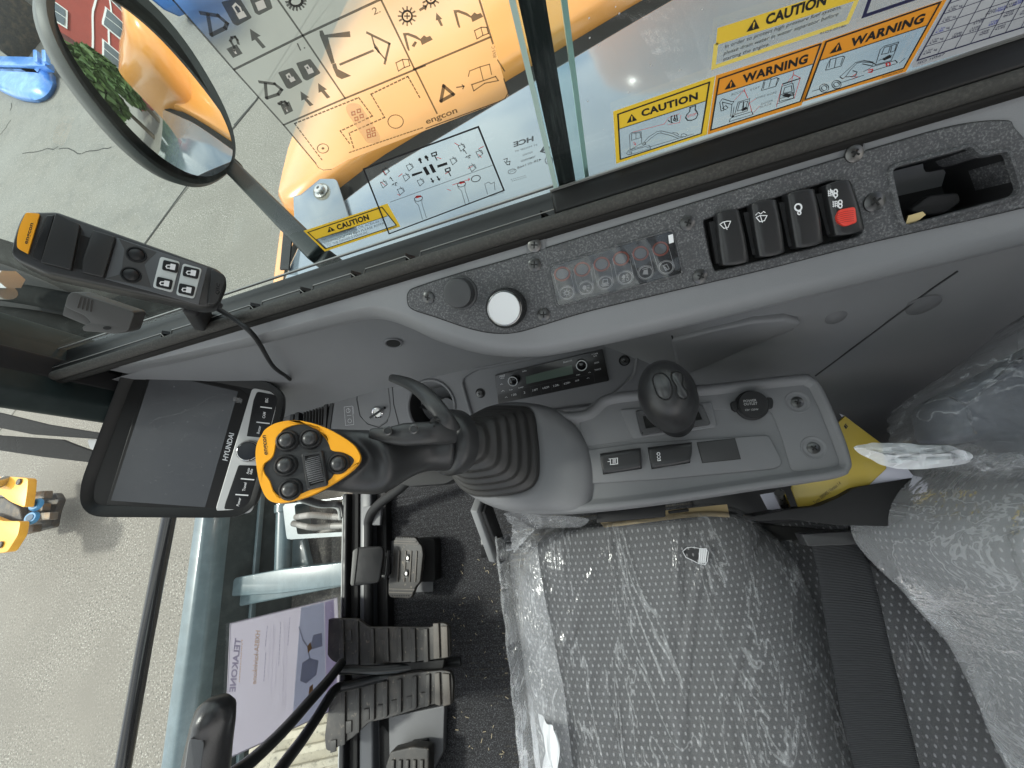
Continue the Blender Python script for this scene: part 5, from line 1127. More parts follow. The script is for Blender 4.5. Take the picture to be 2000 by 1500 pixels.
# window latch
la = thing('window_latch', 'matt black pinch latch with ridged thumb pads at the front end of the sliding pane', 'latch')
LP = Plane((0, .235, 0), (.2, -.9, .35)); lm = M('latch_plastic', (.055, .053, .050), .5, bump=[(400, .2, .0004)])
LP = Plane(P(210, 610, .205), (.35, -.55, .75))
MB().slab(rnd(k6([(560, 810), (580, 735), (610, 712), (640, 715), (1040, 850), (1050, 870), (1010, 990), (930, 1010), (690, 990), (680, 960), (745, 930), (700, 880), (575, 825)]), [5, 8, 5, 5, 5, 5, 6, 6, 4, 4, 3, 4, 5]), LP, -.004, .012).build('latch_body', lm, la, bevel=.0018)
MB().slab(rnd(k6([(478, 870), (500, 790), (520, 785), (560, 830), (700, 880), (740, 930), (660, 960), (480, 885)]), 3), LP, -.012, .003).build('latch_tongue', lm, la, bevel=.0015)
for k in range(4): (a, b) = k6([(655 + k * 30, 825 + k * 9), (680 + k * 25, 745 + k * 8)]); MB().beam(LP(*a, .0122), LP(*b, .0122), .0012, .0012).build('ridge', lm, la)
u, v = k6([(862, 968)])[0]; MB().flat(ell(u, v, 8, 3.5, 0, 18), LP, .0123).build('pin_hole', hole, la, smooth=0)
# ================================================================== floor mat
def matfab(name):
    m = M(name, (.028, .028, .030), .95); t = m.node_tree; b = t.nodes['Principled BSDF']
    tcn = t.nodes.new('ShaderNodeTexCoord'); N_ = lambda k: t.nodes.new(k); L = t.links.new
    n1 = N_('ShaderNodeTexNoise'); n1.inputs['Scale'].default_value = 330; n1.inputs['Detail'].default_value = 5; n1.inputs['Roughness'].default_value = .75
    L(tcn.outputs['Object'], n1.inputs['Vector']); r = N_('ShaderNodeValToRGB'); r.color_ramp.elements[0].position = .50; r.color_ramp.elements[0].color = (.020, .020, .022, 1); r.color_ramp.elements[1].position = .70; r.color_ramp.elements[1].color = (.17, .175, .19, 1)
    L(n1.outputs[0], r.inputs[0])
    n2 = N_('ShaderNodeTexNoise'); n2.inputs['Scale'].default_value = 260; n2.inputs['Detail'].default_value = 3; L(tcn.outputs['Object'], n2.inputs['Vector'])
    sx = N_('ShaderNodeSeparateXYZ'); L(tcn.outputs['Object'], sx.inputs[0])
    s = N_('ShaderNodeMath'); s.operation = 'MULTIPLY'; s.inputs[1].default_value = 2 * math.pi / .0145; L(sx.outputs[1], s.inputs[0]); sn = N_('ShaderNodeMath'); sn.operation = 'SINE'; L(s.outputs[0], sn.inputs[0])
    # worn sandy dust in the valleys, only over a patch
    n3 = N_('ShaderNodeTexNoise'); n3.inputs['Scale'].default_value = 5; L(tcn.outputs['Object'], n3.inputs['Vector'])
    a = N_('ShaderNodeMath'); a.operation = 'MULTIPLY_ADD'; a.inputs[1].default_value = .30; a.inputs[2].default_value = .2; L(sn.outputs[0], a.inputs[0])
    a2 = N_('ShaderNodeMath'); a2.operation = 'ADD'; L(a.outputs[0], a2.inputs[0]); L(n2.outputs[0], a2.inputs[1])
    a3 = N_('ShaderNodeMath'); a3.operation = 'ADD'; L(a2.outputs[0], a3.inputs[0]); L(n3.outputs[0], a3.inputs[1])
    gx = N_('ShaderNodeMapRange'); gx.inputs[1].default_value = -.20; gx.inputs[2].default_value = .02; gx.inputs[3].default_value = -.45; gx.inputs[4].default_value = .0; L(sx.outputs[0], gx.inputs[0])
    gy = N_('ShaderNodeMapRange'); gy.inputs[1].default_value = .50; gy.inputs[2].default_value = .36; gy.inputs[3].default_value = -.3; gy.inputs[4].default_value = .0; L(sx.outputs[1], gy.inputs[0])
    a4 = N_('ShaderNodeMath'); a4.operation = 'ADD'; L(gx.outputs[0], a4.inputs[0]); L(gy.outputs[0], a4.inputs[1])
    a5 = N_('ShaderNodeMath'); a5.operation = 'ADD'; L(a3.outputs[0], a5.inputs[0]); L(a4.outputs[0], a5.inputs[1])
    mr = N_('ShaderNodeMapRange'); mr.inputs[1].default_value = 1.28; mr.inputs[2].default_value = 1.75; L(a5.outputs[0], mr.inputs[0])
    mx = N_('ShaderNodeMix'); mx.data_type = 'RGBA'; L(mr.outputs[0], mx.inputs[0]); L(r.outputs[0], mx.inputs[6]); mx.inputs[7].default_value = (.13, .11, .075, 1)
    L(mx.outputs[2], b.inputs['Base Color'])
    bu = N_('ShaderNodeBump'); bu.inputs['Strength'].default_value = .8; bu.inputs['Distance'].default_value = .003; L(n1.outputs[0], bu.inputs['Height']); L(bu.outputs[0], b.inputs['Normal'])
    return m
ma = MB(); mo_ = rnd([(745, 985), (775, 940), (900, 925), (1250, 905), (1250, 1900), (740, 1900), (742, 1490), (737, 1300)], [8, 20, 10, 5, 5, 5, 4, 4])
nn_ = 220
x0, x1 = P(742, 1200, 1.09).x, .15
ys = [P(900, 925, 1.09).y - i * (1.15) / 400 for i in range(401)]
V = []; 
for y in ys:
    z = .006 + .0016 * math.sin(2 * math.pi * y / .0145)
    for i in range(3): V.append((x0 + (x1 - x0) * i / 2, y, z))
ma.add(V, [(r * 3 + i, r * 3 + i + 1, (r + 1) * 3 + i + 1, (r + 1) * 3 + i) for r in range(400) for i in range(2)])
tag(ma.build('floor_mat', matfab('ribbed_carpet'), smooth=180, fix=False), 'black ribbed carpet floor mat with sandy dirt between its ribs', 'floor mat')
dirt = MB(); rq = random.Random(3)
for k in range(60):
    u, v = rq.uniform(860, 1000), rq.uniform(1090, 1480); p = P(u, v, 1.089); a = rq.uniform(0, 6.28); L_ = rq.uniform(.002, .010); d = Vector((math.cos(a), math.sin(a), .1)) * L_; n_ = Vector((-d.y, d.x, 0)).normalized() * .0006
    dirt.add([p - n_, p + n_, p + d + n_, p + d - n_], [(0, 1, 2, 3)])
tag(dirt.build('straw_bits', M('straw', (.45, .38, .25), .8), smooth=0), 'small straw and grit bits scattered on the floor mat', 'litter', kind='stuff')
# ================================================================== pedals
pm = M('pedal_rubber', (.026, .024, .022), .55, bump=[(200, .2, .0006), (20, .1, .002)], var=[(14, (.07, .06, .05), .5, .75), (90, (.13, .11, .085), .62, .72)])
pm2 = M('pedal_rubber_pale', (.085, .076, .066), .6, bump=[(200, .2, .0006)], var=[(20, (.11, .095, .08), .45, .7)])  # paler tan; paints the warm light on the travel pedals' heel ends
blkp = M('lever_black', (.012, .013, .014), .28, bump=[(40, .05, .001)])
PZ_ = .16
PT = Plane(P(760, 1250, H - .14), (-.10, 0, 1))
def pedal(name, label, outline, ribs, worn, grp):  # worn stands for the warm light coloured into the heel ribs
    t = thing(name, label, 'pedal', grp)
    MB().slab(rnd(outline, 7), PT, -.010, .0).build('tread_plate', pm, t, bevel=.002)
    for a0, a1, b1, b0, lit_end in ribs:
        MB().slab([a0, a1, b1, b0], PT, .0, .0050).build('rib', pm2 if lit_end else pm, t, bevel=.0014, seg=2)
    return t
k4 = K(300, 1150, 3.3333)
o1 = k4([(1130, 200), (1160, 195), (1325, 195), (1375, 235), (1400, 250), (1810, 250), (1840, 222), (1900, 222), (1925, 250), (1930, 440), (1905, 452), (1750, 470), (1500, 490), (1310, 520), (1270, 515), (1160, 470), (1128, 430)])
ribs1 = []
for x in (1215, 1310, 1412, 1505, 1590, 1680, 1762):
    yb = 485 if x < 1450 else 475; yt = 205 if x < 1330 else 256
    if x == 1215: yt, yb = 198, 470
    if x == 1310: yb = 515
    q = k4([(x, yt), (x + 28, yt), (x + 28 + 6, yb - 3), (x + 2, yb)]); ribs1.append((*q, False))
q = k4([(1825, 222), (1862, 220), (1870, 450), (1830, 452)]); ribs1.append((*q, True)); q = k4([(1876, 240), (1918, 240), (1924, 440), (1882, 448)]); ribs1.append((*q, True))
t1 = pedal('travel_pedal', 'right travel pedal, upper of the two long ribbed pedals, with warm light coloured into its tan heel end', o1, ribs1, True, 'long ribbed travel pedals')
o2 = k4([(1190, 650), (1300, 600), (1420, 585), (1700, 545), (1880, 530), (1935, 540), (1950, 600), (1945, 750), (1900, 768), (1830, 750), (1700, 790), (1500, 850), (1400, 870), (1300, 965), (1200, 1030), (1150, 1060), (1120, 1050), (1112, 960), (1140, 760)])
ribs2 = []
for x in (1225, 1318, 1415, 1500, 1590, 1690, 1775):
    yt = 640 - (x - 1225) * .17; yb = 1020 - (x - 1225) * .85 if x < 1400 else 860 - (x - 1415) * .26
    q = k4([(x, yt + 8), (x + 30, yt + 2), (x + 30, yb - 14), (x, yb)]); ribs2.append((*q, False))
q = k4([(1835, 545), (1868, 540), (1875, 758), (1840, 748)]); ribs2.append((*q, True)); q = k4([(1885, 545), (1932, 550), (1940, 745), (1892, 760)]); ribs2.append((*q, True))
t2 = pedal('travel_pedal', 'left travel pedal, lower of the two long ribbed pedals, tapering towards the windscreen', o2, ribs2, True, 'long ribbed travel pedals')
for t, qs in ((t1, ((1850, 330, 1905, 300),)),):
    pass
# treaded notches (raised steps along the rib tips)
for x in (1250, 1380, 1470, 1555, 1650, 1730):
    MB().slab(k4([(x, 262), (x + 40, 262), (x + 42, 335), (x + 6, 330)]), PT, 0, .0028).build('tread_step', pm, t1, bevel=.001, seg=2)
for x, y in ((1155, 985), (1255, 860), (1370, 780), (1460, 755), (1550, 725), (1650, 700), (1740, 675)):
    MB().slab(k4([(x, y), (x + 38, y - 6), (x + 38, y + 70), (x, y + 82)]), PT, 0, .0028).build('tread_step', pm, t2, bevel=.001, seg=2)
# levers: bent rods rising towards the operator's left
def rod(pts, r, par): MB().tube(cr([P(u, v, d) for u, v, d in pts], 40), r, 18).build('lever_rod', blkp, par, smooth=60)
rod([(900, 1292, 1.0), (830, 1300, .98), (740, 1308, .95), (690, 1308, .93), (660, 1308, .91)], .010, t1)
rod([(668, 1294, .92), (640, 1330, .86), (600, 1375, .79), (560, 1420, .72), (520, 1460, .66), (480, 1495, .61), (430, 1530, .57), (400, 1560, .55)], .0105, t1)
rod([(860, 1310, 1.0), (760, 1320, .97), (700, 1335, .93), (660, 1345, .90), (648, 1358, .88)], .010, t2)
rod([(668, 1340, .92), (650, 1352, .88), (620, 1400, .82), (590, 1445, .76), (560, 1485, .70), (520, 1540, .64)], .0105, t2)
MB().slab(k4([(1270, 545), (1450, 500), (1880, 470), (1870, 530), (1500, 545), (1420, 580), (1280, 600)]), PT, -.02, -.008).build('pivot_plate', hole, t1, bevel=.002)
# swing pedal with its flipped rubber flap
k5 = K(500, 950)
sp = thing('swing_pedal', 'small ribbed black pedal with two socket screws and toothed ends on the mat', 'pedal')
SPP = Plane(P(790, 1100, H - .10), (-.15, 0, 1))
so = k5([(1010, 400), (1025, 365), (1165, 372), (1180, 395), (1215, 440), (1222, 500), (1200, 700), (1165, 740), (1140, 810), (1120, 822), (985, 815), (968, 790), (970, 690), (1000, 600)])
MB().slab(rnd(so, 4), SPP, -.012, 0).build('pedal_plate', pm, sp, bevel=.002)
for q in (k5([(1015, 395), (1175, 400), (1172, 408), (1012, 404)]), k5([(1012, 412), (1195, 418), (1190, 426), (1010, 420)]), k5([(980, 745), (1165, 752), (1162, 760), (980, 753)]), k5([(978, 770), (1150, 775), (1148, 783), (978, 778)])):
    MB().slab(q, SPP, 0, .002).build('end_rib', pm2, sp)
for x in (1052, 1100, 1140, 1180): MB().slab(k5([(x - 5, 470), (x + 5, 472), (x - 8, 700), (x - 18, 698)]), SPP, 0, .0025).build('rib', pm2, sp, bevel=.0006, seg=2)
for y, x0 in ((375, 1040), (800, 1000)):
    for k in range(8): u, v = k5([(x0 + k * 17, y)])[0]; MB().flat(ell(u, v, 1.5, 1.5, 0, 8), SPP, .0004).build('tooth_hole', hole, sp, smooth=0)
for x, y in ((1115, 525), (1105, 637)):
    u, v = k5([(x, y)])[0]; s_ = MB().lathe(SPP(u, v, 0), SPP.n, [(.0105, 0), (.0102, .0015), (.0072, .0012), (.0070, .005), (.0045, .0052), (.0042, .003)], 26).build('socket_screw', blk, sp, smooth=40); MB().lathe(SPP(u, v, .003), SPP.n, [(.0042, 0), (.0040, .0006)], 20).build('screw_core', steel, s_)
MB().slab(rnd(k5([(925, 400), (1010, 400), (1300, 395), (1300, 770), (1190, 775), (925, 775)]), 3), ZP(.010), -.004, .002).build('pedal_base', trimd, sp, bevel=.001)
MB().slab(rnd(k5([(1150, 380), (1300, 380), (1310, 400), (1310, 700), (1160, 700)]), 6), ZP(.05), -.04, 0).build('pedal_bracket', hole, sp, bevel=.003)
MB().tube([P(760, 1075, 1.0), P(757, 1115, 1.0), P(754, 1130, 1.0)], .005, 12).build('hinge_pin', blk, sp)
for y in (495, 655): MB().slab(k5([(890, y - 8), (1030, y - 6), (1030, y + 22), (890, y + 12)]), ZP(.085), -.01, 0).build('hinge_arm', blk, sp, bevel=.001)
ff = thing('folding_foot_flap', 'shiny black folded foot flap standing in front of the small pedal', 'pedal')
FP = Plane(P(715, 1100, .95), (.25, .05, .97))
MB().slab(rnd(k5([(715, 470), (745, 445), (915, 437), (932, 450), (935, 500), (905, 690), (890, 708), (710, 733), (692, 715), (700, 600)]), 6), FP, -.014, 0).build('flap_plate', blk, ff, bevel=.0035)
MB().slab(rnd(k5([(712, 470), (742, 452), (750, 458), (720, 725), (700, 728), (694, 712)]), 3), FP, -.006, .0025).build('flap_lip', M('lip_grey', (.11, .11, .105), .45), ff, bevel=.001)
# footrest plate and lower left pedal
fr = thing('footrest', 'dark grey footrest plate with a ribbed block pedal at the bottom of the photo', 'footrest')
MB().slab(rnd([(738, 1405), (868, 1378), (865, 1470), (832, 1530), (738, 1530)], 4), ZP(.035), -.02, 0).build('plate', trimd, fr, bevel=.002)
MB().slab(rnd([(762, 1468), (806, 1458), (838, 1462), (836, 1560), (755, 1560), (752, 1500)], 7), ZP(.085), -.03, 0).build('block', pm, fr, bevel=.004)
for k in range(5): MB().slab([(765 + k * 14, 1484), (771 + k * 14, 1484), (769 + k * 14, 1560), (762 + k * 14, 1560)], ZP(.087), -.002, .002).build('rib', pm, fr, bevel=.0006, seg=2)
MB().slab(rnd([(778, 1462), (800, 1458), (806, 1446), (836, 1443), (838, 1460), (812, 1462)], 3), ZP(.040), -.005, .004).build('clip', blk, fr, bevel=.001)
# clamp bar rising by the frame corner
cbp = MB(); cbp.tube(cr([P(800, 935, .93), P(780, 955, .96), P(740, 985, 1.0), P(722, 1010, 1.02), P(720, 1050, 1.03), P(720, 1240, 1.04)], 40), .013, 16)
tag(cbp.build('floor_conduit', blkm, smooth=60), 'black bent conduit running along the front rail from under the joystick', 'conduit')
MB().slab([(708, 990), (745, 985), (742, 1026), (708, 1026)], ZP(.075), -.01, 0).build('rail_bracket', trimd, cab, bevel=.002)
# ================================================================== left joystick tip at the bottom edge
lj = thing('left_joystick', 'black grained left joystick tip with dimples and grey insert at the bottom edge', 'joystick')
ljp = [(P(425, 1372, .36), .004), (P(423, 1378, .362), .016), (P(420, 1392, .365), .0225), (P(416, 1415, .37), .0245), (P(408, 1460, .38), .0262), (P(402, 1500, .39), .028), (P(392, 1580, .41), .030), (P(380, 1680, .45), .030)]
rs_ = []
axl = (ljp[-1][0] - ljp[2][0]).normalized(); cx_ = axl.cross((C - ljp[3][0]).normalized()).normalized(); cy_ = axl.cross(cx_)
for c_, r in ljp: rs_.append([c_ + cx_ * r * .78 * math.copysign(abs(math.cos(q)) ** .75, math.cos(q)) + cy_ * r * .7 * math.copysign(abs(math.sin(q)) ** .75, math.sin(q)) for q in [2 * math.pi * k / 40 for k in range(40)]])
MB().loft(rs_).build('handle', M('grained_black', (.018, .018, .019), .30, bump=[(700, .3, .0006), (150, .15, .0008)]), lj, smooth=80)
LJ = Plane(P(410, 1450, .36), (C - P(410, 1450, .36)).normalized())
MB().slab(rnd([(368, 1450), (372, 1442), (396, 1444), (399, 1452), (385, 1560), (352, 1560)], 4), LJ, -.006, .0022).build('thumb_insert', trimd, lj, bevel=.0012)
mb = MB()
for j in range(7):
    for i in range(4): mb.flat(ell(384 + i * 5.6 - j * .5 + (j % 2) * 2.6, 1395 + j * 5.8, 1.5, 2.0, 20, 10), LJ, -.0008)
mb.build('dimples', hole, lj, smooth=0)
# ================================================================== sales sheet on the inside of the windscreen, read from outside
sh = thing('sales_sheet', 'pale lilac printed sales sheet stuck to the windscreen, its writing seen mirrored from behind', 'poster')
W1 = WS.up(-.004); q = [(449, 1218), (658, 1167), (668, 1378), (437, 1485)]
def sheetmat(name, c):
    m = bpy.data.materials.new(name); m.use_nodes = True; n = m.node_tree; n.nodes.clear(); o = n.nodes.new('ShaderNodeOutputMaterial'); d = n.nodes.new('ShaderNodeBsdfDiffuse'); t_ = n.nodes.new('ShaderNodeBsdfTranslucent'); x = n.nodes.new('ShaderNodeMixShader'); x.inputs[0].default_value = .55
    d.inputs[0].default_value = t_.inputs[0].default_value = (*c, 1); n.links.new(d.outputs[0], x.inputs[1]); n.links.new(t_.outputs[0], x.inputs[2]); n.links.new(x.outputs[0], o.inputs[0]); return m
lil = sheetmat('paper_lilac', (.74, .72, .77))
pg_ = MB().slab(q, WS.up(.0005), 0, .0006).build('sheet', lil, sh)
MB().slab(q, WS.up(.0003), -.0001, .0001).build('sheet_border', M('sheet_edge', (.60, .58, .66), .4), sh) if False else None
mb = MB(); mb.line(q, WS, .0022, .0014, True); mb.build('sheet_edge', M('sheet_edge', (.60, .58, .66), .4), sh, smooth=0)
S_ = WS.up(.0013)
MB().flat([(588, 1187), (633, 1176), (637, 1392), (570, 1422)], S_).build('photo_print', sheetmat('print_sky', (.66, .72, .82)), sh, smooth=0)
MB().flat([(634, 1176), (652, 1171), (660, 1380), (638, 1392)], S_).build('purple_band', sheetmat('print_purple', (.62, .58, .74)), sh, smooth=0)
mb = MB()
mb.flat([(590, 1295), (605, 1285), (622, 1290), (618, 1318), (598, 1335), (586, 1330)], S_, .0002); mb.flat([(612, 1240), (628, 1236), (630, 1262), (604, 1270)], S_, .0002); mb.line([(584, 1225), (592, 1250), (600, 1262), (606, 1290)], S_, .004, .0002)
mb.build('machine_print', sheetmat('print_dark', (.48, .50, .58)), sh, smooth=0)
mb = MB(); mb.flat([(600, 1262), (606, 1254), (609, 1266), (601, 1276)], S_, .0004); mb.flat([(604, 1342), (611, 1336), (611, 1352), (602, 1360)], S_, .0004); mb.build('orange_print', M('print_orange', (.45, .26, .12), .5), sh, smooth=0)
pu = sheetmat('print_violet', (.48, .45, .56)); pk = sheetmat('print_ochre', (.74, .56, .40)); pw = sheetmat('print_pale', (.75, .73, .80)); pgr = M('print_green', (.33, .43, .38), .55)
def vt_(s, a, b, hgt, mt, nm='lettering', bo_=.01):
    d = Vector(b) - Vector(a); nn = Vector((-d.y, d.x)).normalized() * hgt; mb = MB(); mb.text(s, S_, a, b, (a[0] + nn.x, a[1] + nn.y), .0003, bo_); mb.build(nm, mt, sh, smooth=0)
# mirrored writing: glyph tops face the sheet's top edge (left), reading direction upwards when seen from outside
def mirror_text(s, a, b, hgt, mt, bo_=.01):
    """a = start of the word, b = its end; the glyph tops point to image left"""
    d = Vector(b) - Vector(a); nn = Vector((d.y, -d.x)).normalized() * hgt
    if nn.x > 0: nn = -nn
    mb = MB(); mb.text(s, S_, a, b, (a[0] + nn.x, a[1] + nn.y), .0003, bo_); mb.build('lettering', mt, sh, smooth=0)
mirror_text('TELAKONE', (470, 1247), (459, 1351), 11, pu, .03)
mirror_text('Pyöräalustainen', (474, 1250), (468, 1332), 3, pk)
mirror_text('HX85A-kaivinkone', (508, 1232), (500, 1336), 9, pk, .015)
mirror_text('HYUNDAI', (456, 1378), (449, 1450), 9, pgr, .02)
for i, (x, y0, y1) in enumerate([(522, 1223, 1262), (528, 1226, 1330), (534, 1220, 1352), (519, 1275, 1330), (538, 1222, 1270), (541, 1282, 1340), (548, 1215, 1300), (556, 1210, 1380), (561, 1212, 1382), (566, 1206, 1260)]):
    mb = MB(); mb.dash([(x, y0), (x - 4, y1)], S_, .0016, .0003, 6, 2.5); mb.build('print_line', pw if i % 3 else pu, sh, smooth=0)
mb = MB(); mb.line([(644, 1192), (650, 1196), (648, 1205), (642, 1208)], S_, .0014, .0003); mb.build('print_mark', pw, sh, smooth=0)
# ================================================================== seat
def dotfab():
    m = M('dotted_fabric', (.045, .046, .050), .85); t = m.node_tree; b = t.nodes['Principled BSDF']; N_ = lambda k: t.nodes.new(k); L = t.links.new
    uv = N_('ShaderNodeUVMap'); sx = N_('ShaderNodeSeparateXYZ'); L(uv.outputs[0], sx.inputs[0])
    def mth(op, a, bb=None, c=None):
        n = N_('ShaderNodeMath'); n.operation = op
        for i, q in enumerate((a, bb, c)):
            if q is None: continue
            if isinstance(q, (int, float)): n.inputs[i].default_value = q
            else: L(q, n.inputs[i])
        return n.outputs[0]
    p1, p2 = .0086, .0086
    Y = mth('DIVIDE', sx.outputs[1], p2); row = mth('FLOOR', Y); odd = mth('MODULO', mth('ABSOLUTE', row), 2.0)
    X = mth('ADD', mth('DIVIDE', sx.outputs[0], p1), mth('MULTIPLY', odd, .5))
    fx = mth('SUBTRACT', mth('FRACT', X), .5); fy = mth('SUBTRACT', mth('FRACT', Y), .5)
    d = mth('SQRT', mth('ADD', mth('POWER', mth('MULTIPLY', mth('ABSOLUTE', fx), 1.0), 2.0), mth('POWER', mth('MULTIPLY', mth('ABSOLUTE', fy), .62), 2.0)))
    mr = N_('ShaderNodeMapRange'); mr.inputs[1].default_value = .175; mr.inputs[2].default_value = .11; L(d, mr.inputs[0])
    nz_ = N_('ShaderNodeTexNoise'); nz_.inputs['Scale'].default_value = 900; tcn = N_('ShaderNodeTexCoord'); L(tcn.outputs['Object'], nz_.inputs['Vector'])
    cr1 = N_('ShaderNodeMix'); cr1.data_type = 'RGBA'; cr1.inputs[6].default_value = (.016, .017, .019, 1); cr1.inputs[7].default_value = (.05, .052, .056, 1); L(nz_.outputs[0], cr1.inputs[0])
    x = N_('ShaderNodeMix'); x.data_type = 'RGBA'; L(mr.outputs[0], x.inputs[0]); L(cr1.outputs[2], x.inputs[6]); x.inputs[7].default_value = (.22, .22, .23, 1); L(x.outputs[2], b.inputs['Base Color'])
    bu = N_('ShaderNodeBump'); bu.inputs['Strength'].default_value = .4; bu.inputs['Distance'].default_value = .0008; L(nz_.outputs[0], bu.inputs['Height']); L(bu.outputs[0], b.inputs['Normal'])
    return m
def plastic(name, haze, streak, dirv=(3, 40, 3), white_=(.80, .82, .85), bl=.21):
    """thin crumpled polyethylene: mostly clear, milky folds, sharp glints"""
    m = bpy.data.materials.new(name); m.use_nodes = True; t = m.node_tree; t.nodes.clear(); N_ = lambda k: t.nodes.new(k); L = t.links.new
    out = N_('ShaderNodeOutputMaterial'); tcn = N_('ShaderNodeTexCoord')
    mp = N_('ShaderNodeMapping'); mp.inputs['Scale'].default_value = dirv; mp.inputs['Rotation'].default_value = (0, 0, R(-20)); L(tcn.outputs['Object'], mp.inputs[0])
    n1 = N_('ShaderNodeTexNoise'); n1.inputs['Scale'].default_value = 2.0; n1.inputs['Detail'].default_value = 4; n1.inputs['Roughness'].default_value = .62; n1.inputs['Distortion'].default_value = .8; L(mp.outputs[0], n1.inputs['Vector'])
    n2 = N_('ShaderNodeTexNoise'); n2.inputs['Scale'].default_value = 14; n2.inputs['Detail'].default_value = 4; n2.inputs['Distortion'].default_value = 1.2; L(tcn.outputs['Object'], n2.inputs['Vector'])
    ad = N_('ShaderNodeMath'); ad.operation = 'MULTIPLY_ADD'; ad.inputs[1].default_value = .45; L(n2.outputs[0], ad.inputs[0]); L(n1.outputs[0], ad.inputs[2])
    bu = N_('ShaderNodeBump'); bu.inputs['Strength'].default_value = .6; bu.inputs['Distance'].default_value = .012; L(ad.outputs[0], bu.inputs['Height'])
    tr = N_('ShaderNodeBsdfTransparent'); tr.inputs[0].default_value = (.97, .97, .98, 1)
    gl = N_('ShaderNodeBsdfGlossy'); gl.inputs['Roughness'].default_value = .10; L(bu.outputs[0], gl.inputs['Normal'])
    fr = N_('ShaderNodeLayerWeight'); fr.inputs['Blend'].default_value = bl; L(bu.outputs[0], fr.inputs['Normal'])
    # ridged streaks for the creases
    rd = N_('ShaderNodeMath'); rd.operation = 'SUBTRACT'; rd.inputs[1].default_value = .5; L(n1.outputs[0], rd.inputs[0]); rb = N_('ShaderNodeMath'); rb.operation = 'ABSOLUTE'; L(rd.outputs[0], rb.inputs[0])
    mr = N_('ShaderNodeMapRange'); mr.inputs[1].default_value = .012; mr.inputs[2].default_value = .0; mr.inputs[3].default_value = haze; mr.inputs[4].default_value = streak; L(rb.outputs[0], mr.inputs[0])
    df = N_('ShaderNodeBsdfDiffuse'); df.inputs[0].default_value = (*white_, 1); L(bu.outputs[0], df.inputs['Normal'])
    a = N_('ShaderNodeMixShader'); L(fr.outputs['Fresnel'], a.inputs[0]); L(tr.outputs[0], a.inputs[1]); L(gl.outputs[0], a.inputs[2])
    b = N_('ShaderNodeMixShader'); L(mr.outputs[0], b.inputs[0]); L(a.outputs[0], b.inputs[1]); L(df.outputs[0], b.inputs[2]); L(b.outputs[0], out.inputs[0])
    return m
fab = dotfab()
film = plastic('poly_film', .08, .24, (9, 1.6, 2)); film2 = plastic('poly_film_milky', .15, .35, (14, 5, 5)); film3 = plastic('poly_film_white', .62, .85, (20, 4, 6))
seat = thing('operator_seat', 'dark dotted fabric operator seat wrapped in crumpled clear plastic', 'seat')
def uvset(o, fn):
    me = o.data; uvl = me.uv_layers.new(name='UVMap'); 
    for lp in me.loops: uvl.data[lp.index].uv = fn(me.vertices[lp.vertex_index].co)
def sheet(nu, nv, fn, nm, mt, par, smooth=180, uvf=None, thick=0):
    V = [fn(i / nu, j / nv) for j in range(nv + 1) for i in range(nu + 1)]
    o = MB().add(V, [(j * (nu + 1) + i, j * (nu + 1) + i + 1, (j + 1) * (nu + 1) + i + 1, (j + 1) * (nu + 1) + i) for j in range(nv) for i in range(nu)]).build(nm, mt, par, smooth=smooth, fix=False)
    if uvf: uvset(o, uvf)
    if thick: s_ = o.modifiers.new('s', 'SOLIDIFY'); s_.thickness = thick
    return o
# cushion: superellipse cap. x: front..rear, y: right..left
sx0, sx1, sy0, sy1 = -.213, .215, -.022, -.552; ztop = .452
def cushion(a, b, off=0.0, wr=0.0):
    """a,b in 0..1 wrap from side over the top to the other side"""
    X = (a - .5) * 2; Y = (b - .5) * 2
    # map square parameter so that outer 22% goes down the sides
    def wrap(t):
        s = abs(t); k = .86
        if s < k: return t / k * .955, 0.0
        f = (s - k) / (1 - k); return math.copysign(.955 + .045 * math.sin(f * math.pi / 2), t), f
    xx, fx = wrap(X); yy, fy = wrap(Y); f = max(fx, fy); 
    cx, cy = (sx0 + sx1) / 2, (sy0 + sy1) / 2
    # round the corners in plan
    rx, ry = abs(xx), abs(yy); k = 1.0
    m = (rx ** 5 + ry ** 5) ** .2
    if m > 0 and max(rx, ry) > 0: k = max(rx, ry) / m
    x = cx + xx * k * ((sx1 - sx0) / 2 + off); y = cy + yy * k * ((sy0 - sy1) / 2 + off)
    e = min(1, m ** 6) if m < 1.2 else 1
    z = ztop + off - .030 * (m ** 7) - f * .085 + .016 * (abs(yy) ** 3) * (1 - .4 * f) - .010 * (1 - xx) * .5 - .006
    return Vector((x, y, z))
uvc = lambda co: (co.x, co.y + co.z * .7)
sheet(60, 70, lambda a, b: cushion(a, b), 'cushion', fab, seat, uvf=uvc)
rw = random.Random(11)
folds = []
for k in range(26): folds.append((rw.uniform(-.2, .25), rw.uniform(-.55, 0), rw.uniform(.9, 1.5), rw.uniform(.06, .22), rw.uniform(.0015, .0045), rw.uniform(.003, .007)))
def foldz(x, y):
    z = 0
    for fx, fy, an, L, h, w_ in folds:
        dx, dy = x - fx, y - fy; s = dx * math.cos(an) + dy * math.sin(an); d = -dx * math.sin(an) + dy * math.cos(an) + s * s * .6
        z += h * math.exp(-(d / w_) ** 2) * max(0, 1 - (s / L) ** 2)
    return z
def filmf(a, b):
    p = cushion(a, b, .006); p.z += foldz(p.x, p.y) + .0009 * math.sin(p.x * 23 + p.y * 11) * math.sin(p.y * 17 - p.x * 9 + 1); return p
fo = sheet(180, 220, filmf, 'plastic_cover', film, seat)
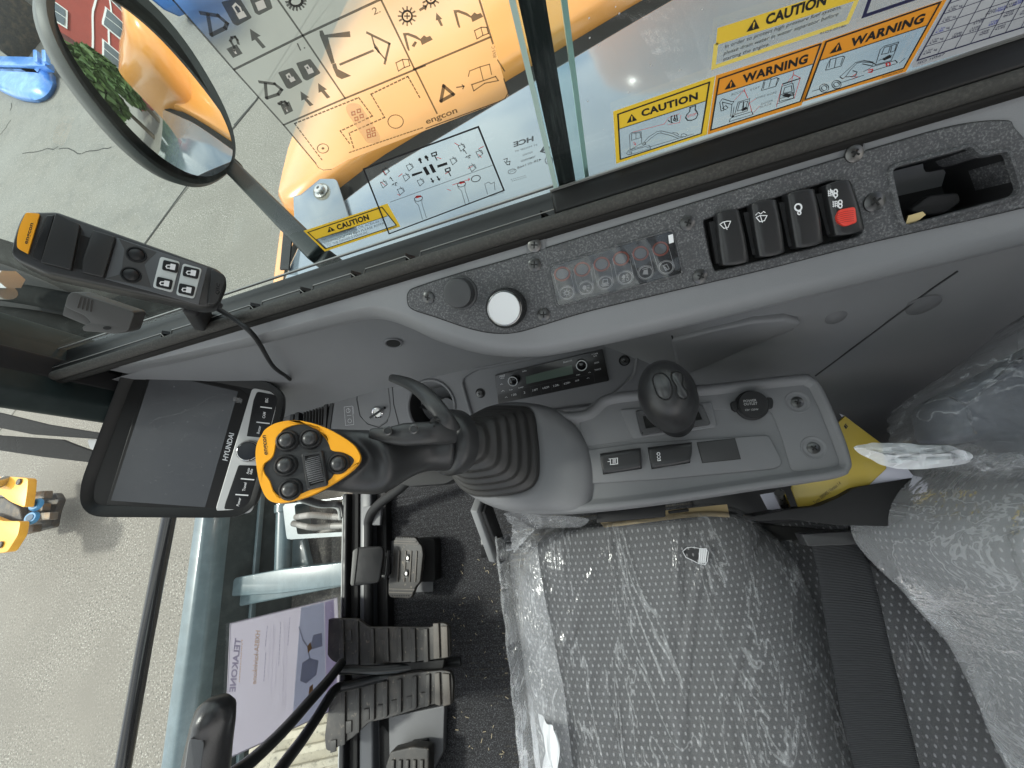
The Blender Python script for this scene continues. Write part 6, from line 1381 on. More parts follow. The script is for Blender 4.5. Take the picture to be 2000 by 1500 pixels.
# torn hole in the cover
hu = P(1357, 1083, .64)
hole_pts = [(1333, 1076), (1342, 1070), (1350, 1068), (1366, 1070), (1380, 1071), (1383, 1078), (1381, 1096), (1377, 1102), (1364, 1100), (1352, 1094), (1340, 1088)]
hz = [ZP(.462)(u, v) for u, v in hole_pts]
bm = bmesh.new(); bm.from_mesh(fo.data)
def inside(x, y):
    c = False; n = len(hz)
    for i in range(n):
        x1, y1, x2, y2 = hz[i].x, hz[i].y, hz[i - 1].x, hz[i - 1].y
        if (y1 > y) != (y2 > y) and x < (x2 - x1) * (y - y1) / (y2 - y1) + x1: c = not c
    return c
bmesh.ops.delete(bm, geom=[f for f in bm.faces if inside(f.calc_center_median().x, f.calc_center_median().y)], context='FACES'); bm.to_mesh(fo.data); bm.free()
mb = MB(); zz = [ZP(.463)(u + rw.uniform(-1, 1), v + rw.uniform(-1, 1)) for u, v in hole_pts]; mb.tube(zz + [zz[0]], .0005, 5); mb.build('torn_edge', film3, seat)
mb = MB(); mb.loft([[ZP(.464 + .002 * (i % 2))(1366 + i * 2.2, 1072 - (i % 2) * 1) for i in range(8)], [ZP(.460)(1364 + i * 2.0, 1099 + (i % 2) * 2) for i in range(8)]], False, False, False); mb.build('torn_flap', film3, seat)
# loose plastic hanging over the front edge
def apron(a, b):
    y = -.03 - b * .60; w_ = .5 + .5 * math.sin(b * 9 + 1.3)
    if a < .35:
        f = a / .35; x = -.145 - .012 * w_ - .065 * f; return Vector((x, y + .004 * math.sin(f * 9 + b * 20), cushion((x - sx0) / (sx1 - sx0) * .86 + .07, .04 + b * .9, .010).z + .002 * math.sin(b * 48 + f * 5)))
    a = (a - .35) / .65
    x = -.222 - .014 * math.sin(min(1, a * 1.6) * math.pi / 2) - .010 * w_ * a + .004 * math.sin(b * 60 + a * 6) * a
    if b > .52: x -= .012 * a * (b - .52) / .48
    return Vector((x + .0015 * math.sin(a * 40 + b * 90), y + .006 * math.sin(a * 12), .446 - .15 * a ** 1.3 + .003 * math.sin(b * 70 + a * 9)))
sheet(40, 160, apron, 'loose_plastic', film2, seat)
def apron2(a, b):
    y = -.28 - b * .34; w_ = math.sin(b * math.pi * .5)
    return Vector((-.215 + .055 * (1 - a) - .030 * a * w_ + .004 * math.sin(b * 33 + a * 8), y, .468 - .13 * a ** 1.6 + .004 * math.sin(a * 25 + b * 13)))
sheet(40, 110, apron2, 'loose_plastic', film3, seat)
cn = [(985, 1004), (1010, 1001), (1060, 1006), (1110, 1008), (1150, 1015), (1130, 1030), (1080, 1030), (1040, 1038), (1015, 1055), (1004, 1080), (998, 1060), (1000, 1030)]
cz = [.60, .60, .59, .57, .53, .47, .465, .462, .455, .45, .47, .52]
q3 = [ZP(z)(u, v) for (u, v), z in zip(cn, cz)]; cc_ = sum(q3, Vector()) / len(q3)
rg_ = [[cc_ + (p - cc_) * f + Vector((0, 0, .006 * math.sin(i * 2.1 + f * 7))) for i, p in enumerate(cr(q3, 60, True))] for f in (1, .8, .6, .4, .2, .05)]
MB().loft(rg_, False, True).build('loose_plastic', film2, seat, smooth=180)
# base under the cushion
MB().box((.0, -.29, .33), (.38, .46, .06)).build('seat_pan', blkm, seat, bevel=.01)
MB().box((.02, -.29, .16), (.34, .40, .28)).build('suspension', rubberd, seat, bevel=.01)
# rear part of the seat behind the belt, then the backrest with its side bolster
def rear(a, b):
    x = .19 + a * .27; y = -.06 - b * .62; return Vector((x, y, .425 + .05 * a * a - .05 * math.exp(-b * 9) + .004 * math.sin(b * 14)))
sheet(30, 50, rear, 'seat_rear', fab, seat, uvf=lambda co: (co.x, co.y))
def rearf(a, b): p = rear(a, b); p.z += .007 + .004 * math.sin(a * 13 + b * 31) * math.sin(b * 17) + foldz(p.x - .25, p.y) * 1.2; return p
sheet(70, 110, rearf, 'plastic_cover', film, seat)
# backrest: front face contour per lateral station, bolster swells forwards at the right side
def backx(y, z):
    t = -y; bol = .058 * math.exp(-((t - .07) / .09) ** 2)
    return .335 - bol + (z - .5) * .20 + .02 * math.cos(min(1, t / .3) * math.pi) * 0
def back(a, b):
    """a: up the face, b: right to left"""
    s = b * 1.18 - .10
    if s < 0:                                  # wraps round the right side
        y = .012 - .03 * 0; ang = -s / .10; x = backx(-.01, .5) + .045 + .12 * ang * .9; y = .005 + .012 * math.sin(ang * 1.5)
        z = .47 + a * .50; return Vector((x + (z - .5) * .20, y, z))
    y = -.005 - s * .60; e = math.exp(-(s / .05)); x = backx(y, .5) + .045 * e
    z = .44 + a * .55; f = max(0, (.10 - a) / .10); x += .05 * f * f
    return Vector((x + (z - .5) * .20, y, z))
sheet(50, 80, back, 'backrest', fab, seat, uvf=lambda co: (co.z * 1.0, co.y))
def backf(a, b):
    p = back(a, b); off = .014 + .005 * math.sin(a * 7 + b * 9) * math.sin(b * 11) + foldz(p.z - .6, p.y) * 1.5; return p + Vector((-off, .006 if b < .1 else 0, 0))
sheet(90, 140, backf, 'plastic_cover', plastic('poly_film_hazy', .24, .36, (3, 9, 4), bl=.13), seat)
MB().box((.50, -.30, .75), (.10, .52, .60), (Vector((.98, 0, -.2)), Vector((0, 1, 0)), Vector((.2, 0, .98)))).build('backrest_shell', blkm, seat, bevel=.03)
for u, v, s_ in ((1893, 1145, 12),):
    p = P(u, v, .50)
# belt
be = thing('seat_belt', 'wide black woven lap belt strap lying across the rear of the seat', 'seat belt')
bw = M('webbing', (.026, .028, .031), .55); t_ = bw.node_tree; b_ = t_.nodes['Principled BSDF']; tcn = t_.nodes.new('ShaderNodeTexCoord'); wv = t_.nodes.new('ShaderNodeTexWave'); wv.bands_direction = 'Y'; wv.inputs['Scale'].default_value = 190; wv.inputs['Distortion'].default_value = .4
t_.links.new(tcn.outputs['Object'], wv.inputs['Vector']); bu = t_.nodes.new('ShaderNodeBump'); bu.inputs['Strength'].default_value = .8; bu.inputs['Distance'].default_value = .0012; t_.links.new(wv.outputs[0], bu.inputs['Height']); t_.links.new(bu.outputs[0], b_.inputs['Normal'])
bmx = t_.nodes.new('ShaderNodeMix'); bmx.data_type = 'RGBA'; bmx.inputs[6].default_value = (.014, .015, .017, 1); bmx.inputs[7].default_value = (.045, .048, .054, 1); t_.links.new(wv.outputs[0], bmx.inputs[0]); t_.links.new(bmx.outputs[2], b_.inputs['Base Color'])
Ls = [(1583, 1056), (1596, 1110), (1606, 1180), (1622, 1280), (1642, 1390), (1668, 1500), (1760, 1900)]; Rs = [(1682, 1056), (1700, 1110), (1718, 1180), (1738, 1270), (1768, 1390), (1795, 1500), (1895, 1900)]
zz = [.462, .475, .485, .486, .484, .482, .480]
def beltp(a, b):
    k = b * 6; i = min(5, int(k)); f = k - i
    L1 = Vector(Ls[i]).lerp(Vector(Ls[i + 1]), f); R1 = Vector(Rs[i]).lerp(Vector(Rs[i + 1]), f); z = zz[i] * (1 - f) + zz[i + 1] * f
    p = L1.lerp(R1, a); return ZP(z + .003 * math.sin(a * math.pi))(p.x, p.y)
sheet(10, 60, beltp, 'webbing', bw, be, thick=.0018)
MB().slab(rnd([(1562, 1042), (1676, 1036), (1690, 1050), (1690, 1062), (1575, 1066)], 4), ZP(.465), -.02, .006).build('belt_slot', M('slot_dark', (.045, .046, .048), .35), be, bevel=.003)
MB().slab(rnd([(1678, 1030), (1730, 1030), (1765, 1095), (1757, 1115), (1745, 1120), (1700, 1098)], 6), ZP(.47), -.03, .008).build('buckle_housing', blk, be, bevel=.005)
# recliner cover and side structure between console and backrest
rcv = thing('recliner_cover', 'matt black plastic hinge cover running between the armrest console and the backrest', 'cover')
o_ = [(1470, 1008), (1545, 994), (1600, 988), (1645, 968), (1670, 952), (1760, 937), (1870, 915), (1990, 905), (2080, 895), (2080, 960), (1900, 985), (1790, 1000), (1740, 1028), (1640, 1026), (1545, 1014), (1480, 1018)]
MB().slab(rnd(o_, 6), ZP(.535), -.05, 0).build('cover', blkm, rcv, bevel=.008)
MB().slab(rnd([(1845, 945), (1925, 935), (1925, 947), (1850, 958)], 4), ZP(.5365), -.001, .0006).build('slot', hole, rcv)
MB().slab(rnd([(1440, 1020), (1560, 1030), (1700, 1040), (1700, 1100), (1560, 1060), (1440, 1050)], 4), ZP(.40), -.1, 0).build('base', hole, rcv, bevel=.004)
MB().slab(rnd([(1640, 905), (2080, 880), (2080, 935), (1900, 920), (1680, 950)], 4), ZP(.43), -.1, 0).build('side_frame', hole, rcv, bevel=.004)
cdm = corr([P(1905, 935, .60), P(1935, 925, .58), P(1965, 920, .575), P(2030, 918, .58)], .010, 30, 'flexible_conduit', M('conduit_shiny', (.03, .03, .03), .15), amp=.18)
tag(cdm, 'short shiny black ribbed conduit beneath the wrapped armrest', 'conduit')
# cardboard and small bits in the gap between console and cushion
cd = thing('cardboard_sheet', 'strip of tan cardboard lying in the gap between console and cushion', 'cardboard')
MB().slab([(1165, 1012), (1270, 1000), (1420, 985), (1425, 1010), (1290, 1020), (1180, 1030)], ZP(.43), -.003, 0).build('sheet', M('cardboard', (.50, .38, .20), .8, bump=[(60, .2, .001)], var=[(10, (.42, .31, .17), .4, .7)]), cd)
for pp in (([(1195, 1000), (1228, 998), (1232, 1012), (1198, 1014)]), ([(1305, 998), (1345, 993), (1346, 999), (1307, 1004)]), ([(1206, 996), (1216, 996), (1216, 1018), (1206, 1018)])):
    MB().slab(rnd(pp, 2), ZP(.45), -.01, 0).build('clip', hole, cd, bevel=.002)
# ================================================================== manuals behind the console
yb = thing('yellow_manual', 'yellow manual leaning behind the armrest console, printed with a version line', 'book')
ym = M('manual_yellow', (.46, .34, .05), .4, coat=.3, var=[(6, (.50, .36, .04), .45, .7)])
YP = Plane(P(1640, 960, .58), (-.25, -.1, .96))
MB().slab([(1545, 955), (1560, 905), (1650, 812), (1722, 866), (1732, 915), (1690, 955), (1640, 985), (1560, 994)], YP, -.006, 0).build('cover', ym, yb, bevel=.001)
(a, b) = ((1592, 985), (1643, 945)); mb = MB(); mb.text('Tuote: 0000405 | Version 1.4', YP, a, b, (a[0] - 4.5, a[1] - 5.5), .0004, .0); mb.text('E', YP, (1652, 838), (1656, 832), (1648, 833), .0004, .05); mb.build('lettering', ink, yb, smooth=0)
wp = thing('white_booklet', 'white booklet pages sticking out beside the yellow manual', 'booklet')
paper = M('paper_white', (.58, .58, .68), .6)
WP_ = Plane(P(1730, 940, .57), (-.2, -.1, .97))
MB().slab([(1668, 935), (1690, 915), (1712, 908), (1770, 912), (1795, 942), (1740, 950), (1690, 958), (1650, 988), (1622, 988), (1645, 962)], WP_, -.003, 0).build('pages', paper, wp, bevel=.0005)
MB().slab([(1640, 808), (1650, 812), (1715, 862), (1712, 868), (1648, 818)], YP.up(-.004), -.003, 0).build('page_edges', paper, wp)
MB().slab([(1668, 938), (1683, 955), (1688, 956), (1672, 930)], WP_, .0001, .0006).build('fold_crease_shade', M('paper_shade', (.40, .40, .50), .6), wp)
lw = MB(); lw.slab([(1485, 966), (1520, 960), (1545, 1000), (1500, 995)], ZP(.50), -.002, 0); tag(lw.build('loose_paper', paper), 'small scrap of lilac white paper in the dark gap behind the console', 'paper')
tag(MB().tube([P(1522, 962, .58), P(1537, 998, .60)], .006, 12).build('guide_rod', steel, smooth=60), 'short dark steel rod standing in the gap beside the yellow manual', 'rod')
# ================================================================== second armrest pad wrapped in plastic, folded up
wa = thing('wrapped_armrest', 'dark armrest pad wrapped in bulging clear plastic at the right edge', 'armrest')
ao = [(1862, 775), (1900, 745), (1960, 715), (2010, 690), (2140, 640), (2140, 880), (2000, 852), (1920, 856), (1880, 850), (1868, 820)]
navy = M('pad_fabric', (.050, .056, .070), .7, bump=[(300, .3, .0008)], var=[(10, (.075, .082, .10), .4, .7)])
aol = [(p[0], p[1]) for p in cr(ao, 90, True)]
MB().rings([(inset(aol, 6), -.06), (aol, -.035), (inset(aol, 3), -.01), (inset(aol, 14), .0)], ZP(.66), 90, True, True).build('pad', navy, wa, smooth=70)
fo_ = [(1840, 772), (1868, 742), (1910, 712), (1965, 675), (2030, 630), (2160, 560), (2160, 915), (2000, 912), (1905, 905), (1868, 885), (1848, 850), (1838, 810)]
fol = [(p[0], p[1]) for p in cr(fo_, 120, True)]
def crump(o, s): return [(u + s * math.sin(i * 1.9) * .6 + rw.uniform(-s, s) * .3, v + s * math.cos(i * 2.3) * .6) for i, (u, v) in enumerate(o)]
MB().loft([[ZP(.69)(u, v) + Vector((0, 0, h + .003 * math.sin(i * .9 + k * 2))) for i, (u, v) in enumerate(crump(o, 1.5))] for k, (o, h) in enumerate(((inset(fol, 10), -.08), (inset(fol, 2), -.05), (fol, -.02), (inset(fol, 6), -.006), (inset(fol, 20), .0), (inset(fol, 45), .004)))], False, True).build('plastic_wrap', plastic('poly_wrap', .07, .25, (5, 12, 5)), wa, smooth=180)
# twisted tail of film
tw = thing('plastic_tail', 'twisted milky white tail of plastic film pointing at the console end', 'plastic film')
tu = [(1667, 874), (1690, 868), (1710, 864), (1760, 866), (1800, 868), (1840, 870), (1880, 878), (1896, 896), (1880, 906), (1840, 912), (1790, 917), (1750, 914), (1716, 908), (1700, 896)]
tul = [(p[0], p[1]) for p in cr(tu, 90, True)]
MB().loft([[ZP(.67)(u, v) + Vector((0, 0, h + .0030 * math.sin(i * .42 + k * 1.6))) for i, (u, v) in enumerate(resamp(o, 90))] for k, (o, h) in enumerate(((tul, 0), (scl(tul, .9, .75), .006), (scl(tul, .8, .5), .009), (scl(tul, .7, .25), .007), (scl(tul, .5, .05), .011)))], False, True).build('film', film3, tw, smooth=35)
tu = [(1888, 900), (1905, 890), (1950, 885), (2010, 884), (2080, 890), (2080, 925), (2020, 915), (1960, 918), (1920, 922), (1900, 912)]
tul = [(p[0], p[1]) for p in cr(tu, 70, True)]
MB().loft([[ZP(.665)(u, v) + Vector((0, 0, h + .003 * math.sin(i * .5 + k))) for i, (u, v) in enumerate(resamp(o, 70))] for k, (o, h) in enumerate(((tul, 0), (scl(tul, .92, .7), .008), (scl(tul, .85, .3), .010)))], False, True).build('film', film2, tw, smooth=40)
# ================================================================== stickers on the window glass
GF = Plane((0, .2785, 0), (0, -1, 0)); GB = Plane((0, .2645, 0), (0, -1, 0))
k4s, k5s, k2s, k3s, k7s = K(1100, 0), K(1500, 0), K(330, 0), K(680, 0), K(450, 330)
def ringfill(mb, outer, inner, pl, h=0.0):
    n = 4; o = [pl(u, v, h) for u, v in outer]; i_ = [pl(u, v, h) for u, v in inner]
    mb.add(o + i_, [(k, (k + 1) % n, n + (k + 1) % n, n + k) for k in range(n)]); return mb
def tri(mb, mb2, a, b, c, pl, h):
    mb.flat([a, b, c], pl, h); A, B, Cc = Vector(a), Vector(b), Vector(c); m_ = (A + B) / 2; t = Cc
    mb2.line([tuple(m_.lerp(t, .30)), tuple(m_.lerp(t, .66))], pl, .0009, h + .0001); mb2.flat(ell(m_.lerp(t, .16).x, m_.lerp(t, .16).y, .9, .9, 0, 8), pl, h + .0001)
def sticker(name, label, kk_, pl, outer, inner, div, col, title, tri_, lw=.0011, grp='warning stickers on the side window'):
    """outer, inner: corner outlines (tl, tr, br, bl); div: header bottom line (left, right)"""
    t = thing(name, label, 'sticker', grp); o, i_, d = kk_(outer), kk_(inner), kk_(div)
    ringfill(MB(), o, i_, pl, .0002).build('border', col, t, smooth=0)
    MB().flat([i_[0], i_[1], d[1], d[0]], pl, .00021).build('header', col, t, smooth=0)
    mb = MB(); mb.line(i_, pl, lw, .0004, True); mb.line(d, pl, lw * .5, .0004)
    (a, b, c) = kk_([title[1], title[2], title[3]]); mb.text(title[0], pl, a, b, c, .0004, .040, 0, 1.08)
    m2 = MB(); tri(mb, m2, *kk_(tri_), pl, .0004); mb.build('lettering', ink, t, smooth=0); m2.build('exclamation_mark', col, t, smooth=0)
    MB().flat(i_, pl, .0001).build('clear_film', glassmat('sticker_film', (.95, .96, .96), .6, .2, .06), t, smooth=0)
    return t
def lines(t, kk_, pl, ls, wd, mt=None, nm='pictogram', h=.0004):
    mb = MB()
    for l in ls: mb.line(kk_(l), pl, wd, h)
    return mb.build(nm, mt or ink, t, smooth=0)
def exc(x, y, s, f=1, slope=-.32):
    """tiny excavator drawing in crop pixels around x, y"""
    def q(pts): return [(x + a * s * f, y + b * s + a * s * f * slope * f) for a, b in pts]
    return [q([(0, 0), (0, -60), (8, -78), (40, -78), (48, -55), (48, 0), (0, 0)]), q([(14, -30), (14, -70), (38, -70), (44, -50), (44, -30), (14, -30)]), q([(-20, 12), (80, 12), (88, 22), (80, 34), (-20, 34), (-28, 22), (-20, 12)]), q([(-12, 18), (72, 18), (72, 28), (-12, 28), (-12, 18)]), q([(0, 8), (60, 8)])]
# --- caution by the window post
s_ = sticker('caution_sticker', 'yellow CAUTION sticker with excavator and STOP drawing, left end of the sticker row', k4s, GB,
    [(365, 815), (1112, 555), (1052, 985), (388, 1198)], [(400, 835), (1070, 600), (1010, 975), (418, 1165)], [(412, 942), (1045, 736)], yel, ('CAUTION', (575, 852), (985, 722), (568, 806)), ((465, 900), (540, 878), (500, 832)))
lines(s_, k4s, GB, [[(490, 1095), (485, 985), (500, 968), (570, 962), (575, 1045), (490, 1095)], [(500, 1025), (500, 978), (532, 972), (532, 1015), (500, 1025)], [(532, 972), (562, 970), (568, 1005), (532, 1015)], [(475, 1100), (580, 1068)], [(470, 1110), (630, 1062), (640, 1085), (480, 1132), (462, 1122), (470, 1110)], [(480, 1116), (500, 1110), (500, 1122), (482, 1127)],
    [(585, 1045), (625, 1000), (685, 962), (715, 955), (800, 975), (850, 1000), (880, 998)], [(590, 1058), (640, 1010), (690, 975), (715, 972), (790, 990), (840, 1010)], [(715, 955), (715, 972)], [(800, 968), (835, 972), (845, 985)], [(880, 975), (905, 985), (895, 998), (860, 1000), (865, 982), (880, 975)], [(610, 1080), (955, 978)], [(580, 1050), (600, 1040), (605, 1055), (585, 1062), (580, 1050)]], .0004)
lines(s_, k4s, GB, [[(790, 850), (790, 895), (800, 895)], [(790, 850), (798, 848)], [(830, 840), (836, 880), (826, 885)], [(815, 842), (815, 862)], [(806, 876), (814, 862), (824, 872), (818, 882), (806, 876)], [(770, 880), (778, 888)], [(925, 785), (968, 770)], [(930, 785), (925, 815), (905, 835), (895, 858), (910, 878), (940, 878), (970, 865), (985, 835), (978, 815), (965, 800), (968, 772)]], .0008)
mb = MB(); (a, b, c) = k4s([(908, 860), (975, 838), (907, 843)]); mb.text('STOP', GB, a, b, c, .0004, .01); mb.dash(k4s([(510, 965), (740, 905), (770, 860), (850, 830)]), GB, .0004, .0004, 1.6, 1.6); mb.dash(k4s([(770, 910), (850, 895), (862, 840)]), GB, .0004, .0004, 1.6, 1.6); mb.line(k4s([(515, 1040), (530, 1048), (530, 1060), (515, 1050)]), GB, .0004, .0004); mb.build('red_marks', inkr, s_, smooth=0)
# --- warning: lifting
s_ = sticker('warning_sticker', 'orange WARNING sticker with wire rope lifting drawing, middle of the sticker row', k4s, GB,
    [(1118, 552), (1893, 306), (1745, 770), (1056, 985)], [(1140, 575), (1885, 320), (1735, 740), (1080, 950)], [(1125, 695), (1826, 466)], ora, ('WARNING', (1312, 606), (1785, 455), (1314, 548)), ((1180, 655), (1265, 632), (1232, 578)))
lines(s_, k4s, GB, [[(1255, 835), (1280, 745), (1345, 725), (1365, 720), (1345, 810), (1255, 835)], [(1275, 810), (1290, 750), (1320, 742), (1310, 800), (1275, 810)], [(1322, 745), (1350, 738), (1335, 790), (1318, 795), (1322, 745)], [(1230, 860), (1380, 815), (1390, 835), (1240, 880), (1215, 890), (1220, 870), (1230, 860)], [(1225, 850), (1235, 760), (1250, 740), (1230, 740), (1165, 720), (1145, 745), (1155, 810), (1175, 805), (1165, 745)], [(1240, 845), (1250, 780)], [(1165, 745), (1235, 762)], [(1165, 790), (1190, 770), (1205, 785), (1190, 800), (1165, 790)],
    [(1465, 610), (1450, 660), (1555, 630), (1580, 575), (1560, 565), (1520, 580), (1520, 572), (1470, 588), (1465, 610)], [(1520, 580), (1505, 635)], [(1475, 600), (1465, 645)], [(1570, 575), (1555, 620)],
    [(1605, 610), (1735, 570)], [(1600, 630), (1680, 605), (1690, 660), (1685, 715), (1580, 740), (1590, 680), (1600, 630)], [(1620, 640), (1670, 625), (1675, 665), (1610, 680), (1620, 640)], [(1585, 720), (1690, 690)], [(1560, 760), (1690, 715)], [(1590, 690), (1640, 680), (1690, 672)], [(1640, 690), (1680, 680), (1682, 700)]], .0005)
mb = MB(); mb.flat(k4s([(1605, 608), (1735, 567), (1733, 575), (1606, 617)]), GB, .0005); mb.flat(k4s([(1595, 700), (1630, 680), (1680, 690), (1650, 712)]), GB, .0005); mb.flat(k4s([(1300, 800), (1340, 775), (1350, 795), (1310, 812)]), GB, .0005); mb.flat(k4s([(1230, 845), (1255, 838), (1245, 858), (1232, 860)]), GB, .0005)
mb.build('pictogram_fill', ink, s_, smooth=0)
mb = MB()
for st, a0, b0, h_ in (('BOOM', (1232, 698), (1312, 672), 16), ('STAY', (1368, 664), (1440, 640), 16), ('WIRE ROPE', (1408, 726), (1562, 680), 16), ('DOZER', (1448, 768), (1535, 738), 15), ('BLADE', (1438, 790), (1525, 762), 14)):
    (a, b, c) = k4s([a0, b0, (a0[0] + 1, a0[1] - h_)]); mb.text(st, GB, a, b, c, .0004)
mb.build('small_lettering', inkg, s_, smooth=0)
lines(s_, k4s, GB, [[(1688, 520), (1670, 600)], [(1640, 600), (1688, 545), (1735, 568)], [(1605, 610), (1560, 780)], [(1735, 570), (1690, 720)], [(1255, 730), (1325, 655), (1350, 715)], [(1330, 645), (1322, 672)], [(1360, 745), (1385, 830)], [(1365, 750), (1410, 720)], [(1395, 820), (1435, 775)]], .0004, inkr, 'red_ropes')
# --- warning: raised blade
s_ = sticker('warning_sticker', 'orange WARNING sticker with manual and raised blade drawing, right end of the sticker row', k5s, GB,
    [(400, 300), (1312, -12), (1008, 525), (246, 748)], [(425, 303), (1260, 14), (992, 495), (270, 726)], [(382, 440), (1160, 184)], ora, ('WARNING', (598, 342), (1132, 160), (612, 280)), ((448, 392), (540, 365), (520, 305)))
lines(s_, k5s, GB, [[(435, 465), (420, 512), (535, 480), (560, 415), (545, 408), (500, 420), (455, 432), (435, 465)], [(498, 422), (485, 490)], [(545, 425), (530, 470)], [(455, 432), (445, 490)],
    [(525, 560), (545, 575), (570, 555), (600, 510), (650, 460), (690, 450), (760, 455), (790, 470)], [(525, 560), (640, 455), (700, 440), (770, 452)], [(620, 515), (650, 525), (640, 555), (570, 560)], [(690, 465), (760, 480), (770, 460)], [(790, 460), (820, 360), (850, 335), (955, 305), (920, 395), (900, 440), (790, 470)], [(830, 395), (850, 345), (895, 333), (880, 385), (830, 395)], [(895, 380), (905, 330), (940, 320), (925, 370), (895, 380)], [(810, 440), (910, 400)], [(740, 500), (760, 485), (930, 440), (945, 455), (930, 465), (750, 520)], [(700, 520), (740, 500)],
    [(325, 665), (380, 650)], [(525, 605), (700, 548)], [(960, 460), (1000, 425)]], .0005)
mb = MB()
for x, y in ((410, 642), (500, 616)):
    for r_ in (1.0, .6): (u, v) = k5s([(x, y)])[0]; mb.line(ell(u, v, 9 * r_, 8 * r_, 0, 16), GB, .0005, .0004, True)
mb.flat(k5s([(830, 430), (890, 395), (905, 415), (850, 440)]), GB, .0005); mb.build('pictogram_wheels', ink, s_, smooth=0)
lines(s_, k5s, GB, [[(735, 510), (765, 505), (760, 525), (735, 525)], [(865, 460), (890, 455), (892, 478), (868, 482), (865, 460)], [(615, 560), (640, 540)], [(620, 575), (650, 560)]], .0008, inkr, 'red_marks')
mb = MB(); (a, b, c) = k5s([(832, 568), (985, 520), (836, 556)]); mb.text('91M0-04100', GB, a, b, c, .0004); mb.build('small_lettering', inkg, s_, smooth=0)
# --- big caution about the fuel system
t = thing('caution_sticker', 'clear yellow headed CAUTION sticker about draining the water separator, above the sticker row', 'sticker', 'warning stickers on the side window')
top = [(1130, 205), (2170, -125)]; hb = [(1118, 330), (2148, 0)]; bt_ = [(1096, 500), (2080, 165)]
MB().flat(k4s([top[0], top[1], hb[1], hb[0]]), GB, .0002).build('header', yel2, t, smooth=0)
mb = MB(); mb.line(k4s([hb[0], (1100, 492), (2080, 160), hb[1]]), GB, .0026, .0002); mb.build('border', M('yellow_line', (.85, .66, .14), .45), t, smooth=0)
MB().flat(k4s([(1110, 175), (2190, -160), (2090, 190), (1088, 510)]), GB, .0001).build('clear_film', glassmat('film_b', (.95, .96, .96), .6, .2, .05), t, smooth=0)
mb = MB(); (a, b, c) = k4s([(1480, 180), (1920, 28), (1487, 108)]); mb.text('CAUTION', GB, a, b, c, .0004, .040, 0, 1.03); m2 = MB(); tri(mb, m2, *k4s([(1340, 232), (1436, 204), (1402, 135)]), GB, .0004)
m2.build('exclamation_mark', yel2, t, smooth=0); mb.build('lettering', ink, t, smooth=0)
mb = MB()
for st, a0, b0, h_ in (('In order to protect high pressure fuel system,', (1182, 352), (2032, 58), 27), ('please drain water in water separator before', (1172, 402), (2010, 112), 27), ('starting the engine.', (1168, 446), (1508, 330), 27)):
    (a, b, c) = k4s([a0, b0, (a0[0] + 4, a0[1] - h_)]); mb.text(st, GB, a, b, c, .0004, .006, .08)
(a, b, c) = k5s([(378, 252), (566, 192), (380, 236)]); mb.text('91Q4-07180', GB, a, b, c, .0004); mb.build('body_lettering', ink, t, smooth=0)
# --- partly visible framed sticker at the top edge
t = thing('framed_sticker', 'clear sticker with a dark blue outline cut off by the top edge of the photo', 'sticker')
nav = M('ink_navy', (.02, .02, .07), .6)
mb = MB(); mb.line(k5s([(760, -50), (702, 116), (1090, -16)]), GB, .0022, .0002); mb.build('outline', nav, t, smooth=0); MB().flat(k5s([(640, 170), (1230, -30), (1230, -60), (700, -60)]), GB, .0001).build('clear_film', glassmat('film_c', (.96, .96, .96), .5, .15, .05), t, smooth=0)
# --- load chart
t = thing('load_chart', 'white load chart sticker with a printed grid of small numbers in the top right corner', 'chart')
MB().flat([(1779, 127), (1784, 132), (2120, 32), (2120, -120), (1865, -30)], GB, .0002).build('sheet', M('chart_white', (.50, .51, .53), .45), t, smooth=0)
mb = MB(); mb.line(k5s([(1370, -60), (1092, 440), (2200, 92)]), GB, .0010, .0004)
for x0, y0 in ((1150, 330), (1195, 250), (1240, 170), (1285, 90), (1330, 12)): mb.line(k5s([(x0 - 2, y0 + 10), (2200, y0 - 320 + 10)]), GB, .0004, .0004)
for x0, y0 in ((1240, 393), (1365, 354), (1482, 316), (1615, 275), (1735, 238), (1850, 200)): mb.line(k5s([(x0, y0), (x0 + 250, y0 - 450)]), GB, .0004, .0004)
mb.build('grid', nav, t, smooth=0)
mb = MB(); m2 = MB(); rq = random.Random(9)
(a, b, c) = k5s([(1092, 470), (1290, 402), (1097, 452)]); mb.text('ISO 10567', GB, a, b, c, .0004, 0, .1)
for r_ in range(5):
    x0, y0 = 1140 + r_ * 46, 405 - r_ * 80
    for st, dy in (('-1.5m', 0), ('4.9ft', 20)):
        (a, b, c) = k5s([(x0 - dy * .5, y0 + dy - 22), (x0 + 62 - dy * .5, y0 + dy - 42), (x0 + 3 - dy * .5, y0 + dy - 36)]); (mb if r_ != 2 else m2).text(st, GB, a, b, c, .0004)
    (a, b, c) = k5s([(x0 + 72, y0 - 34), (x0 + 96, y0 - 42), (x0 + 76, y0 - 50)]); mb.text('kg', GB, a, b, c, .0004)
for cx, cy, bl_ in ((1340, 280, 0), (1470, 235, 0), (1540, 262, 0), (1660, 222, 0), (1610, 190, 1), (1590, 110, 0), (1660, 90, 1), (1720, 125, 0), (1790, 40, 1), (1740, 60, 0), (1500, 180, 0), (1840, 110, 0), (1850, 20, 0)):
    for st, dy in (('-%d' % rq.randrange(2600, 7900, 10), -18), ('%d' % rq.randrange(4000, 9900, 10), 0)):
        if cx + 60 > 1990 - 0: continue
        (a, b, c) = k5s([(cx - dy * .4, cy + dy), (cx + 70 - dy * .4, cy + dy - 22), (cx + 3 - dy * .4, cy + dy - 14)]); (m2 if bl_ else mb).text(st, GB, a, b, c, .0004)
mb.build('chart_lettering', nav, t, smooth=0); m2.build('blue_lettering', M('ink_blue', (.03, .05, .45), .6), t, smooth=0)
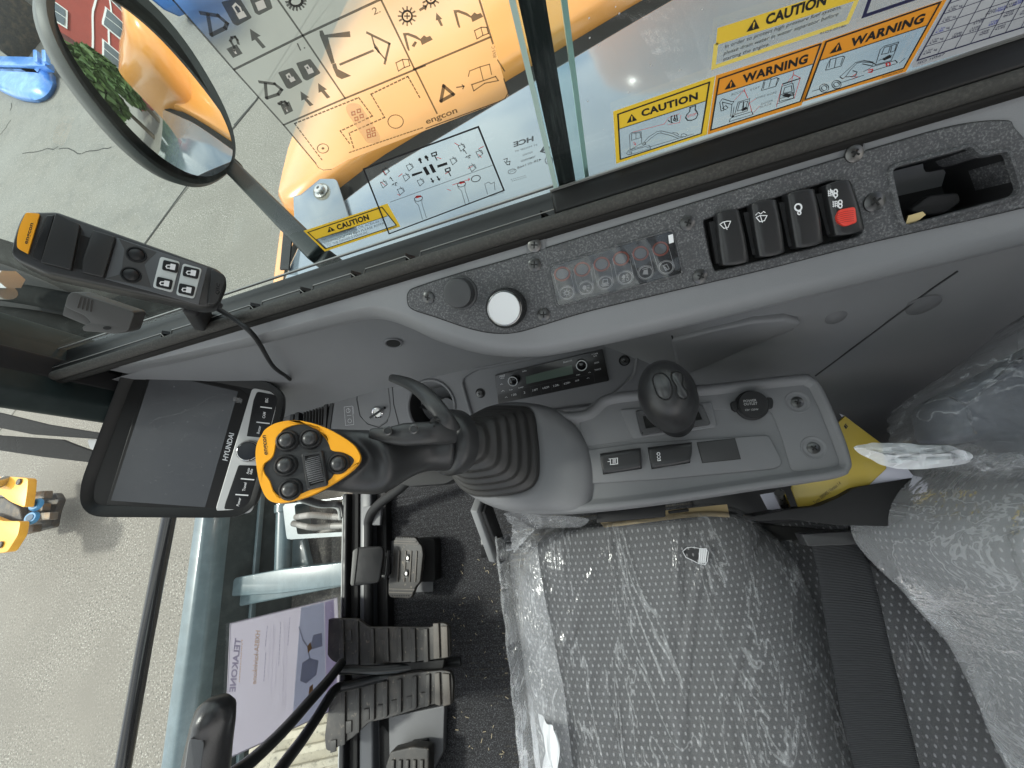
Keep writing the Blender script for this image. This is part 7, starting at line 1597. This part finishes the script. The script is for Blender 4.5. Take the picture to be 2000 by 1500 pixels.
# --- lower left caution about lube oil
s_ = sticker('caution_sticker', 'yellow CAUTION sticker about lube oil above the mirror arm foot', k7s, GF,
    [(535, 452), (1150, 252), (1245, 420), (692, 604)], [(568, 462), (1110, 278), (1215, 410), (695, 582)], [(628, 514), (1152, 342)], yel, ('CAUTION', (788, 444), (1018, 366), (772, 410)), ((712, 464), (768, 446), (724, 420)), .0010)
mb = MB()
for st, a0, b0 in (('RECOMMENDED LUBE OIL ACEA-E6 IS', (672, 524), (1120, 378)), ('EQUIVALENT TO CJ-4 PLEASE REFER', (690, 548), (1130, 402)), ("TO THE DRIVER'S MANUAL.", (708, 568), (1015, 466))):
    (a, b, c) = k7s([a0, b0, (a0[0] - 8, a0[1] - 16)]); mb.text(st, GF, a, b, c, .0004)
(a, b, c) = k7s([(1112, 462), (1222, 426), (1108, 452)]); mb.text('91M1-07340', GF, a, b, c, .0004); mb.build('small_lettering', inkg, s_, smooth=0)
# --- control pattern film
t = thing('control_pattern_sticker', 'clear black framed sticker with joystick pattern drawings low on the front pane', 'sticker')
fr = [(113, 1236), (953, 926), (1141, 1392), (300, 1710)]
mb = MB(); mb.line(k3s(fr), GF, .0014, .0004, True); mb.line(k3s([(308, 1478), (1070, 1203)]), GF, .0004, .0004)
for q in ([(465, 1272), (540, 1250), (545, 1262), (470, 1290)], [(545, 1225), (568, 1215), (600, 1272), (575, 1282)], [(590, 1205), (612, 1196), (645, 1255), (620, 1265)], [(650, 1208), (722, 1184), (728, 1202), (655, 1226)],
          [(512, 1160), (526, 1150), (540, 1168), (533, 1170), (542, 1190), (530, 1195), (520, 1174), (514, 1176)], [(558, 1142), (570, 1132), (592, 1152), (583, 1154), (592, 1172), (580, 1176), (570, 1158), (562, 1160)], [(600, 1304), (612, 1300), (620, 1318), (630, 1316), (625, 1338), (606, 1326), (614, 1322)], [(645, 1290), (657, 1286), (664, 1304), (676, 1300), (670, 1322), (650, 1312), (658, 1308)]): mb.flat(k3s(q), GF, .0005)
for x, y in ((340, 1338), (878, 1137)):
    for a, b in (((-28, -38), (-8, -10)), ((12, -4), (42, -16)), ((8, 12), (28, 30)), ((-12, 8), (-40, 18))):
        mb.line(k3s([(x + a[0] * .4, y + a[1] * .4), (x + a[0], y + a[1])]), GF, .0006, .0004); mb.line(k3s([(x + a[0] * 1.0 - 6, y + a[1] + 8), (x + a[0] * 1.15, y + a[1] * 1.15), (x + a[0] + 8, y + a[1] + 6)]), GF, .0005, .0004)
def mini(x, y, s=1.0): return [[(x, y), (x + 40 * s, y - 12 * s), (x + 52 * s, y + 12 * s), (x + 20 * s, y + 40 * s), (x, y)], [(x + 20 * s, y - 20 * s), (x + 45 * s, y + 10 * s)]]
for x, y in ((250, 1240), (235, 1335), (400, 1285), (360, 1385), (425, 1210), (505, 1320), (805, 1065), (745, 1165), (935, 1110), (885, 1215)):
    for l in mini(x, y): mb.line(k3s(l), GF, .0005, .0004)
for x, y in ((628, 1130), (728, 1245)): mb.line(k3s([(x - 18, y - 8), (x + 16, y - 20), (x + 20, y + 2), (x - 12, y + 12), (x - 18, y - 8)]), GF, .0010, .0004); mb.line(k3s([(x + 4, y + 6), (x + 22, y + 40)]), GF, .0009, .0004)
for x, y, s in ((515, 1460, 1), (830, 1355, 1)):
    mb.line(k3s([(x - 30, y), (x - 22, y + 20), (x + 0, y + 40), (x + 20, y + 110 * s), (x + 30, y + 145)]), GF, .0004, .0004); mb.line(k3s([(x + 28, y - 10), (x + 24, y + 15), (x + 28, y + 40), (x + 48, y + 100), (x + 58, y + 132)]), GF, .0004, .0004); u, v = k3s([(x, y - 8)])[0]; mb.line(ell(u, v, 8, 5, -15, 14), GF, .0006, .0004, True)
u, v = k3s([(935, 1305)])[0]; mb.line(ell(u, v, 9, 6, -15, 16), GF, .0007, .0004, True); mb.line(k3s([(1000, 1345), (1030, 1330), (1045, 1345), (1070, 1330), (1075, 1390)]), GF, .0004, .0004); mb.line(k3s([(1000, 1345), (1020, 1420)]), GF, .0004, .0004)
(a, b, c) = k3s([(1045, 1442), (1140, 1410), (1042, 1434)]); mb.text('91M0-11121', GF, a, b, c, .0004)
mb.build('pictograms', ink, t, smooth=0)
mb = MB()
for l in ([(765, 1352), (890, 1310)], [(880, 1302), (890, 1310), (880, 1320)], [(258, 1250), (280, 1280)], [(240, 1330), (270, 1355)], [(370, 1290), (395, 1270)], [(780, 1045), (805, 1060)], [(960, 1085), (990, 1070)], [(955, 1130), (975, 1150)], [(880, 1230), (910, 1215)], [(650, 1150), (680, 1160)], [(712, 1270), (740, 1255)], [(728, 1385), (750, 1392)], [(362, 1420), (380, 1430)]): mb.line(k3s(l), GF, .0006, .0004)
for x, y in ((512, 1442), (830, 1338)): mb.flat(k3s([(x - 25, y), (x - 10, y - 12), (x + 20, y - 14), (x + 28, y - 2), (x + 5, y + 2), (x - 8, y + 8)]), GF, .0004)
mb.build('red_marks', inkr, t, smooth=0)
mb = MB(); mb.flat(k3s([(c_[0], c_[1]) for c_ in fr]), GF, .0001).build('clear_film', glassmat('film_d', (.96, .97, .97), .6, .15, .06), t, smooth=0)
# --- maker's marks etched on the glass, seen from the back
t = thing('glass_mark', 'mirrored black maker marks printed on the front pane beside the window post', 'marking')
mb = MB()
for st, a0, b0, h_, bo in (('HCE', (1212, 1074), (1358, 1028), 34, .04), ('ST MS028F IM', (1225, 1112), (1385, 1062), 12, 0), ('FUYAO', (1280, 1140), (1350, 1118), 13, .01), ('TEMPERED', (1266, 1185), (1374, 1150), 13, .01), ('43R-011668', (1240, 1235), (1415, 1172), 16, .01)):
    (a, b, c) = k3s([a0, b0, (a0[0] - 3, a0[1] - h_)]); mb.text(st, GF, a, b, c, .0004, bo, flip=True)
for k in range(8): (u, v) = k3s([(1196 + k * 14, 1312 - k * 4)])[0]; mb.flat(ell(u, v, .9, .9, 0, 6), GF, .0004); mb.flat(ell(u + 2, v + 3, .9, .9, 0, 6), GF, .0004)
u, v = k3s([(1470, 1172)])[0]; mb.line(ell(u, v, 7.5, 7.5, 0, 18), GF, .0006, .0004, True); (a, b, c) = k3s([(1456, 1186), (1486, 1178), (1454, 1166)]); mb.text('E1', GF, a, b, c, .0004, .01, flip=True)
u, v = k3s([(1440, 1092)])[0]; mb.line([(u - 8, v + 4), (u - 1, v - 6), (u + 8, v - 4), (u + 1, v + 6)], GF, .0012, .0004, True); mb.line([(u - 4, v + 2), (u + 4, v - 2)], GF, .0016, .0004)
u, v = k3s([(1200, 1252)])[0]; mb.line(ell(u, v, 8, 4.5, -15, 16), GF, .0005, .0004, True); (a, b, c) = k3s([(1182, 1262), (1222, 1248), (1180, 1248)]); mb.text('CCC', GF, a, b, c, .0004, .01, flip=True)
mb.line(k3s([(1140, 1165), (1165, 1158), (1160, 1185), (1185, 1178), (1180, 1205)]), GF, .0008, .0004); mb.line(k3s([(1145, 1180), (1165, 1205), (1182, 1200)]), GF, .0008, .0004)
mb.build('print', inkg, t, smooth=0)
# --- large printed instruction film
t = thing('instruction_film', 'large translucent instruction film with lock and bucket pictograms on the front pane', 'film')
def frost():
    m = bpy.data.materials.new('frosted_film'); m.use_nodes = True; n = m.node_tree; n.nodes.clear(); N_ = lambda k: n.nodes.new(k); L = n.links.new
    out = N_('ShaderNodeOutputMaterial'); tr = N_('ShaderNodeBsdfTransparent'); tr.inputs[0].default_value = (.94, .94, .93, 1)
    rf_ = N_('ShaderNodeBsdfRefraction'); rf_.inputs['Roughness'].default_value = .35; rf_.inputs['IOR'].default_value = 1.09; rf_.inputs[0].default_value = (.96, .96, .95, 1)
    tl = N_('ShaderNodeBsdfTranslucent'); tl.inputs[0].default_value = (.85, .84, .80, 1)
    a = N_('ShaderNodeMixShader'); a.inputs[0].default_value = .72; L(tr.outputs[0], a.inputs[1]); L(rf_.outputs[0], a.inputs[2]); b = N_('ShaderNodeMixShader'); b.inputs[0].default_value = .05; L(a.outputs[0], b.inputs[1]); L(tl.outputs[0], b.inputs[2]); L(b.outputs[0], out.inputs[0]); return m
fo_ = k2s([(-10, -60), (475, 510), (840, 915), (1075, 1200), (1100, 1232), (1135, 1250), (1180, 1243)]) + k3s([(0, 1170), (1110, 745), (1150, 725), (1172, 700), (1172, 670), (1140, 580), (960, -60)])
MB().flat(fo_, GF, .0002).build('frosted_sheet', frost(), t, smooth=0)
bi = M('film_ink', (.02, .018, .016), .6, alpha=.80); B2 = GF.up(.0006)
mb = MB(); A = lambda l, w_=.0011: mb.line(k2s(l), B2, w_); B = lambda l, w_=.0011: mb.line(k3s(l), B2, w_)
A([(-10, -60), (30, 0), (475, 510), (840, 915), (1075, 1195)]); A([(475, 510), (980, 260), (1560, -10)]); A([(840, 915), (1290, 720), (1800, 510), (1875, 480)]); B([(480, 508), (1045, 270)]); A([(795, -5), (980, 260), (1290, 720)]); A([(1545, -20), (1800, 510)])
B([(490, 505), (650, 830)]); B([(955, -20), (1060, 318)]); B([(1095, 440), (1145, 520)], .0008)
A([(1075, 1200), (1095, 1228), (1130, 1245), (1190, 1240)], .0006); B([(1140, 578), (1172, 680), (1150, 722), (1110, 742), (570, 940)], .0008); mb.dash(k3s([(545, 935), (0, 1120)]), B2, .0008, 0, 4, 3)
for pts in ([(235, 95), (360, 115), (425, 170), (412, 205), (310, 255), (285, 105)], [(665, 600), (775, 615), (825, 655), (800, 690), (715, 718), (706, 612)]): A(pts, .0018)
def lockpad(pts, lk):
    mb.flat(rnd(k2s(pts), 6), B2)
sq = [[(382, 15), (515, -20), (608, 130), (500, 190), (470, 175)], [(585, -20), (720, -70), (760, 60), (660, 112), (630, 95)], [(798, 530), (905, 495), (980, 600), (885, 652), (862, 645)], [(930, 462), (1035, 430), (1112, 535), (1010, 592), (985, 580)]]
for q in sq: mb.flat(rnd(k2s(q), 3), B2)
for ar in ([(592, 210), (672, 262), (648, 272), (710, 345), (685, 355), (630, 290), (606, 302)], [(963, 668), (1028, 712), (1008, 718), (1058, 768), (1032, 778), (990, 728), (970, 738)], [(1092, 608), (1158, 655), (1138, 660), (1182, 712), (1158, 722), (1116, 672), (1096, 680)]): mb.flat(k2s(ar), B2)
mb.flat(k3s([(645, 92), (690, 140), (675, 142), (695, 188), (678, 192), (655, 148), (642, 150)]), B2)
for lk in ([(420, 358), (495, 325), (540, 392), (470, 425)], [(815, 768), (880, 742), (910, 812), (850, 842)]): mb.flat(k2s(lk), B2)
A([(478, 345), (450, 300), (460, 275), (485, 270), (500, 290), (508, 318)], .0013); A([(825, 765), (805, 760), (825, 748), (850, 745), (862, 755), (868, 770)], .0016)
mb.flat(k2s([(1102, 225), (1125, 222), (1140, 255), (1325, 228), (1330, 272), (1165, 275), (1215, 460), (1190, 470), (1105, 260)]), B2)
mb.flat(k2s([(1195, 470), (1222, 462), (1235, 505), (1335, 555), (1265, 580), (1228, 560), (1215, 530), (1200, 495)]), B2)
mb.flat(k2s([(1490, 298), (1530, 350), (1555, 400), (1530, 385), (1505, 345)]), B2)
A([(1452, 240), (1615, 320), (1580, 465)], .0013); A([(1485, 262), (1510, 350), (1590, 440)], .0009)
mb.dash(k2s([(1255, 472), (1500, 368)]), B2, .0012, 0, 3, 3)
for q in ([(920, 905), (1390, 715), (1490, 850), (1255, 960), (1330, 1060)], [(1480, 690), (1750, 560), (1840, 720)], [(1480, 690), (1580, 860), (1320, 975), (1355, 1090)], [(920, 905), (1120, 1170)]): mb.dash(k2s(q), B2, .0009, 0, 4.5, 4)
for (st, a0, b0, c0) in (('1.', (960, 372), (1000, 352), (935, 318)), ('2.', (1500, 112), (1552, 88), (1482, 62))): (a, b, c) = k2s([a0, b0, c0]); mb.text(st, B2, a, b, c, 0, .004)
(a, b, c) = k3s([(575, 910), (802, 822), (560, 872)]); mb.text('engcon', B2, a, b, c, 0, .022)
def gear(x, y, r):
    u, v = k3s([(x, y)])[0]; mb.line(ell(u, v, r, r * 1.1, 0, 20), B2, .0010, 0, True)
    for k in range(12): a_ = k * math.pi / 6; mb.line([(u + r * 1.35 * math.cos(a_), v + r * 1.45 * math.sin(a_)), (u + r * 1.8 * math.cos(a_), v + r * 1.9 * math.sin(a_))], B2, .0008)
    mb.line([(u - r * .5, v), (u + r * .5, v)], B2, .0008); mb.line([(u, v - r * .5), (u, v + r * .5)], B2, .0008)
gear(432, 118, 9.5); gear(605, -15, 9.5)
u, v = k2s([(930, 10)])[0]; mb.line(ell(u, v, 12, 9, 0, 20), B2, .0011, 0, True)
for k in range(9): a_ = k * math.pi / 8 - .1; mb.line([(u + 15 * math.cos(a_), v + 12 * math.sin(a_)), (u + 19 * math.cos(a_), v + 17 * math.sin(a_))], B2, .0010)
B([(528, 72), (568, 48)], .0012); B([(552, 42), (570, 48), (565, 66)], .0010)
for dx, dy in ((0, 0), (370, -168)):
    mb.flat(k3s([(x + dx, y + dy) for x, y in [(400, 242), (440, 240), (500, 262), (530, 285), (555, 258), (575, 272), (600, 262), (620, 290), (540, 330), (530, 300), (490, 280), (432, 258), (425, 262), (452, 370), (440, 372), (430, 350)]]), B2)
B([(472, 335), (490, 308)], .0008); B([(482, 340), (498, 312)], .0008)
for (x, y, s) in ((400, 480, 1), (975, 245, 1)):
    B([(x - 50, y - 20), (x + 0, y - 45), (x + 40, y - 45), (x + 52, y + 0), (x + 10, y + 15), (x - 32, y + 40), (x - 50, y - 20)], .0006); B([(x - 2, y - 40), (x + 12, y + 12)], .0006)
u, v = k2s([(1128, 1087)])[0]; mb.line(ell(u, v, 11, 9, 0, 20), B2, .0006, 0, True); mb.flat(ell(u, v, 3, 2.5, 0, 8), B2)
u, v = k2s([(1660, 890)])[0]; mb.line(ell(u, v, 15, 13, 0, 24), B2, .0006, 0, True)
B([(680, 740), (700, 630), (770, 690), (680, 740)], .0022); B([(795, 640), (848, 632), (835, 622)], .0008); B([(848, 632), (840, 650)], .0008)
B([(905, 620), (1080, 560), (1100, 590), (1000, 610), (920, 665), (905, 620)], .0007); B([(880, 560), (890, 520), (965, 490), (1035, 470), (1050, 545)], .0006); B([(965, 490), (990, 590)], .0006)
(a, b, c) = k3s([(1085, 420), (1072, 335), (1062, 425)]); mb.text('8065-C', B2, a, b, c, 0, 0)
mb.build('print', bi, t, smooth=0)
lk = M('film_light', (.72, .68, .62), .5); m2 = MB(); B3 = GF.up(.0009)
for q in ([(875, 572), (910, 560), (928, 588), (893, 604)], [(1005, 510), (1045, 495), (1062, 530), (1022, 545)], [(490, 100), (545, 80), (570, 120), (515, 142)], [(630, 20), (690, -5), (715, 55), (655, 80)]): m2.flat(k2s(q), B3)
for q in ([(872, 572), (862, 552), (880, 540), (892, 560)], [(1008, 505), (996, 488), (1015, 478), (1030, 498)], [(498, 95), (470, 50), (490, 28), (520, 55), (530, 80)]): m2.line(k2s(q), B3, .0009)
for x, y in ((478, 370), (855, 795)): u, v = k2s([(x, y)])[0]; m2.flat(ell(u, v, 2.2, 2.2, 0, 10), B3); m2.line([(u, v), (u + 3, v + 5)], B3, .0010)
m2.build('lock_shapes', lk, t, smooth=0)
m3 = MB(); q = [(1295, 770), (1345, 752), (1400, 765), (1440, 830), (1550, 1000), (1540, 1045), (1450, 1050), (1420, 1000), (1300, 820)]
m3.flat(rnd(k2s(q), 6), B2); m3.build('remote_print', M('film_pink', (.55, .30, .22), .6, alpha=.30), t, smooth=0)
m4 = MB()
for x, y in ((1350, 830), (1390, 812), (1372, 870), (1410, 850), (1460, 960), (1495, 948), (1465, 995), (1500, 985)): m4.line(k2s([(x - 12, y - 8), (x + 10, y - 14), (x + 14, y + 8), (x - 8, y + 14)]), B3, .0008, 0, True)
m4.build('remote_keys', M('film_red', (.45, .15, .10), .6, alpha=.6), t, smooth=0)
# ------------------------------------------------------------------ move every thing's origin to its base
def desc(o):
    out = []
    for c in o.children: out.append(c); out += desc(c)
    return out
for o in [x for x in scene.objects if x.parent is None and x.type in ('EMPTY', 'MESH')]:
    ms = [x for x in [o] + desc(o) if x.type == 'MESH' and len(x.data.vertices)]
    if not ms: continue
    vs = [v.co for m_ in ms for v in m_.data.vertices]
    b = Vector(((min(v.x for v in vs) + max(v.x for v in vs)) / 2, (min(v.y for v in vs) + max(v.y for v in vs)) / 2, min(v.z for v in vs)))
    if o.get('kind') == 'structure': continue
    for m_ in ms: m_.data.transform(Matrix.Translation(-b))
    o.location = b
